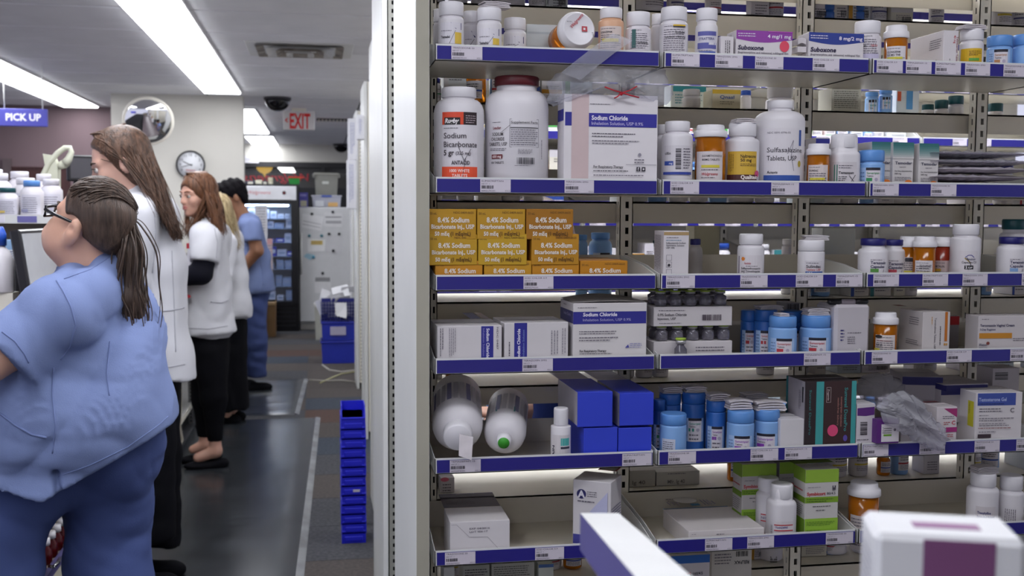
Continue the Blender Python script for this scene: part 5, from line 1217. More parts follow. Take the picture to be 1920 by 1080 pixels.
# ================================================================== stock behind (rear shelves and second unit)
ORD = ['first', 'second', 'third', 'fourth', 'fifth', 'sixth', 'seventh', 'eighth', 'ninth', 'tenth', 'eleventh', 'twelfth', 'thirteenth', 'fourteenth']
def stock_run(x0, x1, y, z, hmax, seed, where, gaps=0.15, dens=1.0, depth=0.09, spot=''):
    r = random.Random(seed); x = x0 + .01; seen = {}
    def lab(nm):
        seen[nm] = seen.get(nm, -1) + 1; return '%s %s from the left, %s' % (ORD[seen[nm]], nm, spot)
    while x < x1 - .03:
        kind = r.choices(('white', 'box', 'blue', 'amber', 'wide', 'navy'), (5, 5, 1.6, 1.2, 1.6, .8))[0]
        if r.random() < gaps: x += r.uniform(.02, .06); continue
        if kind == 'box':
            wd = r.uniform(.028, .075); h = min(hmax, r.uniform(.05, .115)); d = r.uniform(.03, depth)
            if x + wd > x1: break
            key = (round(wd, 2), round(h, 2))
            c = r.choice(('#d0ccd0', '#cfcac6', '#c6c9cc', '#cdc8ba', '#b9c4cc', '#d2cdd4'))
            ac = r.choice(('#2a4aa0', '#2f7a80', '#b0303a', '#3a8a3c', '#c08a26', '#5a5a8c', '#c8c4c8'))
            o = thing('medicine_box', lab('carton'), 'box', (x + wd / 2, y, z), 0, 'cartons ' + where)
            MB().box((-wd / 2, 0, 0), (wd / 2, d, h), card(c), .0008).obj('carton', o)
            a = Art(); a.rng = r; W_, H_ = wd * 1000, h * 1000
            st = r.choice((0, 1, 2))
            if st == 0: a.rect(0, 0, W_, H_ * .22, ac)
            elif st == 1: a.rect(0, H_ * .4, W_, H_ * .55, ac)
            else: a.rect(0, 0, W_ * .18, H_, ac)
            a.lines(W_ * .22, H_ * .25, W_ * .9, H_ * .38, 2, K); a.lines(W_ * .22, H_ * .62, W_ * .9, H_ * .9, 4, G6)
            if r.random() < .4: a.bars(W_ * .5, H_ * .7, W_ * .9, H_ * .85)
            a.lay(flat_map(0, 0, .001, .001, (-wd / 2, 0, h), (1, 0, 0), (0, 0, 1), (0, -1, 0)), 'front_print', o)
            x += wd + r.uniform(.001, .008)
        else:
            R = r.uniform(.016, .024) if kind != 'wide' else r.uniform(.028, .042); h = min(hmax, R * r.uniform(3.2, 4.4))
            if x + 2 * R > x1: break
            bc, cc = {'white': ('white', 'capw'), 'blue': ('blue2', 'blue'), 'amber': ('amber', 'capw'), 'wide': ('white', r.choice(('capw', 'capw', 'teal', 'roy'))), 'navy': ('white', 'navy')}[kind]
            bm = M_amber if bc == 'amber' else PLAST[bc]
            nm = {'white': 'white pill bottle', 'blue': 'light blue pill bottle', 'amber': 'amber pill bottle', 'wide': 'wide white pill bottle', 'navy': 'navy-capped pill bottle'}[kind]
            o = thing('pill_bottle', lab(nm), 'bottle', (x + R, y + R, z), r.uniform(-.5, .5), nm + 's ' + where)
            hc = h * .2
            MB().lathe([(R * .9, 0), (R, .003), (R, h - hc - R * .4), (R * .78, h - hc - R * .08), (R * .74, h - hc + .002)], bm, 18).obj('body', o)
            MB().lathe([(R * .88, h - hc), (R * .88, h - .002), (R * .8, h), (0, h)], PLAST[cc], 24, rib=.015).obj('cap', o)
            a = Art(); a.rng = r; W_ = R * 1000
            a.rect(-W_ * .9, -h * 620, W_ * .9, -h * 140, '#d2ced4'); ac = r.choice(('#2a4aa0', '#b0303a', '#3a8a5c', '#c9b23a', '#4a4a7a'))
            a.rect(-W_ * .9, -h * 380, W_ * .9, -h * 330, ac); a.lines(-W_ * .7, -h * 560, W_ * .6, -h * 430, 2, K); a.lines(-W_ * .7, -h * 310, W_ * .7, -h * 170, 3, G6)
            a.lay(cyl_map(0, 0, .001, R, 0), 'paper_label', o)
            x += 2 * R + r.uniform(.001, .008)
W1 = 'on the rear shelves of the nearest unit'
for bi, (xa, xb) in enumerate(BAYS):
    for ri, z in enumerate(REAR):
        if ri == 0 or (ri == 2 and bi > 0): continue
        if (bi == 0 and ri in (5, 6)) or ri == 4 and bi < 2: continue
        stock_run(xa + (.24 if (bi, ri) == (1, 6) else .01), xb - .01, 2.345 + .02 * (ri % 2), z + .001, [0, .12, .13, .10, .10, .11, .085, .06][ri], bi * 31 + ri, W1, gaps=.22 if ri < 4 else .3, spot='%s rear shelf behind the %s bay' % (ORD[ri - 1], ['left', 'middle', 'right', 'far right'][bi]))
W2 = 'on the second shelving unit in the bright aisle'
for bi, (xa, xb) in enumerate(BAYS2[:3]):
    for ri, z in enumerate(Z2[:-2]):
        stock_run(xa + .01, xb - .01, Y2 + .02, z - SH, .11, 500 + bi * 17 + ri, W2, gaps=.1, spot='%s tray in %s bay of second unit' % (ORD[ri], ['left', 'middle', 'right'][bi]))
z = REAR[2] + .001
a = Art(); a.rect(1336, 168, 1389, 176, '#c9a52c'); a.text('Qnasl', 1350, 185, 6, '#2c4a8a', bold=.02, w=27); a.lines(1350, 189, 1378, 197, 2, '#6a6454')
carton('cream box with mustard top seen in the gap above the bottles', 1336, 1389, 168, 0, Y=2.37, d=.06, z0=z, col='#b9b19a', front=a)
bottle('small white bottle with royal blue cap in the upper gap', 1388, 1409, 170, z, cap=9, sh=2, capw=.95, cc='roy', Y=2.40)
bottle('grey-capped squat bottle in the upper gap, left of the cream box', 1279, 1314, 168, z, cap=12, sh=4, capw=.92, cc='grey', bc='grey', Y=2.37)
carton('white and teal printed carton at the back of the upper gap', 1258, 1324, 160, 0, Y=2.46, d=.05, z0=z, col='#cfd6d6', front=Art().rect(1262, 162, 1324, 172, '#3a9aa6').lines(1266, 176, 1318, 196, 4, '#3a8a96'))
bottle('white bottle with a paper on its cap behind the tall wide bottle', 1436, 1490, 158, z, cap=26, sh=4, capw=.9, cc='grey', Y=2.38)
carton('grey-white box densely printed on its back in the upper gap', 1560, 1615, 165, 0, Y=2.36, d=.07, z0=z, col='#b9b8ae', front=Art().lines(1564, 170, 1611, 204, 9, '#5a5a52'))
for q, (x0, x1, tp_) in enumerate(((1622, 1648, 173), (1648, 1674, 168))):
    bottle('light blue bottle in the right upper gap, %s of two' % ['left', 'right'][q], x0, x1, tp_, z, cap=8, sh=2, capw=.95, cc='blue', bc='blue2', Y=2.44, art=blue_lab(x0 + 1, tp_ + 12, x1 - 1, tp_ + 34, '#2f8a86'))
for q, (x0, x1, tp_) in enumerate(((1728, 1752, 196), (1752, 1779, 188), (1777, 1808, 180), (1852, 1882, 194))):
    bottle('white bottle with dark teal cap in the right upper gap, %s from left' % ORD[q], x0, x1, tp_, z, cap=16, sh=3, capw=.96, cc='teal', Y=2.36)
carton('white pack with blue panel in the right upper gap', 1682, 1724, 168, 0, Y=2.46, d=.05, z0=z, col='#d2d8de', front=Art().rect(1700, 170, 1712, 205, '#5a9ad2').rect(1683, 172, 1690, 190, '#d8603a'))
z = REAR[1] + .001
for q, (x0, x1) in enumerate(((1537, 1566), (1562, 1600), (1598, 1622), (1620, 1642))):
    bottle('steel blue bottle behind the top tray, %s from left' % ORD[q], x0, x1, 6, z, cap=14, sh=2, capw=1.0, cc='dblue', bc='dblue', Y=2.36 + .03 * (q % 2))
z = REAR[4] + .001
bottle('big light blue bottle seen right of the golden boxes', 1104, 1148, 436, z, cap=12, sh=14, capw=.8, cc='blue', bc='blue2', Y=2.40, art=Art().rect(1112, 466, 1146, 500, '#c4ccd8').rect(1126, 466, 1146, 471, K))
bottle('light blue bottle half hidden by the golden boxes', 1080, 1102, 440, z, cap=10, sh=8, capw=.9, cc='blue', bc='blue2', Y=2.38)
carton('tall olive-cream carton behind the tall narrow white box', 1302, 1350, 424, 0, Y=2.40, d=.06, z0=z, col='#b0ac94')
carton('tall pale carton seen between the straight bottle and the navy caps', 1543, 1604, 428, 0, Y=2.40, d=.06, z0=z, col='#c9ccca')
bottle('white bottle with two dark blue bars seen beside the slotted post', 1466, 1490, 448, z, cap=10, sh=3, capw=.9, Y=2.42, art=Art().rect(1477, 470, 1480, 488, '#2a3a80').rect(1483, 470, 1486, 488, '#2a3a80'))
# the few things on the left rear shelves that the photograph shows singly
z = REAR[5] + .001
bottle('round white cap bottle at the left end of the bright rear ledge', 812, 829, 701, z, cap=9, capw=1.0, sh=1, Y=2.42)
vial('small amber vial on the bright rear ledge beside the white cap', 834, 857, 690, z, cap=4, Y=2.42)
z = REAR[6] + .001
a = Art(); a.disc(834, 899, 8, '#e07088', ry=4); a.lines(830, 906, 846, 928, 4, G6)
carton('white slip box with pink dot at the left end of the lower rear ledge', 826, 852, 896, 5, Y=2.36, d=.05, z0=z, front=a)
carton('grey box behind the pink-dot slip on the lower rear ledge', 806, 824, 886, 5, Y=2.40, d=.05, z0=z, col='#9a988f', front=Art().text('LUSC', 809, 912, 5, K, w=14))
a = Art(); a.text('Mfr. lg 40', 1252, 906, 7, '#5a5650', w=32); a.lines(1252, 886, 1290, 890, 1, G6)
carton('low cream carton with upside-down lot number, lower rear ledge', 1231, 1312, 884, 5, Y=2.34, d=.09, z0=z, col='#b4b0a6', front=a)
carton('low cream carton left of the one with the lot number', 1176, 1229, 882, 5, Y=2.34, d=.09, z0=z, col='#aeaaa0', front=Art().text('lg 40', 1186, 908, 7, '#5a5650', w=24))
# ================================================================== left counter
CX = -0.86
def rbox(t, name, lo, hi, m, bev=0.0, parent=None):
    o = Vector(t.location); return shift(MB().box(lo, hi, m, bev), o).obj(name, parent or t)
M_cab = mat('cream cabinet laminate', '#bdb8a6', 0.5, var=0.05)
M_strip2 = mat('violet shelf strip', '#4a4478', 0.4)
# drawer cabinet under the front counter end
t = thing('drawer_cabinet', 'cream cabinet with a low drawer under a row of red bottles', 'cabinet', (-1.2, 3.7, 0))
rbox(t, 'plinth', (-1.6, 3.05, 0), (CX - .05, 4.6, .14), mat('dark plinth', '#15151a', .6))
rbox(t, 'side_panel', (-1.6, 4.08, .14), (CX - .005, 4.11, 1.06), M_cab)
rbox(t, 'back_panel', (-1.6, 3.05, .14), (-1.57, 4.6, 1.06), M_cab)
rbox(t, 'shelf', (-1.57, 3.05, .275), (CX - .02, 4.08, .285), M_cab)
rbox(t, 'shelf', (-1.57, 3.05, .62), (CX - .02, 4.08, .635), M_cab)
d = rbox(t, 'drawer', (CX - .02, 3.1, .15), (CX, 4.07, .285), M_cab, .003)
hp = [W(93, 1062, CX + .002), W(100, 1063, CX + .03), W(109, 1055, CX + .03), W(112, 1047, CX + .002)]
hb = MB().tube([Vector(p) - t.location for p in hp], .006, mat('chrome handle', '#9a9a9c', .2, metal=1), 8); o = hb.obj('handle', d)
rbox(t, 'label_strip', (CX - .016, 3.08, .285), (CX + .002, 4.07, .312), M_strip2)
rbox(t, 'tall_panel', (CX - .03, 4.11, .14), (CX - .005, 4.6, 1.06), M_cab)
M_redliq = mat('dark red syrup', '#4a0c12', .15, var=.2)
n_ = 0
for j in range(2):
    for i in range(11):
        o = thing('syrup_bottle', 'small dark red bottle, %s from the near end, %s row above the drawer' % (ORD[i], ['front', 'back'][j]), 'bottle', (CX - .05 - j * .05, 3.2 + i * .078 + j * .01, .286), 0, 'red bottles above the drawer')
        MB().lathe([(.019, 0), (.021, .003), (.021, .05), (.012, .062), (.012, .068)], M_redliq, 16).obj('body', o)
        MB().lathe([(.016, .066), (.016, .09), (.0, .09)], M_capw, 24, rib=.02).obj('cap', o)
# long counter base beyond, open gondola shelves facing the aisle
t = thing('counter_base', 'white open counter base with slotted posts along the aisle', 'counter', (-1.2, 7.0, 0))
rbox(t, 'back_panel', (-1.6, 4.6, 0), (-1.57, 9.8, 1.06), M_cab)
for z in (.13, .42, .72):
    s_ = rbox(t, 'shelf', (-1.57, 4.62, z), (CX, 9.8, z + .02), M_white)
    rbox(t, 'label_strip', (CX, 4.62, z - .008), (CX + .003, 9.8, z + .026), M_cream, 0, s_)
rbox(t, 'plinth', (-1.57, 4.6, 0), (CX - .04, 9.8, .12), mat('dark plinth', '#15151a', .6))
for y in (5.05, 5.9, 6.75, 7.6, 8.45):
    upright(t, t.location, CX - .03, y, .03, .03, 0, 1.05, pitch=.025, m=mat('steel standard', '#8d8d90', .35, metal=.4))
for i, (y, c, nm) in enumerate(((6.25, '#c83a70', 'pink'), (6.40, '#8ab02c', 'green'), (6.52, '#d8d4cc', 'white'), (5.6, '#d2cec8', 'cream'), (7.0, '#c9c6c0', 'beige'))):
    for k_, z in enumerate((.15, .44)):
        o = thing('stock_carton', '%s carton on the %s shelf of the counter base' % (nm, ['lower', 'upper'][k_]), 'box', (CX - .11, y, z), 0, 'cartons in the counter base')
        MB().box((-.08, 0, 0), (.09, .10, .2 + .03 * (i % 2)), card(c), .002).obj('carton', o)
        MB().box((.09, .015, .06), (.0905, .085, .1), card('#e4e0da' if i < 2 else '#8a5a9a')).obj('front_panel', o)
# chain-like cord hanging at the post
t = thing('phone_cord', 'grey cord hanging from the counter beside the black skirt', 'cord', W(338, 720, CX + .02))
o = t.location; MB().tube([W(337, 695, CX + .02) - o, W(339, 750, CX + .02) - o, W(337, 800, CX + .03) - o, W(342, 825, CX + .05) - o, W(336, 840, CX + .06) - o], .009, mat('cord grey', '#8a8478', .7), 6).obj('cord', t)
t = thing('worktop', 'long dark counter worktop where the staff are working', 'counter', (-1.2, 6.4, 1.06))
rbox(t, 'slab', (-1.75, 3.0, 1.06), (CX + .03, 9.8, 1.1), mat('dark laminate', '#4a4044', .35, var=.15, scale=6), .006)
# raised shelf crowded with white bottles
YR = 4.35
t = thing('raised_shelf', 'raised counter shelf holding crowded white bottles at left', 'shelf', (-1.35, YR, 1.1))
zs = P(40, 412, YR).z + .012
rbox(t, 'board', (-1.95, YR, zs - .018), (-.98, YR + .3, zs), M_white)
st_ = rbox(t, 'label_strip', (-1.95, YR - .004, zs - .026), (-.98, YR, zs + .006), M_white)
for i in range(8):
    x = -1.93 + i * .115
    rbox(t, 'price_tag', (x, YR - .006, zs - .022), (x + .07, YR - .004, zs + .002), mat('tag violet', '#6a66a0', .5) if i % 2 else card('#dad6e0'), 0, st_)
rbox(t, 'back_panel', (-1.95, YR + .29, 1.1), (-.98, YR + .31, zs), mat('beige backboard', '#8d8578', .7))
for x in (-1.93, -1.0): rbox(t, 'support', (x, YR + .02, 1.1), (x + .02, YR + .28, zs - .018), M_cream)
r = random.Random(9)
for row in range(3):
    x = -1.9 + .02 * row; k_ = 0
    while x < -1.02:
        R = r.uniform(.033, .05); h = r.uniform(.105, .15) + row * .022
        if x + 2 * R > -.985: break
        o = thing('stock_bottle', '%s white bottle from the left, %s row of the raised counter shelf' % (ORD[k_], ['front', 'middle', 'back'][row]), 'bottle', (x + R, YR + .05 + row * .095, zs + .0005), r.uniform(-.3, .3), 'bottles crowded on the raised counter shelf')
        hc = h * .16
        MB().lathe([(R * .9, 0), (R, .003), (R, h - hc - R * .5), (R * .7, h - hc - R * .1), (R * .62, h - hc)], M_plw, 24).obj('body', o)
        MB().lathe([(R * .72, h - hc), (R * .72, h - .003), (R * .66, h), (0, h)], PLAST[r.choices(('capw', 'teal', 'blue'), (8, .7, .6))[0]], 36, rib=.015).obj('cap', o)
        a = Art(); a.rng = r; W_ = R * 1000
        a.rect(-W_ * .9, -h * 600, W_ * .9, -h * 60, '#d4d2dc'); a.lines(-W_ * .7, -h * 540, W_ * .6, -h * 80, 8, '#6a6878'); a.rect(-W_ * .9, -h * 200, -W_ * .2, -h * 120, r.choice(('#8aa8d8', '#c9b060', '#9a9ab8')))
        a.lay(cyl_map(0, 0, .001, R, 0), 'paper_label', o)
        x += 2 * R + .004; k_ += 1
# jug, black unit, monitors, gooseneck scanner on the counter
pj = P(2, 548, 3.9)
t = thing('white_jug', 'white plastic jug with blue cap at the left picture edge', 'jug', (pj.x, 3.9, 1.1))
MB().box((-.045, -.03, 0), (.045, .05, pj.z - 1.1 - .001), M_cream).obj('riser', t)
zz = pj.z - 1.1
MB().lathe([(.04, zz), (.044, zz + .005), (.044, zz + .11), (.03, zz + .14), (.018, zz + .155), (.016, zz + .165)], M_plw, 24).obj('body', t)
MB().lathe([(.022, zz + .16), (.022, zz + .2), (.012, zz + .225), (0, zz + .225)], PLAST['roy'], 20).obj('cap', t)
c = carton('small light blue carton stack behind the white jug', 3, 27, 450, 0, Y=4.15, d=.08, z0=1.1, col='#8fb2d8', front=Art().rect(3, 468, 27, 484, '#d8dce2').lines(5, 470, 24, 482, 3, NV))
t = thing('computer_unit', 'black computer case standing on the counter below the raised shelf', 'computer', (P(42, 500, 4.1).x, 4.1, 1.1))
MB().box((-.028, 0, 0), (.03, .18, P(42, 450, 4.1).z - 1.1), mat('black case', '#0e0c12', .35), .004).obj('case', t)
for i in range(5): MB().box((-.022, -.002, .05 + i * .03), (.022, 0, .062 + i * .03), M_dark).obj('vent_slot', t)
def monitor(label, x, y, z, wd, hh, rotz, tilt, scr, foot):
    t = thing('monitor', label, 'monitor', (x, y, z), rotz)
    M = Matrix.Translation((0, 0, foot)) @ Matrix.Rotation(tilt, 4, 'X')
    MB().box((-wd / 2, 0, 0), (wd / 2, .035, hh), mat('monitor black', '#141218', .35), .006, M).obj('housing', t)
    MB().box((-wd / 2 + .015, -.001, .015), (wd / 2 - .015, 0, hh - .015), scr, 0, M).obj('screen', t)
    if foot > .02:
        MB().box((-.03, .03, 0), (.03, .05, foot + .1), mat('monitor black', '#141218', .35)).obj('stand', t)
    MB().lathe([(.11, 0), (.11, .008), (.02, .02)], mat('monitor black', '#141218', .35), 24).obj('foot', t)
    return t
pm = P(92, 500, 4.0)
monitor('monitor with a pale page, edge-on beside the seated face, on the counter', pm.x, 4.0, 1.1, .34, P(92, 422, 4.0).z - 1.1 - .03, math.radians(86), math.radians(-8), mat('pale screen', '#a5a6aa', .25, emit=.12), .02)
pm = P(152, 300, 5.4)
monitor('dark grey monitor behind the long-haired woman', pm.x + .0, 5.4, 1.1, .125, .125, math.radians(20), 0, mat('dark screen', '#4a484e', .3), P(152, 340, 5.4).z - 1.1)
t = thing('gooseneck_scanner', 'off-white gooseneck barcode scanner with wedge head behind the white bottles', 'lamp', P(90, 300, 4.95))
o = Vector((t.location.x, 4.95, 1.1)); t.location = o
M_ow = mat('off white plastic', '#cfd0bc', .45)  # barcode scanner on a bent tube, gives no light
gp = [(60, 600), (66, 470), (77, 336), (92, 305), (108, 287), (122, 277), (131, 277), (134, 285), (129, 298), (122, 307)]
MB().tube([P(x, y, 4.95) - o if y < 590 else Vector((P(60, 470, 4.95).x - o.x, 0, 0)) for x, y in gp], [.012] * 8 + [.016, .02], M_ow, 12).obj('gooseneck', t)
w0 = [P(80, 288, 4.95) - o, P(99, 291, 4.95) - o, P(108, 312, 4.95) - o, P(108, 360, 4.95) - o, P(93, 360, 4.95) - o]
b = MB(); b.add([tuple(p) for p in w0] + [tuple(p + Vector((0, .06, 0))) for p in w0], [(0, 4, 3, 2, 1), (5, 6, 7, 8, 9)] + [(i, (i + 1) % 5, 5 + (i + 1) % 5, 5 + i) for i in range(5)], M_ow); b.obj('scanner_head', t)
b = MB().tube([P(122, 307, 4.95) - o, P(106, 313, 4.98) - o], [.02, .014], M_ow, 10); b.obj('joint', t)
MB().box((-.08, -.06, 0), (.08, .08, .02), M_ow, .004).obj('base', t)

# ================================================================== back of the aisle
YK = 13.3
xa, xb = P(436, 400, YK).x, P(559, 400, YK).x
zt = P(500, 345, YK).z
t = thing('drinks_cooler', 'black glass-door cooler with white lettered header', 'refrigerator', ((xa + xb) / 2, YK, 0))
hw = (xb - xa) / 2; M_blk = mat('black cooler body', '#0b0b10', .3)
def R_(px): return P(px, 400, YK).x - (xa + xb) / 2
def Z_(py): return P(500, py, YK).z
g0, g1, gz0, gz1 = R_(446), R_(546), Z_(565), Z_(382)
MB().box((-hw, .02, 0), (g0, .72, zt), M_blk).obj('side', t)
MB().box((g1, .02, 0), (hw, .72, zt), M_blk).obj('side', t)
MB().box((g0, .02, 0), (g1, .72, gz0), M_blk).obj('base', t)
MB().box((g0, .02, gz1), (g1, .72, zt), M_blk).obj('top', t)
M_cool = mat('cooler lining', '#c4d4e6', .4)
MB().box((g0, .68, gz0), (g1, .72, gz1), M_cool).obj('back_liner', t)
MB().box((-hw + .02, -.02, Z_(375)), (hw - .02, .02, Z_(349)), mat('header white', '#dedfe4', .3), .004).obj('header', t)
a = Art(); a.text('Walgreens', 464, 364, 6.5, '#c86a72', ital=.35, w=44, bold=0.0); a.disc(533, 361.5, 3.6, '#1a1418'); a.disc(533, 361.5, 1.8, '#7a2028')
kz = (Z_(349) - Z_(375)) / 26
a.lay(flat_map(497.5, 362, 2 * hw / 123, kz, (0, -.0205, Z_(362)), (1, 0, 0), (0, 0, 1), (0, -1, 0)), 'header_print', t)
for i in range(5): MB().box((-hw + .04, .0, .06 + i * .055), (hw - .04, .022, .075 + i * .055), mat('grille black', '#16161c', .3)).obj('grille_bar', t)
for nm, lo, hi in (('door_stile', (g0 - .03, -.03, gz0 - .03), (g0 + .0, .02, gz1 + .03)), ('door_stile', (g1, -.03, gz0 - .03), (hw, .02, gz1 + .03)), ('door_rail', (g0, -.03, gz0 - .05), (g1, .02, gz0)), ('door_rail', (g0, -.03, gz1), (g1, .02, gz1 + .05))):
    MB().box(lo, hi, M_blk).obj(nm, t)
MB().box((g0, -.012, gz0), (g1, -.006, gz1), clear_mat('cooler glass', '#f2f6ff', .04, .02, 0)).obj('glass_pane', t)
MB().box((g0 + .03, .04, gz1 - .03), (g1 - .03, .07, gz1 - .01), glow_mat('cooler lamp', (.72, .85, 1.0), 16.0)).obj('lamp_tube', t)
SHY = [565, 538, 505, 481, 455, 428, 410]
for y in SHY[1:]: MB().box((g0, .1, Z_(y) - .008), (g1, .66, Z_(y)), mat('cooler shelf', '#9fb4cc', .4)).obj('shelf', t)
r = random.Random(2)
for si, y in enumerate(SHY):
    x = g0 + .03; k_ = 0
    while x < g1 - .05:
        wd = r.uniform(.05, .12); h = r.uniform(.04, .13)
        if y in (481, 455) : c = '#2c3ac0' if r.random() < .7 else '#d8e0ee'
        else: c = r.choice(('#e2e8f2', '#cfd8e6', '#dfe6f0', '#9ab0d0'))
        o = thing('chilled_carton', '%s pack from the left on the %s shelf in the lit cooler' % (ORD[k_], ['bottom', 'second', 'third', 'fourth', 'fifth', 'sixth', 'top'][si]), 'box', ((xa + xb) / 2 + x + wd / 2, YK + .12, Z_(y) + .001), 0, 'packs inside the cooler')
        MB().box((-wd / 2, 0, 0), (wd / 2, .12, h), card(c), .003).obj('carton', o)
        MB().box((-wd / 3, -.001, h * .3), (wd / 3, 0, h * .7), card('#eef2f8' if c[1] == '2' else '#a8b8d0')).obj('front_panel', o)
        x += wd + r.uniform(.005, .03); k_ += 1
o = thing('door_notice', 'paper notices taped on the cooler door glass', 'notice', ((xa + xb) / 2, YK - .014, Z_(500)))
a = Art(); a.rect(478, 384, 501, 455, '#d4d4da'); a.lines(481, 388, 498, 440, 10, '#8a8a94'); a.rect(500, 447, 510, 512, '#c9bcc0'); a.lines(501, 452, 509, 508, 10, '#a08088'); a.rect(500, 447, 510, 458, '#d0a0a4')
a.lay(flat_map(497.5, 500, 2 * hw / 123, kz, (0, 0, 0), (1, 0, 0), (0, 0, 1), (0, -1, 0)), 'paper', o)
# things on the cooler
t = thing('plastic_basket', 'green basket with red rim on top of the cooler', 'basket', P(552, 345.5, YK + .2))
MB().lathe([(.08, 0), (.095, .075), (.088, .075), (.075, .01)], mat('green basket', '#2a8a3c', .4), 4, Matrix.Rotation(.78, 4, 'Z'), smooth=False).obj('body', t)
MB().box((-.075, -.075, .075), (.11, .075, .09), mat('red rim', '#c83a28', .4), .003).obj('rim', t)
for lb, x0, x1, y0, y1, c in (('dark blue folder lying on the cooler', 460, 478, 339, 345.5, '#23233c'), ('yellow and white pack on the cooler', 479, 491, 338, 345.5, '#d2d0b8'), ('cream bottle-like pack on the cooler', 503, 511, 333, 345.5, '#b8b49a'), ('dark pack on the cooler beside the basket', 491, 502, 340, 345.5, '#2c2a3a')):
    p0 = P(x0, y1, YK + .25); p1 = P(x1, y0, YK + .25); o = thing('stored_pack', lb, 'box', ((p0.x + p1.x) / 2, YK + .25, zt + .001))
    w_ = (p1.x - p0.x) / 2; MB().box((-w_, 0, 0), (w_, .15, P(x0, y0, YK + .25).z - zt), card(c), .003).obj('carton', o); MB().box((-w_ * .5, -.001, .005), (w_ * .6, 0, .03), card('#d8d6c8')).obj('front_panel', o)
# white fridge
YG = 13.5
xa, xb = P(561, 500, YG).x, P(690, 500, YG).x; o0 = (xa + xb) / 2
zt = P(600, 388.5, YG).z
t = thing('white_fridge', 'white refrigerator covered with notes and magnets', 'refrigerator', (o0, YG, 0))
M_fr = mat('fridge enamel', '#cbccce', .35, var=.03, bump=.03, bscale=60)
MB().box((xa - o0, .03, .0), (xb - o0, .7, zt), M_fr, .01).obj('cabinet', t)
MB().box((xa - o0, -.03, P(600, 603, YG).z), (xb - o0, .028, zt), M_fr, .012).obj('door', t)
MB().box((xa - o0 + .01, -.0, .0), (xb - o0 - .01, .03, P(600, 607, YG).z), mat('fridge kick', '#8d8a86', .5)).obj('kick_plate', t)
MB().tube([P(565, 437, YG - .06) - t.location, P(565, 476, YG - .075) - t.location, P(565, 514, YG - .06) - t.location], .012, M_white, 8).obj('handle', t)
YN = YG - .034
def note(label, pts, col, extra=None, mags=()):
    c = P(sum(p[0] for p in pts) / len(pts), sum(p[1] for p in pts) / len(pts), YN)
    o = thing('fridge_note', label, 'note', c, 0, 'notes on the white fridge')
    v = [P(x, y, YN) - c for x, y in pts]; n = len(v)
    MB().add([tuple(p) for p in v] + [tuple(p + Vector((0, .002, 0))) for p in v], [tuple(range(n))[::-1], tuple(range(n, 2 * n))] + [(i, (i + 1) % n, n + (i + 1) % n, n + i) for i in range(n)], card(col)).obj('paper', o)
    if extra: extra.lay(lambda px, py, l: tuple(P(px, py, YN - l) - c), 'note_print', o, base=.001, eps=.001)
    for mx, my, mc in mags:
        q = P(mx, my, YN - .012) - c; MB().lathe([(.016, -.006), (.018, 0), (.016, .008), (0, .01)], card(mc), 12, Matrix.Translation(q) @ Matrix.Rotation(math.pi / 2, 4, 'X')).obj('magnet', o)
note('tilted ruled white paper at upper left of the fridge', [(567, 400), (607, 406), (602, 433), (565, 426)], '#dcdcde', Art().stroke([(568, 414), (602, 421)], 1, '#8a8a90').stroke([(567, 420), (601, 427)], 1, '#8a8a90'), [(585, 401, '#15141c')])
note('white paper with grey bars at upper right of the fridge', [(608, 398), (642, 400), (641, 426), (606, 424)], '#d6d6d8', Art().rect(610, 406, 640, 408, '#7a7a80').rect(611, 414, 640, 419, '#a4a4a8'), [(624, 397.5, '#15141c')])
note('white rounded note with yellow print held by two teal magnets', [(576, 448), (611, 449), (609, 471), (577, 472)], '#dfdfe0', Art().rect(583, 451, 605, 459, '#c8b46a').lines(584, 452, 603, 458, 2, '#a06a4a'), [(580, 442, '#2f7a8a'), (603, 442, '#2f7a8a')])
note('crumpled white paper held by black magnets at the right of the fridge', [(612, 441), (642, 441), (640, 475), (611, 474)], '#c9c9cc', None, [(617, 438.5, '#15141c'), (636, 438.5, '#15141c'), (625, 470, '#15141c')])
note('blue and white fish-shaped magnet note on the fridge', [(569, 481), (575, 475), (590, 478), (591, 484), (580, 487)], '#9cc0d0', None, [(588, 482, '#3a8aa8')])
note('white memo pad with grey header low on the fridge', [(590, 519), (620, 519), (621, 543), (612, 549), (590, 550)], '#dadadc', Art().rect(591, 520, 619, 528, '#8d8d90'), [(605, 512.5, '#15141c')])
# on the fridge
def tapered(label, nm, cat, x0, x1, y0, y1, Y, col, top=1.12, lidc=None, dp=.3, m=None):
    p0, p1 = P(x0, y1, Y), P(x1, y1, Y); c = Vector(((p0.x + p1.x) / 2, Y, p0.z)); h = P(x0, y0, Y).z - p0.z; hw = (p1.x - p0.x) / 2
    o = thing(nm, label, cat, c); b = MB(); q = hw / top
    vs = [(sx * (q if k == 0 else hw), (dp / 2) + sy * dp / 2 * (1 / top if k == 0 else 1), k * h) for k in (0, 1) for sx, sy in ((-1, -1), (1, -1), (1, 1), (-1, 1))]
    b.add(vs, [(3, 2, 1, 0), (4, 5, 6, 7), (0, 1, 5, 4), (1, 2, 6, 5), (2, 3, 7, 6), (3, 0, 4, 7)], m or mat('bin_' + col, col, .4)); b.obj('body', o)
    MB().box((-hw * 1.05, -.01, h * .9), (hw * 1.05, dp + .01, h * 1.0), mat('lid_' + (lidc or col), lidc or col, .4), .006).obj('rim', o)
    return o, h, hw
o, h, hw = tapered('translucent storage box with blue latch on the fridge', 'storage_box', 'box', 585, 640, 366, 388.2, YG + .15, '#b4b6c4', 1.08, '#c4c6d4')
MB().box((-hw * .35, -.02, h * .85), (hw * .35, -.008, h * 1.0), mat('blue latch', '#4a62b8', .4), .004).obj('latch', o)
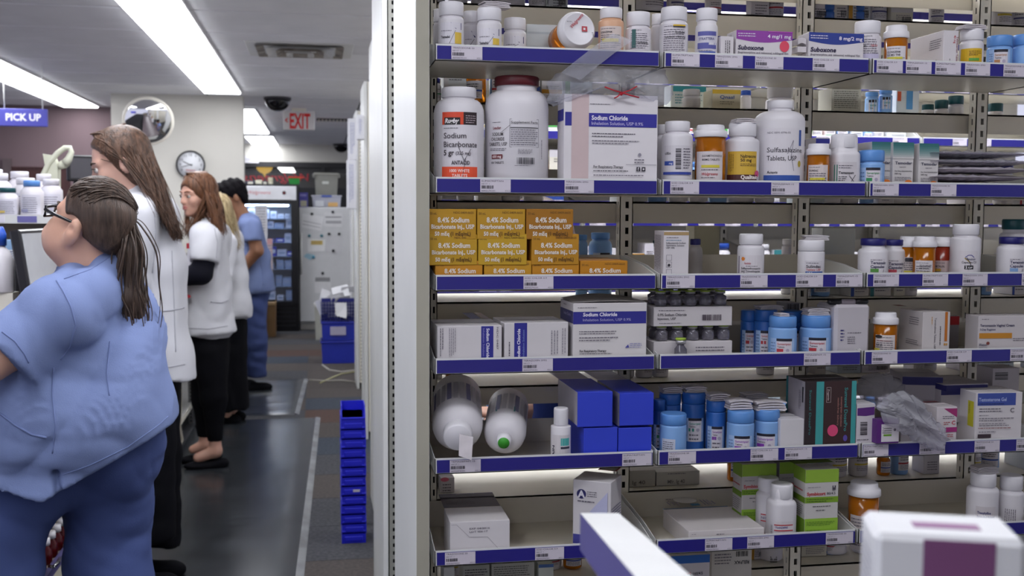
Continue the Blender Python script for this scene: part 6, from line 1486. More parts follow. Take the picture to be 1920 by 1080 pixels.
MB().box((-hw * .8, -.012, h * .05), (-hw * .2, -.004, h * .55), card('#cfd2d8')).obj('label_card', o)
MB().box((hw * .1, -.012, h * .05), (hw * .75, -.004, h * .4), card('#d2a86a')).obj('label_card', o)
o, h, hw = tapered('grey plastic bin standing on the storage box', 'storage_bin', 'bin', 590, 634, 324, 365.8, YG + .2, '#8a8a84', 1.1, '#94948c')
for s_ in (-1, 1): MB().box((s_ * hw * 1.08 - .012, -.03, h * .78), (s_ * hw * 1.08 + .012, .03, h * .96), mat('handle clip', '#7d7d78', .4), .004).obj('handle', o)
MB().box((-hw * .35, .0, h * .5), (hw * .2, .006, h * .62), card('#c8cac6')).obj('logo', o)
c = carton('violet and white carton on the left of the fridge top', 561, 577, 361, 0, Y=YG + .1, d=.1, z0=zt + .001, col='#4a46a0', front=Art().rect(563, 376, 575, 387, '#b4b09a').rect(562, 364, 574, 368, '#8a86c8'))
slab('wall_partition', (P(560, 400, 14.4).x, 14.4, 0), (2.4, 14.45, P(600, 352, 14.4).z), mat('black partition', '#101016', .6))
# bins and trash
YT = G(635, 682, 0).y
def tote(label, y0, y1, mcol, rim):
    return tapered(label, 'storage_tote', 'tote', 603, 668, y0, y1, YT, mcol, 1.05, rim, .3)
o, h, hw = tote('lower blue storage tote on the floor under the basket', 640, 682, '#2433a8', '#1f2c9c')
o, h, hw = tote('upper blue storage tote with a paper label', 604, 639, '#2433a8', '#1f2c9c')
MB().box((-hw * .5, -.012, h * .3), (hw * .4, -.002, h * .75), card('#a9a4bc')).obj('paper_label', o)
# perforated laundry basket
p0, p1 = P(603, 603, YT), P(668, 603, YT); hb_ = P(603, 566, YT).z - p0.z; hw = (p1.x - p0.x) / 2
t = thing('laundry_basket', 'navy perforated basket full of white papers', 'basket', ((p0.x + p1.x) / 2, YT, p0.z))
M_nb = mat('navy basket', '#1c2272', .4)
b = MB(); nx, nz = 12, 6
for i in range(nx + 1): b.box((-hw + 2 * hw * i / nx - .005, 0, 0), (-hw + 2 * hw * i / nx + .005, .006, hb_), M_nb)
for j in range(nz + 1): b.box((-hw, 0, hb_ * j / nz - .004), (hw, .006, hb_ * j / nz + .004 + (.03 if j == nz else 0)), M_nb)
b.obj('front_grid', t)
MB().box((-hw, .006, 0), (-hw + .006, .3, hb_ + .03), M_nb).obj('side', t); MB().box((hw - .006, .006, 0), (hw, .3, hb_ + .03), M_nb).obj('side', t); MB().box((-hw, .29, 0), (hw, .3, hb_ + .03), M_nb).obj('side', t); MB().box((-hw, .006, 0), (hw, .3, .006), M_nb).obj('base', t)
r = random.Random(6)
for i in range(16):
    o = thing('paper_sheet', 'white paper sheet heaped in the navy basket', 'paper', (t.location.x + r.uniform(-.8, .6) * hw, YT + r.uniform(.06, .24), t.location.z + .02 + i * .011), r.uniform(-.8, .8), 'papers in the basket')
    MB().box((-.08, -.0015, 0), (.08, .0015, .12 + r.uniform(0, .06)), card('#d8d8dc'), 0, Matrix.Rotation(r.uniform(-.35, .35), 4, 'Y') @ Matrix.Rotation(r.uniform(-.5, .5), 4, 'X')).obj('paper', o)
p = P(640, 585, YT - .012)
o = thing('paper_sheet', 'curled white paper hanging over the basket front', 'paper', p)
q = [(-.06, 0, .09), (.05, 0, .09), (.055, -.01, -.02), (.045, -.03, -.06), (-.055, -.012, -.03)]
MB().add([*q, *[(x, y + .002, z) for x, y, z in q]], [(0, 4, 3, 2, 1), (5, 6, 7, 8, 9)] + [(i, (i + 1) % 5, 5 + (i + 1) % 5, 5 + i) for i in range(5)], card('#dcdce0')).obj('paper', o)
o, h, hw = tapered('white waste bin behind the blue totes', 'waste_bin', 'bin', 590, 625, 570, 638, G(607, 638, 0).y, '#bdbdb4', 1.15, '#c9c9c2')
o, h, hw = tapered('tall brown waste bin with cardboard flaps beside the cooler', 'waste_bin', 'bin', 497, 517, 566, 632, G(507, 632, 0).y, '#7a5c3a', 1.05, '#a88a62')
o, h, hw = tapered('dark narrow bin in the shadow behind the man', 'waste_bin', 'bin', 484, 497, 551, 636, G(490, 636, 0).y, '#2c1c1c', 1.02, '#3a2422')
for i, (c, pts, lb) in enumerate((('#b8b48a', [(600, 718), (620, 709), (640, 701), (665, 697)], 'yellowish cable on the carpet by the totes'), ('#c0bcb4', [(604, 684), (618, 694), (640, 697), (668, 694)], 'white cable looping on the carpet by the totes'), ('#a8a49a', [(580, 712), (610, 714), (640, 713), (668, 716)], 'pale cable along the edge of the smaller mat'))):
    g_ = [G(x, y, .006) for x, y in pts]; t = thing('cable', lb, 'cable', g_[0]); MB().tube([p - g_[0] for p in g_], .006, mat('cable_' + c, c, .5), 6).obj('cable', t)
# stack of nested blue bins standing by the shelf ends
YBn = 4.72
p0, p1 = P(641, 1018, YBn), P(686, 1018, YBn)
hw = (p1.x - p0.x) / 2; xc = (p0.x + p1.x) / 2; H = P(660, 765, YBn).z - .0
M_bin = mat('royal blue bin plastic', '#1a1fc0', .35, var=.05)
nb = 13; step = (H - .10) / (nb - 1)
b = MB(); hB = .105
# open front bin: back, two sides with a cut front, base, lip
x, d_ = hw, .16
b.box((-x, 0, 0), (x, d_, .004), M_bin); b.box((-x, d_ - .004, 0), (x, d_, hB), M_bin)
for s_ in (-1, 1):
    xx = s_ * x; x2 = xx - s_ * .004
    v = [(xx, 0, 0), (xx, d_, 0), (xx, d_, hB), (xx, .03, hB), (xx, 0, hB * .55)]; v2 = [(x2, y, z) for _, y, z in v]
    b.add(v + v2, [(0, 4, 3, 2, 1), (5, 6, 7, 8, 9)] + [(i, (i + 1) % 5, 5 + (i + 1) % 5, 5 + i) for i in range(5)], M_bin)
b.box((-x, -.002, 0), (x, .004, hB * .5), M_bin); b.box((-x, -.006, hB * .46), (x, .004, hB * .54), M_bin, .002); b.box((-x * .75, -.008, hB * .1), (x * .75, -.002, hB * .3), M_bin, .002)
me = b.mesh('bin_shell')
ords = ['lowest', 'second', 'third', 'fourth', 'fifth', 'sixth', 'seventh', 'eighth', 'ninth', 'tenth', 'eleventh', 'twelfth', 'topmost']
for i in range(nb):
    o = thing('parts_bin', 'royal blue open bin, %s from the floor in the stack' % ords[i] if 0 < i < 12 else ('royal blue open bin, %s in the tall stack by the shelf end' % ords[i]), 'bin', (xc + .003 * math.sin(i * 2.1), YBn, .001 + i * step), 0, 'stacked royal blue bins')
    q = bpy.data.objects.new('shell', me); COL.objects.link(q); q.parent = o
    if i == 5: MB().box((.0, -.0085, .02), (.03, -.0078, .032), card('#b8b4c0')).obj('sticker', o)
# white bags hanging on the far shelf ends
for i, (x0, x1, y0, y1, Y, lb) in enumerate(((652, 670, 222, 300, 8.845, 'upper white paper bag with blue print hung on a far shelf end'), (650, 668, 300, 392, 8.845, 'lower white paper bag hung on a far shelf end'), (669, 683, 215, 262, 6.845, 'crinkled white bag near the top of a far shelf end'))):
    a = Art(); a.lines(x0 + 4, y0 + 8, x1 - 5, y1 - 10, 3, '#8a90b8', vert=True)
    carton(lb, x0, x1, y0, 0, Y=Y, d=.06, z0=P(x0, y1, Y).z, col='#dcdce2', front=a, name='paper_bag', cat='bag', bev=.006, seam=False)
# store beyond the lettered glass: bowl lamp, and a glowing panel for a glass reflection
p = P(496, 318, 21.0)
t = thing('bowl_lamp', 'glowing yellow bowl pendant lamp beyond the lettered window', 'lamp', p)
r_ = (P(512, 318, 21).x - P(480, 318, 21).x) / 2
MB().lathe([(0, -r_ * .95)] + [(r_ * math.sin(a_), .08 - r_ * math.cos(a_)) for a_ in [i * math.pi / 16 for i in range(1, 9)]], glow_mat('bowl glow', (1.0, .62, .12), 1.6), 24).obj('bowl', t)
MB().tube([(0, 0, .05), (0, 0, CEIL - p.z)], .01, M_dark, 6).obj('stem', t)
g0, g1 = G(530, 326, CEIL), G(550, 306, CEIL)
strip_light('glowing panel beyond the lettered window, standing in for a glass reflection', G(532, 325, CEIL).x, G(556, 325, CEIL).x, 25.5, 31.5)
p = P(460, 302, YB - .08)
t = thing('paper_notice', 'small white notice at the left end of the back soffit', 'notice', p)
MB().box((-.1, 0, -.03), (.22, .01, .09), card('#cfcdd2')).obj('paper', t); Art().lines(0, 0, 200, 40, 2, '#9a98a4').lay(flat_map(0, 0, .001, .001, (-.05, -.002, .05), (1, 0, 0), (0, 0, 1), (0, -1, 0)), 'print', t)
# ================================================================== people: signed-distance bodies meshed as one surface
from mathutils.bvhtree import BVHTree
def nrm(v):
    v = np.array(v, float); return v / np.linalg.norm(v)
def prim_d(p, X):
    k = p[0]
    if k in 'ck':                              # c: tapered capsule, k: the same with a flat far end; optional squash of the y axis
        _, a, b, ra, rb, sq = p
        a = np.array(a); b = np.array(b); q = X - a; ba = b - a
        if sq != 1: q = q / np.array([1, sq, 1]); ba = ba / np.array([1, sq, 1])
        L2 = ba @ ba; tt = (q @ ba) / L2; tc = np.clip(tt, 0, 1)
        d = np.linalg.norm(q - tc[..., None] * ba, axis=-1) - (ra + (rb - ra) * tc)
        if k == 'k':
            d = np.linalg.norm(q - np.maximum(tt, 0)[..., None] * ba, axis=-1) - (ra + (rb - ra) * np.maximum(tt, 0)); d = np.where(tt < 0, np.linalg.norm(q, axis=-1) - ra, d)
            d = np.maximum(d, (tt - 1) * math.sqrt(L2))
        return d * (min(sq, 1) if sq != 1 else 1)
    _, c, r, R = p                             # e: ellipsoid with axes R (rows)
    q = (X - np.array(c)) @ np.array(R).T / np.array(r)
    n = np.linalg.norm(q, axis=-1)
    return (n - 1) * min(r) * (0.6 + 0.4 * np.minimum(n, 2))
def smin(a, b, k):
    h = np.clip(.5 + .5 * (b - a) / k, 0, 1); return b * (1 - h) + a * h - k * h * (1 - h)
def sdf_mesh(prims, res, k=.02, folds=None, cut=None, grow=0.0):
    """prims: list of (op, prim[, k]); returns verts, faces"""
    lo = np.full(3, 1e9); hi = -lo
    for it in prims:
        if it[0] != '+': continue
        p = it[1]
        if p[0] == 'e': c = np.array(p[1]); m = max(p[2]); lo = np.minimum(lo, c - m); hi = np.maximum(hi, c + m)
        else:
            for c, m in ((p[1], p[3]), (p[2], p[4])): lo = np.minimum(lo, np.array(c) - m); hi = np.maximum(hi, np.array(c) + m)
    lo -= .03; hi += .03
    n = np.maximum(4, np.ceil((hi - lo) / res).astype(int))
    ax = [lo[i] + np.arange(n[i]) * res for i in range(3)]
    X = np.stack(np.meshgrid(*ax, indexing='ij'), -1)
    d = np.full(X.shape[:3], .08)
    for it in prims:
        kk = it[2] if len(it) > 2 else k; p = it[1]
        if p[0] == 'e': m = max(p[2]); l_ = np.array(p[1]) - m; h_ = np.array(p[1]) + m
        else:
            m = max(p[3], p[4]) * max(1, p[5]); l_ = np.minimum(p[1], p[2]) - m; h_ = np.maximum(p[1], p[2]) + m
        i0 = np.clip(np.floor((l_ - .05 - lo) / res).astype(int), 0, n); i1 = np.clip(np.ceil((h_ + .05 - lo) / res).astype(int), 0, n)
        if (i1 <= i0).any(): continue
        sl_ = tuple(slice(a_, b_) for a_, b_ in zip(i0, i1))
        di = prim_d(p, X[sl_])
        if it[0] == '+': d[sl_] = smin(d[sl_], di, kk)
        else: d[sl_] = -smin(-d[sl_], di, kk)
    d = d - grow
    if folds is not None:
        mk_ = np.abs(d) < .03; d[mk_] += folds(X[mk_])
    if cut is not None: d = cut(X, d)
    return nets(d, lo, res)
def nets(v, lo, res):
    s = v < 0
    v = v.copy(); v[0] = v[-1] = 1; v[:, 0] = v[:, -1] = 1; v[:, :, 0] = v[:, :, -1] = 1; s = v < 0
    c = np.zeros(tuple(np.array(v.shape) - 1), int)
    off = [(i, j, k) for i in (0, 1) for j in (0, 1) for k in (0, 1)]
    nx, ny, nz = c.shape
    def sl(a, o): return a[o[0]:o[0] + nx, o[1]:o[1] + ny, o[2]:o[2] + nz]
    for o in off: c += sl(s, o)
    idx = np.argwhere((c > 0) & (c < 8)); vid = -np.ones(c.shape, int); vid[tuple(idx.T)] = np.arange(len(idx))
    acc = np.zeros((len(idx), 3)); cnt = np.zeros(len(idx))
    for a in off:
        for ax_ in range(3):
            if a[ax_]: continue
            b = list(a); b[ax_] = 1
            ia = idx + np.array(a); ib = idx + np.array(b)
            va = v[tuple(ia.T)]; vb = v[tuple(ib.T)]; m = (va < 0) != (vb < 0)
            t = np.where(m, va / np.where(va == vb, 1, va - vb), 0)
            q = np.tile(np.array(a, float), (len(idx), 1)); q[:, ax_] += t
            acc[m] += q[m]; cnt[m] += 1
    verts = lo + (idx + acc / np.maximum(cnt, 1)[:, None]) * res
    faces = []
    for ax_ in range(3):
        o1, o2 = (ax_ + 1) % 3, (ax_ + 2) % 3
        sh0 = [slice(None)] * 3; sh1 = [slice(None)] * 3; sh0[ax_] = slice(0, -1); sh1[ax_] = slice(1, None)
        A = s[tuple(sh0)]; B = s[tuple(sh1)]
        e = np.argwhere(A != B)
        e = e[(e[:, o1] > 0) & (e[:, o2] > 0) & (e[:, o1] < v.shape[o1] - 1) & (e[:, o2] < v.shape[o2] - 1)]
        q = []
        for d1, d2 in ((1, 1), (0, 1), (0, 0), (1, 0)):
            t = e.copy(); t[:, o1] -= d1; t[:, o2] -= d2; q.append(vid[tuple(t.T)])
        q = np.stack(q, 1); fl = A[tuple(e.T)]
        q[~fl] = q[~fl][:, ::-1]
        faces.append(q)
    return verts, np.concatenate(faces)
def np_obj(name, vf, m, parent, origin, smooth=True, data=None):
    v, f = vf; me = bpy.data.meshes.new(name)
    me.from_pydata((v - np.array(origin)).tolist(), [], f.tolist())
    me.materials.append(m); me.polygons.foreach_set('use_smooth', [smooth] * len(me.polygons)); me.update()
    o = bpy.data.objects.new(name, me); COL.objects.link(o); o.parent = parent
    return o
def fold_fn(seed, amp, n=7, kz=(18, 60), kx=(5, 30)):
    r = np.random.RandomState(seed); K_ = []
    for i in range(n):
        s_ = r.choice([-1, 1]); K_.append((np.array([s_ * r.uniform(*kx), r.uniform(-25, 25), r.uniform(*kz)]), r.uniform(0, 6.28), r.uniform(.4, 1)))
    def fn(X):
        w_ = 0.6 * np.sin(X @ np.array([9.0, 7, -11]))
        return amp * sum(a_ * (1 - 2 * np.abs(np.sin((X @ k_) * .5 + ph + w_)) ** .7) for k_, ph, a_ in K_) / n * 3.8
    return fn
class Frame:
    """head frame: f forward, l left, u up"""
    def __init__(s, c, f, tilt=0.0, roll=0.0, scale=1.0):
        s.c = np.array(c, float); f = nrm(f); u = np.array([0, 0, 1.0]); u = nrm(u - f * (u @ f)); l = np.cross(u, f)
        if roll: u, l = u * math.cos(roll) + l * math.sin(roll), l * math.cos(roll) - u * math.sin(roll)
        s.f, s.l, s.u, s.k = f, l, u, scale; s.R = np.array([f, l, u])
    def p(s, a, b, c): return s.c + s.k * (s.f * a + s.l * b + s.u * c)
def head_prims(H, chin=1.0, nose=1.0):
    e = lambda c, r: ('e', H.p(*c), [x * H.k for x in r], H.R)
    c = lambda a, b, ra, rb: ('c', H.p(*a), H.p(*b), ra * H.k, rb * H.k, 1)
    L = [('+', e((-.012, 0, .034), (.098, .077, .088))), ('+', e((.028, 0, -.032), (.064, .060, .082)), .03), ('+', e((.05, 0, -.085), (.034, .036, .026)), .03),
         ('+', ('e', H.p(.076, 0, -.098), [.017 * H.k] * 3, H.R), .02)]
    for s_ in (-1, 1):
        L += [('+', ('e', H.p(.060, s_ * .036, -.028), [.026 * H.k] * 3, H.R), .02), ('+', c((.084, s_ * .012, .020), (.070, s_ * .045, .020), .012, .010), .015)]
        L += [('-', ('e', H.p(.102, s_ * .032, -.001), [.017 * H.k] * 3, H.R), .012)]
        L += [('+', e((-.014, s_ * .082, -.014), (.021, .012, .034)), .006), ('-', ('e', H.p(-.008, s_ * .096, -.010), [.012 * H.k] * 3, H.R), .005)]
    L += [('+', c((.090, 0, .010), (.108 * nose, 0, -.030), .0075, .0115), .012), ('+', c((.098, -.011, -.034), (.098, .011, -.034), .008, .008), .008)]
    L += [('+', e((.090, 0, -.056), (.013, .022, .007)), .008), ('+', e((.089, 0, -.068), (.012, .020, .008)), .008)]
    return L
M_eye = mat('eye white', '#d8d2cc', .2); M_iris = mat('iris', '#2c2018', .2)
def face_parts(H, parent, origin, lipc='#9c5550', browc='#3a2a20'):
    o = Vector(origin); M_lip = mat('lip_' + lipc, lipc, .45); M_brow = mat('brow_' + browc, browc, .8)
    Rm = Matrix(H.R.tolist()).transposed().to_4x4()
    for s_ in (-1, 1):
        c = Vector(H.p(.0825, s_ * .031, .000)) - o; T = Matrix.Translation(c) @ Rm
        n = 8; MB().lathe([(.0108 * math.sin(a_) * H.k, -.0108 * H.k * math.cos(a_)) for a_ in [math.pi * i / n for i in range(n + 1)]], M_eye, 12, T).obj('eye', parent)
        c2 = Vector(H.p(.0928, s_ * .031, -.001)) - o
        MB().lathe([(.005 * H.k, -.001), (.005 * H.k, .001), (0, .0015)], M_iris, 10, Matrix.Translation(c2) @ Rm @ Matrix.Rotation(math.pi / 2, 4, 'Y')).obj('iris', parent)
        MB().tube([Vector(H.p(.0965, s_ * .020, .0085)) - o, Vector(H.p(.0985, s_ * .031, .0095)) - o, Vector(H.p(.088, s_ * .044, .005)) - o], .0022 * H.k, M_brow, 6).obj('eyelid', parent)
        MB().tube([Vector(H.p(.0965, s_ * .013, .024)) - o, Vector(H.p(.093, s_ * .032, .029)) - o, Vector(H.p(.078, s_ * .049, .024)) - o], [.003 * H.k, .0034 * H.k, .0015 * H.k], M_brow, 6).obj('eyebrow', parent)
    for z, rr in ((-.056, .0052), (-.067, .0058)):
        MB().tube([Vector(H.p(.091, -.021, -.0605)) - o, Vector(H.p(.1005, -.008, z)) - o, Vector(H.p(.1015, 0, z - .0005)) - o, Vector(H.p(.1005, .008, z)) - o, Vector(H.p(.091, .021, -.0605)) - o], [.0015 * H.k, rr * .9 * H.k, rr * .9 * H.k, rr * .9 * H.k, .0015 * H.k], M_lip, 8).obj('lip', parent)
def strands(paths, rad, m, name, parent, origin, seed=0, jit=.006, sub=6, taper=True, nseg=5):
    """each path: control points (np arrays) -> smooth tapered lock"""
    r = np.random.RandomState(seed); b = MB(); o = np.array(origin)
    for pts in paths:
        pts = [np.array(p, float) + r.normal(0, jit * (.3 if i == 0 else 1), 3) for i, p in enumerate(pts)]
        n = len(pts); out = []
        for i in range(n - 1):
            p0 = pts[max(i - 1, 0)]; p1 = pts[i]; p2 = pts[i + 1]; p3 = pts[min(i + 2, n - 1)]
            for j in range(sub):
                t = j / sub
                out.append(.5 * ((2 * p1) + (-p0 + p2) * t + (2 * p0 - 5 * p1 + 4 * p2 - p3) * t * t + (-p0 + 3 * p1 - 3 * p2 + p3) * t ** 3))
        out.append(pts[-1]); N_ = len(out); rr = rad * r.uniform(.7, 1.25)
        R = [rr * (.75 + .25 * min(1, 4 * i / N_)) * (1 - (i / (N_ - 1)) ** 3 * .85 if taper else 1) for i in range(N_)]
        b.tube([p - o for p in out], R, m, nseg, flat=.7)
    return b.obj(name, parent)
def hair_mat(key, c1, c2):
    return mat(key, c1, .42, col2=c2, scale=90, stretch=(1, 1, .08), bump=.35, bscale=260, spec=.4)
def skull_pt(H, th, ph, k=1.0):
    """direction from skull centre: th around (0=front, pi=back, +=left), ph elevation"""
    d = np.array([math.cos(ph) * math.cos(th), math.cos(ph) * math.sin(th), math.sin(ph)])
    return H.p(-.012 + .100 * k * d[0], .080 * k * d[1], .034 + .092 * k * d[2])
def drape(pts, bvh, r, m, name, parent, origin, lift=.0005):
    """thin line sewn on a surface where the photo shows a seam"""
    out = []; o = Vector(origin)
    for (xa, ya), (xb, yb) in zip(pts[:-1], pts[1:]):
        for i in range(6):
            f_ = i / 6; d = Vector(ray(xa + (xb - xa) * f_, ya + (yb - ya) * f_)).normalized()
            h = bvh.ray_cast(Vector((0, 0, CAMZ)), d)
            if h[0] is not None: out.append(h[0] - d * lift - o)
    if len(out) > 2: return MB().tube(out, r, m, 6).obj(name, parent)
def hand_prims(w, d, n, k=1.0, side=1, curl=.5):
    """w wrist point, d direction of the palm, n palm normal"""
    d = nrm(d); n = nrm(np.array(n) - d * (np.array(n) @ d)); s_ = np.cross(d, n) * side; w = np.array(w); L = []
    pc = w + d * .045 * k
    L.append(('+', ('e', pc, [.05 * k, .040 * k, .016 * k], np.array([d, s_ * side, n])), .012))
    for i, (ln, off) in enumerate(((.068, -.028), (.078, -.009), (.073, .010), (.058, .027))):
        a = w + d * .085 * k + s_ * off * k; m1 = a + (d * math.cos(curl * .7) + n * math.sin(curl * .7)) * ln * .5 * k; e_ = m1 + (d * math.cos(curl * 1.8) + n * math.sin(curl * 1.8)) * ln * .5 * k
        L += [('+', ('c', a - d * .012 * k, m1, .0095 * k, .0085 * k, 1), .004), ('+', ('c', m1, e_, .0085 * k, .007 * k, 1), .004)]
    a = w + d * .02 * k - s_ * .03 * k; m1 = a + nrm(d * .7 - s_ * .8 + n * .3) * .035 * k; e_ = m1 + nrm(d * .95 - s_ * .2 + n * .4) * .03 * k
    L += [('+', ('c', a, m1, .012 * k, .010 * k, 1), .008), ('+', ('c', m1, e_, .010 * k, .008 * k, 1), .004)]
    return L
def skin(key, c): return mat(key, c, .48, var=.06, scale=14, sss=.12, bump=.04, bscale=300)
M_scrub = mat('blue scrub cotton', '#717fa8', .85, var=.07, scale=5, bump=.12, bscale=420, spec=.2)
M_scrub_shade = mat('shaded scrub trousers', '#3f4c7a', .85, var=.08, scale=5, bump=.12, bscale=420, spec=.2)  # same cotton as the tops, darkened to stand for shade from overhead light
M_coat = mat('white lab coat cotton', '#d6d6dc', .8, var=.04, scale=6, bump=.1, bscale=400, spec=.2)
M_blackc = mat('black cloth', '#0b0b11', .85, var=.2, scale=6, spec=.15)
M_seam = mat('seam stitching', '#66749f', .9); M_seamw = mat('white seam', '#b4b4bc', .9)

def mk(Y0):
    def J(px, py, dy=0.0): return np.array(P(px, py, Y0 + dy))
    def S(r): return r * Y0 / F * 1.03
    return J, S

# ------------------------------------------------------------------ woman in front: scrubs, ponytail, glasses
J, S = mk(2.9)
def C(op, a, b, ra, rb, sq=1.0, k=None, t='c'):
    it = (op, (t, J(*a), J(*b), S(ra), S(rb), sq)); return it + ((k,) if k else ())
base = J(150, 860, 0); org = (base[0], 2.93, 0)
W1_ = thing('person', 'woman in blue scrubs with ponytail and glasses, seen from behind', 'person', org)
torso = [C('+', (196, 530, .03), (168, 655, .04), 60, 118, .95), C('+', (166, 655, .04), (162, 765, .04), 116, 144, .95, .03), C('+', (162, 765, .04), (146, 850, .03), 144, 146, .95, .03),
         C('+', (154, 556, -.09), (118, 594, -.12), 42, 48, 1, .05), C('+', (216, 562, .13), (212, 610, .15), 36, 42, 1, .05), C('+', (205, 505, .02), (196, 540, .03), 40, 58, 1, .03), C('+', (110, 800, .0), (70, 900, -.02), 128, 122, 1.0, .04), C('+', (178, 800, .04), (178, 900, .04), 128, 124, .98, .04)]
sleeve = [C('+', (122, 592, -.12), (34, 660, -.16), 51, 50, 1, .035, 'k'), C('+', (215, 595, .18), (140, 670, .22), 38, 42, 1, .03, 'k')]
# hem: a slanted plane, lower at the front, plus the side vent
h0, h1 = J(330, 788, 0), J(100, 912, 0)
hd = nrm(h1 - h0); hn = np.array([-hd[2], 0, hd[0]]); hn = hn if hn[2] < 0 else -hn
fold1 = fold_fn(3, .0035, 6, (10, 34), (12, 30))
f_big = fold_fn(8, .015, 5, (8, 22), (6, 18))
def cut_hem(X, d):
    pl = (X - h0) @ hn
    x_left = np.maximum(0, (J(95, 0)[0] - X[..., 0])) * .75
    return np.maximum(d, pl + x_left)
vent = [('-', ('c', J(98, 856, -.2), J(108, 928, -.2), S(1.5), S(18), 25.0), .004)]
vf = sdf_mesh(torso + sleeve + vent, .0085, .03, lambda X: fold1(X) + f_big(X) * .8, cut_hem)
top = np_obj('scrub_top', vf, M_scrub, W1_, org)
bv = BVHTree.FromPolygons(vf[0].tolist(), vf[1].tolist())
for nm, q, r_ in (('sleeve_seam', [(106, 526), (118, 545), (133, 575), (142, 610), (132, 650), (110, 680)], .0024), ('side_seam', [(100, 690), (98, 740), (104, 800), (97, 860)], .0018), ('back_seam', [(206, 640), (200, 700), (206, 750)], .0016), ('pocket_edge', [(0, 775), (30, 798), (60, 815), (92, 822)], .0032), ('hem_stitch', [(110, 893), (170, 872), (240, 838), (300, 795), (318, 778)], .0016), ('yoke_seam', [(120, 523), (170, 505), (214, 476)], .0016), ('sleeve_hem', [(4, 622), (28, 640), (46, 664), (56, 684)], .0018)):
    drape(q, bv, r_, M_seam, nm, top, org)
pants = [C('+', (165, 800, .05), (172, 832, .05), 134, 112, .95), C('+', (196, 842, .06), (201, 940, .09), 100, 71, .95, .03), C('+', (201, 940, .09), (205, 1090, .08), 71, 70, 1, .03), C('+', (205, 1090, .08), (208, 1385, .08), 70, 52, 1, .03, 'k'),
         C('+', (98, 838, .0), (-4, 968, -.06), 98, 70, .95, .03), C('+', (-4, 972, -.06), (-10, 1085, -.07), 72, 67, 1, .03), C('+', (-10, 1085, -.07), (-10, 1385, -.06), 67, 52, 1, .03, 'k')]
f2 = fold_fn(12, .008, 6, (14, 40), (10, 30))
np_obj('trousers', sdf_mesh(pants, .0095, .03, f2), M_scrub_shade, W1_, org)
H1 = Frame(J(170, 420, .0), (-.82, .40, .34), scale=.94)
arm = [C('+', (60, 640, -.16), (-30, 680, -.2), 34, 32, 1, .03), C('+', (-30, 680, -.2), (-150, 640, -.16), 32, 22, 1, .03)]
arm += hand_prims(J(-152, 640, -.16), J(-200, 625, -.15) - J(-152, 640, -.16), (0, 0, -1))
neck = [C('+', (180, 440, .02), (186, 520, .03), 42, 54, 1, .03), C('+', (128, 455, .0), (150, 480, .01), 32, 36, 1, .04), ('+', ('e', H1.p(.056, 0, -.066), [.056, .060, .056], H1.R), .03)]
inner = [(t[0], (t[1][0], t[1][1], t[1][2], max(.02, t[1][3] - .045), max(.02, t[1][4] - .045), t[1][5])) + t[2:] for t in torso[:2] + pants]
M_sk1 = skin('fair skin', '#c69a86')
np_obj('body', sdf_mesh(head_prims(H1, nose=.97) + neck + arm + inner, .0062, .025), M_sk1, W1_, org)
face_parts(H1, W1_, org)
M_h1 = hair_mat('dark brown hair', '#2a1f1a', '#57463c')
hc = [('+', ('e', H1.p(-.014, 0, .036), [.101, .080, .092], H1.R)), ('+', ('e', H1.p(-.07, 0, -.02), [.042, .056, .047], H1.R), .03), ('-', ('e', H1.p(.11, 0, -.015), [.085, .12, .09], H1.R), .02), ('-', ('e', H1.p(.0, 0, -.10), [.10, .12, .075], H1.R), .02), ('-', ('e', H1.p(.006, .09, -.014), [.040, .04, .038], H1.R), .008), ('-', ('e', H1.p(.006, -.09, -.014), [.040, .04, .038], H1.R), .008)]
np_obj('hair', sdf_mesh(hc, .005, .02), M_h1, W1_, org)
tie = J(238, 408, -.02)
pa = []
r = np.random.RandomState(5)
for i in range(330):
    th = r.uniform(-math.pi * .62, math.pi * .62); ph = r.uniform(.72, 1.45) if abs(th) < .8 else (r.uniform(.32, 1.4) if abs(th) < 1.95 else r.uniform(-.2, 1.2))
    a_ = skull_pt(H1, th, ph, 1.05); n_ = 5; q = []
    cc = H1.p(-.012, 0, .034)
    for j in range(n_ + 1):
        t = j / n_; p_ = a_ * (1 - t) + tie * t; v_ = p_ - cc + H1.u * (.022 * math.sin(math.pi * t) if abs(th) > 1.0 else 0)
        loc = H1.R @ v_ / H1.k; s_ = np.linalg.norm(loc / np.array([.107, .085, .097]))
        if s_ < 1.03 and t < .93: v_ = v_ * (1.03 / max(s_, .2))
        q.append(cc + v_)
    pa.append(q)
for i in range(60):                             # nape hair swept up to the tie
    th = math.pi + r.uniform(-.9, .9); a_ = skull_pt(H1, th, r.uniform(-.95, -.5), 1.04); pa.append([a_, a_ * .5 + tie * .5 + (J(240, 440, -.02) - J(231, 407, -.02)) * .3, tie])
strands(pa, .0024, M_h1, 'hair_lock', W1_, org, 1, .0016, nseg=4)
pt = []
for i in range(260):
    sx, sy = r.normal(0, .0125), r.normal(0, .0125); e_ = r.uniform(.82, 1.0)
    wv = r.uniform(-10, 10)
    q = [(238, 408), (242, 424), (244, 470), (240 + wv * .4, 530), (250 + wv, 590), (258 + wv * 1.3, 400 + 268 * e_)]
    sp = [.25, .7, 1.5, 1.7, 1.5, .8]
    pt.append([J(x, y, -.02 + .0 * k_) + np.array([sx * s_, sy * s_, 0]) for k_, ((x, y), s_) in enumerate(zip(q, sp))])
strands(pt, .0028, M_h1, 'ponytail', W1_, org, 2, .004, nseg=4)
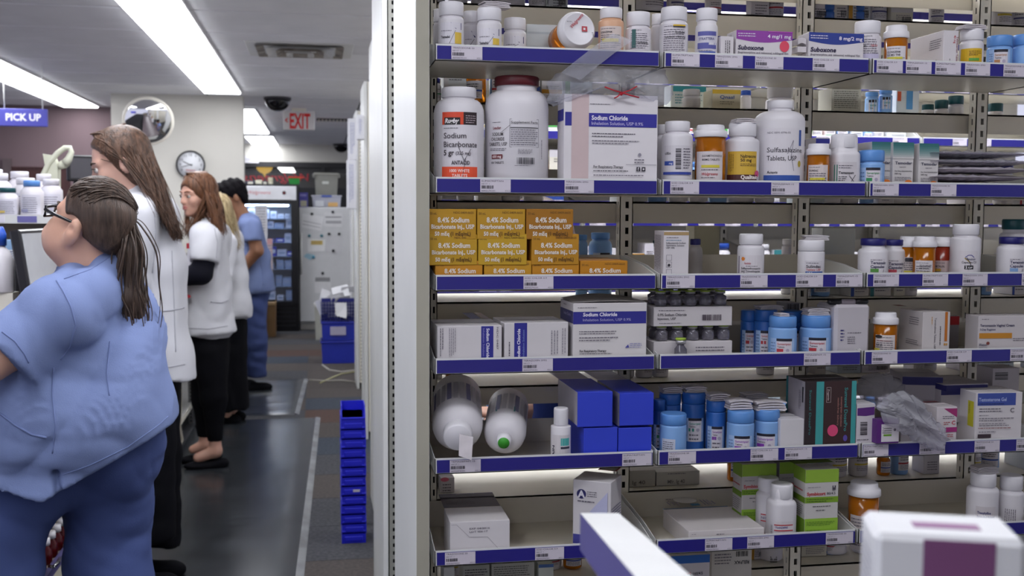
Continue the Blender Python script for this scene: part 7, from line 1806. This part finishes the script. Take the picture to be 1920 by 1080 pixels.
np_obj('ponytail_core', sdf_mesh([C('+', (238, 412, -.02), (243, 470, -.02), 8, 19, 1), C('+', (243, 470, -.02), (244, 560, -.02), 19, 22, 1, .02), C('+', (244, 560, -.02), (258, 655, -.02), 23, 9, 1, .02)], .006, .02, fold_fn(77, .003, 6, (2, 10), (80, 200))), M_h1, W1_, org)
MB().tube([Vector(tie - np.array(org)) + Vector((.0, .016 * math.cos(a_), .016 * math.sin(a_))) for a_ in [i * math.pi / 6 for i in range(13)]], .005, M_blackc, 8).obj('hair_tie', W1_)
M_gl = mat('black glasses frame', '#0c0b10', .25)
gf = Frame(H1.c, H1.f, scale=H1.k); gl = bpy.data.objects.new('glasses', None)
b = MB(); o_ = np.array(org)
for s_ in (-1, 1):
    b.tube([Vector(H1.p(*q) - o_) for q in ((.102, s_ * .064, .004), (.06, s_ * .078, .006), (-.008, s_ * .085, .008), (-.022, s_ * .084, -.012))], .0042, M_gl, 6)
    rim = [(.111, s_ * .010, .012), (.103, s_ * .062, .012), (.101, s_ * .060, -.014), (.109, s_ * .014, -.016), (.111, s_ * .010, .012)]
    b.tube([Vector(H1.p(*q) - o_) for q in rim], .0042, M_gl, 6)
b.tube([Vector(H1.p(.112, -.012, .004) - o_), Vector(H1.p(.114, 0, .006) - o_), Vector(H1.p(.112, .012, .004) - o_)], .0025, M_gl, 6)
bpy.data.objects.remove(gl); b.obj('glasses', W1_)
for px, py, dy in ((210, 1395, .08), (-10, 1395, -.1)):
    c = J(px, py, dy); p_ = Vector((c[0] - org[0], c[1] - org[1], 0))
    MB().lathe([(.05, 0), (.056, .012), (.05, .05), (.03, .085), (.0, .09)], mat('clog white', '#b8b8bc', .5), 20, Matrix.Translation(p_ + Vector((-.03, 0, 0))) @ Matrix.Diagonal((2.2, .85, 1, 1))).obj('shoe', W1_)
# ------------------------------------------------------------------ tall woman in a white coat, long brown hair
def clothes(lst): return [C(*q) for q in lst]
def slim(L, by=.02): return [(t[0], (t[1][0], t[1][1], t[1][2], max(.018, t[1][3] - by), max(.018, t[1][4] - by), t[1][5])) + t[2:] for t in L if t[1][0] in 'ck']
def shoe(parent, org, c, d, m, ln=.25, open_=False):
    d = nrm([d[0], d[1], 0]); c = np.array([c[0], c[1], 0.0]); s_ = np.array([-d[1], d[0], 0]); R = np.array([d, s_, [0, 0, 1]])
    L = [('+', ('e', c + d * ln * .22 + np.array([0, 0, .022]), [ln * .30, .040, .024], R)), ('+', ('e', c - d * ln * .30 + np.array([0, 0, .028]), [ln * .19, .034, .034], R), .02), ('+', ('c', c - d * ln * .3 + np.array([0, 0, .014]), c + d * ln * .25 + np.array([0, 0, .012]), .026, .026, 1), .02)]
    if open_: L.append(('-', ('e', c - d * .02 + np.array([0, 0, .066]), [ln * .25, .028, .026], R), .006))
    else: L.append(('+', ('c', c - d * ln * .25 + np.array([0, 0, .03]), c + d * ln * .12 + np.array([0, 0, .05]), .036, .03, 1), .02))
    vf = sdf_mesh(L, .006, .02, None, lambda X, q: np.maximum(q, -X[..., 2] + .001))
    return np_obj('shoe', vf, m, parent, org)
def long_hair(H, parent, org, m, ends, n, seed, rad=.0055, back=.10, part=0.0, face=True, vol=1.06, spread=.015, front=1.15, openw=.066):
    """locks running from the parting over the skull and falling to the given end points (np arrays, left / right / back)"""
    r = np.random.RandomState(seed)
    L = [('+', ('e', H.p(-.016, 0, .036), [.110 * H.k, .089 * H.k, .100 * H.k], H.R)), ('+', ('e', H.p(-.05, 0, -.04), [.07 * H.k, .078 * H.k, .09 * H.k], H.R), .03),
         ('-', ('e', H.p(.10, 0, -.045 if openw < .1 else -.022), [.085 * H.k, openw * H.k, (.10 if openw < .1 else .105) * H.k], H.R), .02)]
    o1 = np_obj('hair', sdf_mesh(L, .008 if H.c[1] > 5 else .006, .02), m, parent, org)
    pa = []
    for i in range(n):
        s_ = r.choice([-1, 1]); e_ = ends[r.randint(len(ends))]
        th = s_ * r.uniform(.25, front) if r.rand() < .4 else s_ * r.uniform(front, 3.0)
        top_ = H.p(r.uniform(-.07, .06), part + s_ * .006, .130)
        q = [top_]
        for ph in (.95, .45, -.15):
            tt = abs(th) if ph > .6 else max(abs(th), front - (.12 if ph > .2 else -.12)); q.append(skull_pt(H, s_ * tt, ph, vol + .05 * (1 - ph) * .5))
        tgt = e_ + r.normal(0, spread, 3) * np.array([1, 1, .8]); last = q[-1]
        low = last * .55 + tgt * .45; q += [low + (H.p(-.02, s_ * .02, 0) - H.c) * .4, tgt]
        pa.append(q)
    return strands(pa, rad, m, 'hair_lock', parent, org, seed, .0022, nseg=4)
def coat_details(vf, lines, m, parent, org):
    bv = BVHTree.FromPolygons(vf[0].tolist(), vf[1].tolist())
    for nm, q, r_ in lines: drape(q, bv, r_, m, nm, parent, org)

J, S = mk(4.3)
org = tuple(J(285, 700)[:2]) + (0,)
T = thing('person', 'tall woman in a white coat with very long brown hair, looking down', 'person', org)
coat = clothes([('+', (272, 400, 0), (284, 500, 0), 44, 56, 1.1), ('+', (284, 500, 0), (290, 660, 0), 56, 60, 1.1, .03), ('+', (290, 660, 0), (291, 705, 0), 60, 66, 1.15, .03, 'k'),
                ('+', (250, 398, -.10), (300, 398, .12), 30, 30, 1, .05), ('+', (262, 372, .0), (272, 405, 0), 26, 40, 1, .04)])
slv = clothes([('+', (258, 408, -.13), (240, 525, -.17), 34, 30, 1, .03), ('+', (240, 525, -.17), (165, 545, -.13), 30, 24, 1, .02, 'k'), ('+', (300, 408, .14), (280, 530, .18), 32, 28, 1, .03), ('+', (280, 530, .18), (200, 545, .16), 28, 24, 1, .02, 'k')])
fd = fold_fn(21, .0055, 7, (4, 20), (10, 45))
vf = sdf_mesh(coat + slv, .0105, .03, fd)
o = np_obj('white_coat', vf, M_coat, T, org)
coat_details(vf, [('armhole_seam', [(288, 392), (292, 430), (290, 470), (285, 520)], .002), ('belt_edge', [(285, 585), (320, 582), (350, 576)], .003), ('hem_stitch', [(285, 690), (320, 688), (352, 682)], .002), ('back_seam', [(322, 470), (326, 560), (330, 680)], .002)], M_seamw, o, org)
leg = clothes([('+', (288, 680, 0), (286, 840, -.05), 44, 36, 1.1), ('+', (286, 840, -.05), (290, 1012, -.06), 36, 34, 1.0, .03, 'k'), ('+', (292, 690, .05), (300, 850, .08), 42, 34, 1, .03), ('+', (300, 850, .08), (303, 1018, .09), 34, 33, 1, .03, 'k')])
np_obj('trousers', sdf_mesh(leg, .012, .03, fold_fn(5, .004, 6)), M_blackc, T, org)
H = Frame(J(226, 306, .0), (-.93, -.12, -.34), scale=1.05)
M_sk2 = skin('pale skin', '#d0a593')
hd = hand_prims(J(163, 545, -.13), (-1, 0, -.1), (0, 0, -1)) + hand_prims(J(198, 545, .16), (-1, 0, -.1), (0, 0, -1), side=-1)
nk = clothes([('+', (236, 330, 0), (262, 392, 0), 22, 30, 1, .03)])
np_obj('body', sdf_mesh(head_prims(H) + nk + hd + slim(coat + slv + leg, .022), .0085, .025), M_sk2, T, org)
face_parts(H, T, org, '#a8605c')
M_h2 = hair_mat('light brown hair', '#33231a', '#6e5140')
long_hair(H, T, org, M_h2, [J(334, 440, -.14), J(326, 430, -.16), J(318, 420, -.14), J(338, 446, -.10), J(300, 400, -.17), J(330, 448, -.02)], 330, 3, .0036, spread=.013, front=1.4, vol=1.05, openw=.14)
# drop of hair over the shoulder blades
pa = []; r = np.random.RandomState(4)
for i in range(200):
    k_ = r.uniform(0, 1); a_ = skull_pt(H, r.uniform(.9, 3.6), r.uniform(-.1, .9), 1.12)
    pa.append([a_, J(262 + 32 * k_, 322 + 10 * k_, -.10 + .08 * k_), J(285 + 28 * k_, 365, -.14 + .08 * k_), J(308 + 20 * k_, 408, -.15 + .10 * k_), J(324 + 18 * k_, 446 + r.uniform(-6, 5), -.14 + .10 * k_)])
strands(pa, .0036, M_h2, 'hair_lock', T, org, 5, .004, nseg=4)
for c in ((288, -.06), (301, .09)): q = J(c[0], 1000, c[1]); shoe(T, org, q + np.array([-.03, 0, 0]), (-1, -.1), M_blackc, .26)

# ------------------------------------------------------------------ red-haired woman
J, S = mk(6.3)
org = tuple(J(395, 700)[:2]) + (0,)
T = thing('person', 'red-haired woman in a short white coat and black flats, looking left', 'person', org)
coat = clothes([('+', (391, 440, 0), (390, 525, 0), 28, 36, 1.1), ('+', (390, 525, 0), (393, 606, 0), 36, 40, 1.1, .03), ('+', (393, 600, 0), (394, 621, 0), 40, 44, 1.1, .03, 'k'), ('+', (378, 436, -.10), (410, 436, .12), 17, 17, 1, .04), ('+', (386, 420, 0), (392, 445, 0), 14, 26, 1, .03)])
slv = clothes([('+', (386, 446, -.13), (382, 490, -.17), 25, 24, 1, .025, 'k'), ('+', (408, 446, .14), (404, 490, .17), 22, 23, 1, .025, 'k')])
vf = sdf_mesh(coat + slv, .0125, .03, fold_fn(31, .007, 7, (8, 30), (8, 40)))
o = np_obj('white_coat', vf, M_coat, T, org)
coat_details(vf, [('armhole_seam', [(402, 428), (408, 455), (405, 490)], .003), ('hem_stitch', [(352, 615), (390, 617), (434, 610)], .003), ('belt_edge', [(395, 566), (415, 568), (430, 562)], .004), ('sleeve_hem', [(364, 488), (382, 494), (402, 487)], .003)], M_seamw, o, org)
MB().lathe([(0, -.012), (.016, -.006), (.016, .006), (0, .012)], mat('red pin', '#b02030', .4), 12, Matrix.Translation(Vector(J(352, 556, -.14)) - Vector(org))).obj('badge', o)
MB().box((-.012, -.004, -.015), (.012, 0, .015), mat('red pin', '#b02030', .4), 0, Matrix.Translation(Vector(J(354, 461, -.15)) - Vector(org))).obj('emblem', o)
und = clothes([('+', (383, 486, -.17), (378, 512, -.18), 19, 18, 1), ('+', (378, 512, -.18), (338, 522, -.14), 18, 14, 1, .02), ('+', (405, 488, .17), (398, 515, .18), 18, 17, 1, .02), ('+', (398, 515, .18), (350, 522, .1), 17, 14, 1, .02)])
for h_ in (und[:2], und[2:]): np_obj('dark_sleeve', sdf_mesh(h_, .011, .02, fold_fn(2, .003)), mat('navy knit', '#10101c', .8, spec=.2), T, org)
leg = clothes([('+', (390, 612, 0), (392, 680, 0), 38, 32, 1.05), ('+', (394, 660, -.04), (401, 745, -.05), 30, 22, 1, .03), ('+', (401, 745, -.05), (403, 826, -.05), 21, 12, 1, .03, 'k'), ('+', (388, 660, .06), (384, 745, .08), 30, 22, 1, .03), ('+', (384, 745, .08), (384, 818, .10), 21, 12, 1, .03, 'k')])
np_obj('trousers', sdf_mesh(leg, .0125, .03, fold_fn(9, .003)), M_blackc, T, org)
H = Frame(J(371, 366, -.02), (-.72, -.66, -.10), scale=1.0)
hd = hand_prims(J(338, 522, -.14), (-1, .1, 0), (0, 0, -1)) + hand_prims(J(350, 522, .1), (-1, -.1, 0), (0, 0, -1), side=-1)
nk = clothes([('+', (376, 392, 0), (388, 432, 0), 14, 17, 1, .03)])
ank = clothes([('+', (403, 815, -.05), (404, 846, -.05), 10, 11, 1, .02), ('+', (404, 846, -.05), (372, 858, -.06), 11, 9, 1, .02), ('+', (384, 810, .10), (386, 834, .10), 10, 11, 1, .02), ('+', (386, 834, .1), (362, 843, .1), 11, 8, 1, .02)])
np_obj('body', sdf_mesh(head_prims(H) + nk + hd + ank + slim(coat + leg + und, .022), .0088, .025), skin('fair rosy skin', '#cfa08c'), T, org)
face_parts(H, T, org, '#b06a64', '#7a4a34')
M_h3 = hair_mat('auburn hair', '#472c1c', '#86593c')
long_hair(H, T, org, M_h3, [J(349, 438, -.12), J(354, 444, -.08), J(414, 440, -.12), J(408, 448, -.12), J(420, 436, -.04), J(402, 450, -.12), J(412, 452, 0)], 420, 8, .0045, spread=.014, front=1.2, vol=1.06)
shoe(T, org, J(388, 850, -.06) + np.array([.0, 0, 0]), (-1, -.12), M_blackc, .25, True); shoe(T, org, J(376, 840, .10), (-1, -.12), M_blackc, .25, True)

# ------------------------------------------------------------------ blonde woman half hidden
J, S = mk(7.6)
org = tuple(J(438, 650)[:2]) + (0,)
T = thing('person', 'blonde woman in a white coat half hidden behind the red-haired one', 'person', org)
coat = clothes([('+', (432, 450, 0), (434, 520, 0), 20, 26, 1.2), ('+', (434, 520, 0), (436, 578, 0), 26, 30, 1.2, .03), ('+', (436, 570, 0), (436, 592, 0), 30, 33, 1.2, .03, 'k'), ('+', (424, 448, -.10), (440, 448, .12), 13, 13, 1, .04)])
slv = clothes([('+', (428, 455, -.14), (420, 515, -.17), 15, 13, 1, .02), ('+', (420, 515, -.17), (392, 520, -.12), 13, 10, 1, .02, 'k'), ('+', (442, 455, .15), (436, 515, .18), 15, 13, 1, .02), ('+', (436, 515, .18), (405, 522, .14), 13, 10, 1, .02, 'k')])
np_obj('white_coat', sdf_mesh(coat + slv, .014, .03, fold_fn(41, .007, 6, (8, 26), (8, 30))), M_coat, T, org)
leg = clothes([('+', (434, 585, 0), (432, 660, 0), 27, 26, 1.1), ('+', (432, 660, 0), (432, 764, 0), 26, 31, 1.1, .03, 'k')])
np_obj('skirt', sdf_mesh(leg, .014, .03, fold_fn(6, .006, 6, (0, 6), (20, 50))), M_blackc, T, org)
H = Frame(J(403, 398, 0), (-.93, .25, -.15))
hd = hand_prims(J(391, 520, -.12), (-1, 0, 0), (0, 0, -1)) + hand_prims(J(404, 522, .14), (-1, 0, 0), (0, 0, -1), side=-1)
nk = clothes([('+', (408, 414, 0), (428, 446, 0), 11, 14, 1, .03)])
ank = clothes([('+', (426, 740, -.05), (426, 778, -.05), 9, 9, 1, .02), ('+', (436, 740, .08), (436, 776, .08), 9, 9, 1, .02)])
np_obj('body', sdf_mesh(head_prims(H) + nk + hd + ank + slim(coat + slv + leg, .022), .0095, .025), M_sk2, T, org)
face_parts(H, T, org)
M_h4 = hair_mat('blonde hair', '#8a7450', '#c8b48a')
long_hair(H, T, org, M_h4, [J(446, 466, -.10), J(442, 460, -.12), J(436, 452, -.12), J(448, 470, -.04)], 200, 12, .0045, spread=.015, front=1.2, vol=1.06)
for px, dy in ((424, -.05), (434, .08)): shoe(T, org, J(px - 4, 780, dy), (-1, 0), M_blackc, .24)

# ------------------------------------------------------------------ man in blue scrubs
J, S = mk(9.0)
org = tuple(J(478, 650)[:2]) + (0,)
T = thing('person', 'dark-haired man in blue scrubs bending over his work near the cooler', 'person', org)
top = clothes([('+', (468, 420, 0), (478, 480, 0), 19, 24, 1.3), ('+', (478, 480, 0), (483, 530, 0), 24, 27, 1.3, .03), ('+', (483, 525, 0), (484, 545, 0), 27, 30, 1.3, .03, 'k'), ('+', (462, 420, -.14), (472, 420, .16), 12, 12, 1, .05), ('+', (457, 404, 0), (468, 424, 0), 9, 17, 1, .03)])
slv = clothes([('+', (472, 424, -.17), (474, 452, -.20), 15, 15.5, 1, .025, 'k'), ('+', (468, 424, .18), (470, 452, .2), 14, 14, 1, .025, 'k')])
vf = sdf_mesh(top + slv, .0145, .03, fold_fn(51, .006, 6, (6, 24), (6, 26)))
o = np_obj('scrub_top', vf, M_scrub, T, org)
coat_details(vf, [('sleeve_hem', [(460, 451), (474, 456), (488, 450)], .004), ('hem_stitch', [(456, 541), (484, 543), (510, 538)], .003), ('side_seam', [(484, 470), (492, 510), (494, 540)], .003)], M_seam, o, org)
leg = clothes([('+', (478, 540, 0), (474, 570, 0), 25, 25, 1.2), ('+', (474, 570, -.06), (480, 640, -.08), 22, 18, 1, .03), ('+', (480, 640, -.08), (482, 706, -.08), 18, 15, 1, .03, 'k'), ('+', (466, 570, .08), (458, 640, .1), 21, 17, 1, .03), ('+', (458, 640, .1), (452, 704, .1), 17, 14, 1, .03, 'k')])
np_obj('trousers', sdf_mesh(leg, .0145, .03, fold_fn(52, .006, 6)), M_scrub_shade, T, org)
np_obj('undershirt', sdf_mesh(clothes([('+', (456, 404, 0), (464, 420, 0), 10, 14, 1)]), .012, .02), M_blackc, T, org)
arm = clothes([('+', (474, 440, -.2), (482, 470, -.2), 11.5, 11, 1, .02), ('+', (482, 470, -.2), (448, 512, -.16), 11, 7.5, 1, .02), ('+', (470, 440, .2), (476, 472, .2), 11, 10, 1, .02), ('+', (476, 472, .2), (444, 510, .16), 10, 7, 1, .02)])
hd = hand_prims(J(448, 512, -.16), (-.8, .1, -.6), (-.4, 0, -.8)) + hand_prims(J(444, 510, .16), (-.8, -.1, -.6), (-.4, 0, -.8), side=-1)
H = Frame(J(436, 370, 0), (-.90, -.18, -.38), scale=1.06)
nk = clothes([('+', (444, 386, 0), (460, 414, 0), 12.5, 14, 1, .03)])
np_obj('body', sdf_mesh(head_prims(H) + nk + arm + hd + slim(top + slv + leg, .024), .0095, .025), skin('brown skin', '#8a5e44'), T, org)
face_parts(H, T, org, '#70403a', '#120e0e')
M_h5 = mat('black hair', '#060508', .75, col2='#141014', scale=90, bump=.3, bscale=200, spec=.12)
L = [('+', ('e', H.p(-.014, 0, .05), [.112 * H.k, .086 * H.k, .092 * H.k], H.R)), ('+', ('e', H.p(.05, 0, .095), [.06 * H.k, .06 * H.k, .04 * H.k], H.R), .03), ('+', ('e', H.p(-.065, 0, -.01), [.05 * H.k, .066 * H.k, .07 * H.k], H.R), .02), ('-', ('e', H.p(.085, 0, -.035), [.09 * H.k, .12 * H.k, .09 * H.k], H.R), .015), ('-', ('e', H.p(-.005, 0, -.045), [.045 * H.k, .12 * H.k, .065 * H.k], H.R), .01)]
np_obj('hair', sdf_mesh(L, .008, .02, fold_fn(7, .004, 6, (60, 120), (60, 120))), M_h5, T, org)
np_obj('beard', sdf_mesh([('+', ('e', H.p(.052, 0, -.085), [.045 * H.k, .045 * H.k, .034 * H.k], H.R)), ('-', ('e', H.p(.10, 0, -.060), [.03 * H.k, .022 * H.k, .016 * H.k], H.R), .006)], .007, .02), M_h5, T, org)
for px, dy in ((480, -.08), (452, .1)): shoe(T, org, J(px - 2, 722, dy), (-1, -.1), M_blackc, .29)

# ------------------------------------------------------------------ person in the next aisle, glimpsed through the gaps
J, S = mk(2.98)
org = tuple(J(1075, 800)[:2]) + (0,)
T = thing('person', 'person in navy clothes in the next aisle, glimpsed between the shelves', 'person', org)
top = clothes([('+', (1056, 610, 0), (1072, 690, 0), 60, 72, .8), ('+', (1072, 690, 0), (1080, 880, 0), 72, 78, .8, .03, 'k'), ('+', (1046, 610, -.06), (1076, 610, .06), 44, 44, 1, .05)])
slv = clothes([('+', (1044, 625, -.1), (1034, 676, -.14), 42, 40, 1, .03, 'k'), ('+', (1080, 620, .12), (1070, 690, .16), 40, 40, 1, .03, 'k')])
np_obj('navy_top', sdf_mesh(top + slv, .013, .03, fold_fn(61, .005)), mat('navy cotton', '#1c2a5c', .85, spec=.2), T, org)
leg = clothes([('+', (1078, 860, -.05), (1078, 1100, -.06), 52, 44, 1), ('+', (1078, 1100, -.06), (1078, 1360, -.06), 44, 34, 1, .03, 'k'), ('+', (1082, 860, .06), (1084, 1100, .08), 52, 44, 1, .03), ('+', (1084, 1100, .08), (1084, 1360, .08), 44, 34, 1, .03, 'k')])
np_obj('trousers', sdf_mesh(leg, .015, .03), M_scrub_shade, T, org)
arm = clothes([('+', (1030, 640, -.14), (1010, 708, -.15), 32, 30, 1, .03), ('+', (1010, 708, -.15), (880, 702, -.12), 30, 20, 1, .03), ('+', (1070, 630, .16), (1050, 760, .16), 32, 28, 1, .03), ('+', (1050, 760, .16), (940, 772, .1), 28, 20, 1, .03)])
H = Frame(J(1000, 462, 0), (-.93, .1, -.34)); nk = clothes([('+', (1012, 500, 0), (1050, 590, 0), 38, 46, 1, .03)])
hd = hand_prims(J(880, 702, -.12), (-1, 0, 0), (0, 0, -1)) + hand_prims(J(940, 772, .1), (-1, 0, 0), (0, 0, -1), side=-1)
np_obj('body', sdf_mesh(head_prims(H) + nk + arm + hd + slim(top + leg, .025), .0105, .025), M_sk1, T, org)
face_parts(H, T, org)
np_obj('hair', sdf_mesh([('+', ('e', H.p(-.016, 0, .04), [.110, .089, .100], H.R)), ('+', ('e', H.p(-.06, 0, -.02), [.06, .07, .08], H.R), .03), ('-', ('e', H.p(.10, 0, -.04), [.085, .075, .10], H.R), .02)], .009, .02), M_h1, T, org)
for px, dy in ((1076, -.06), (1084, .08)): shoe(T, org, J(px - 10, 1380, dy), (-1, 0), M_blackc, .26)
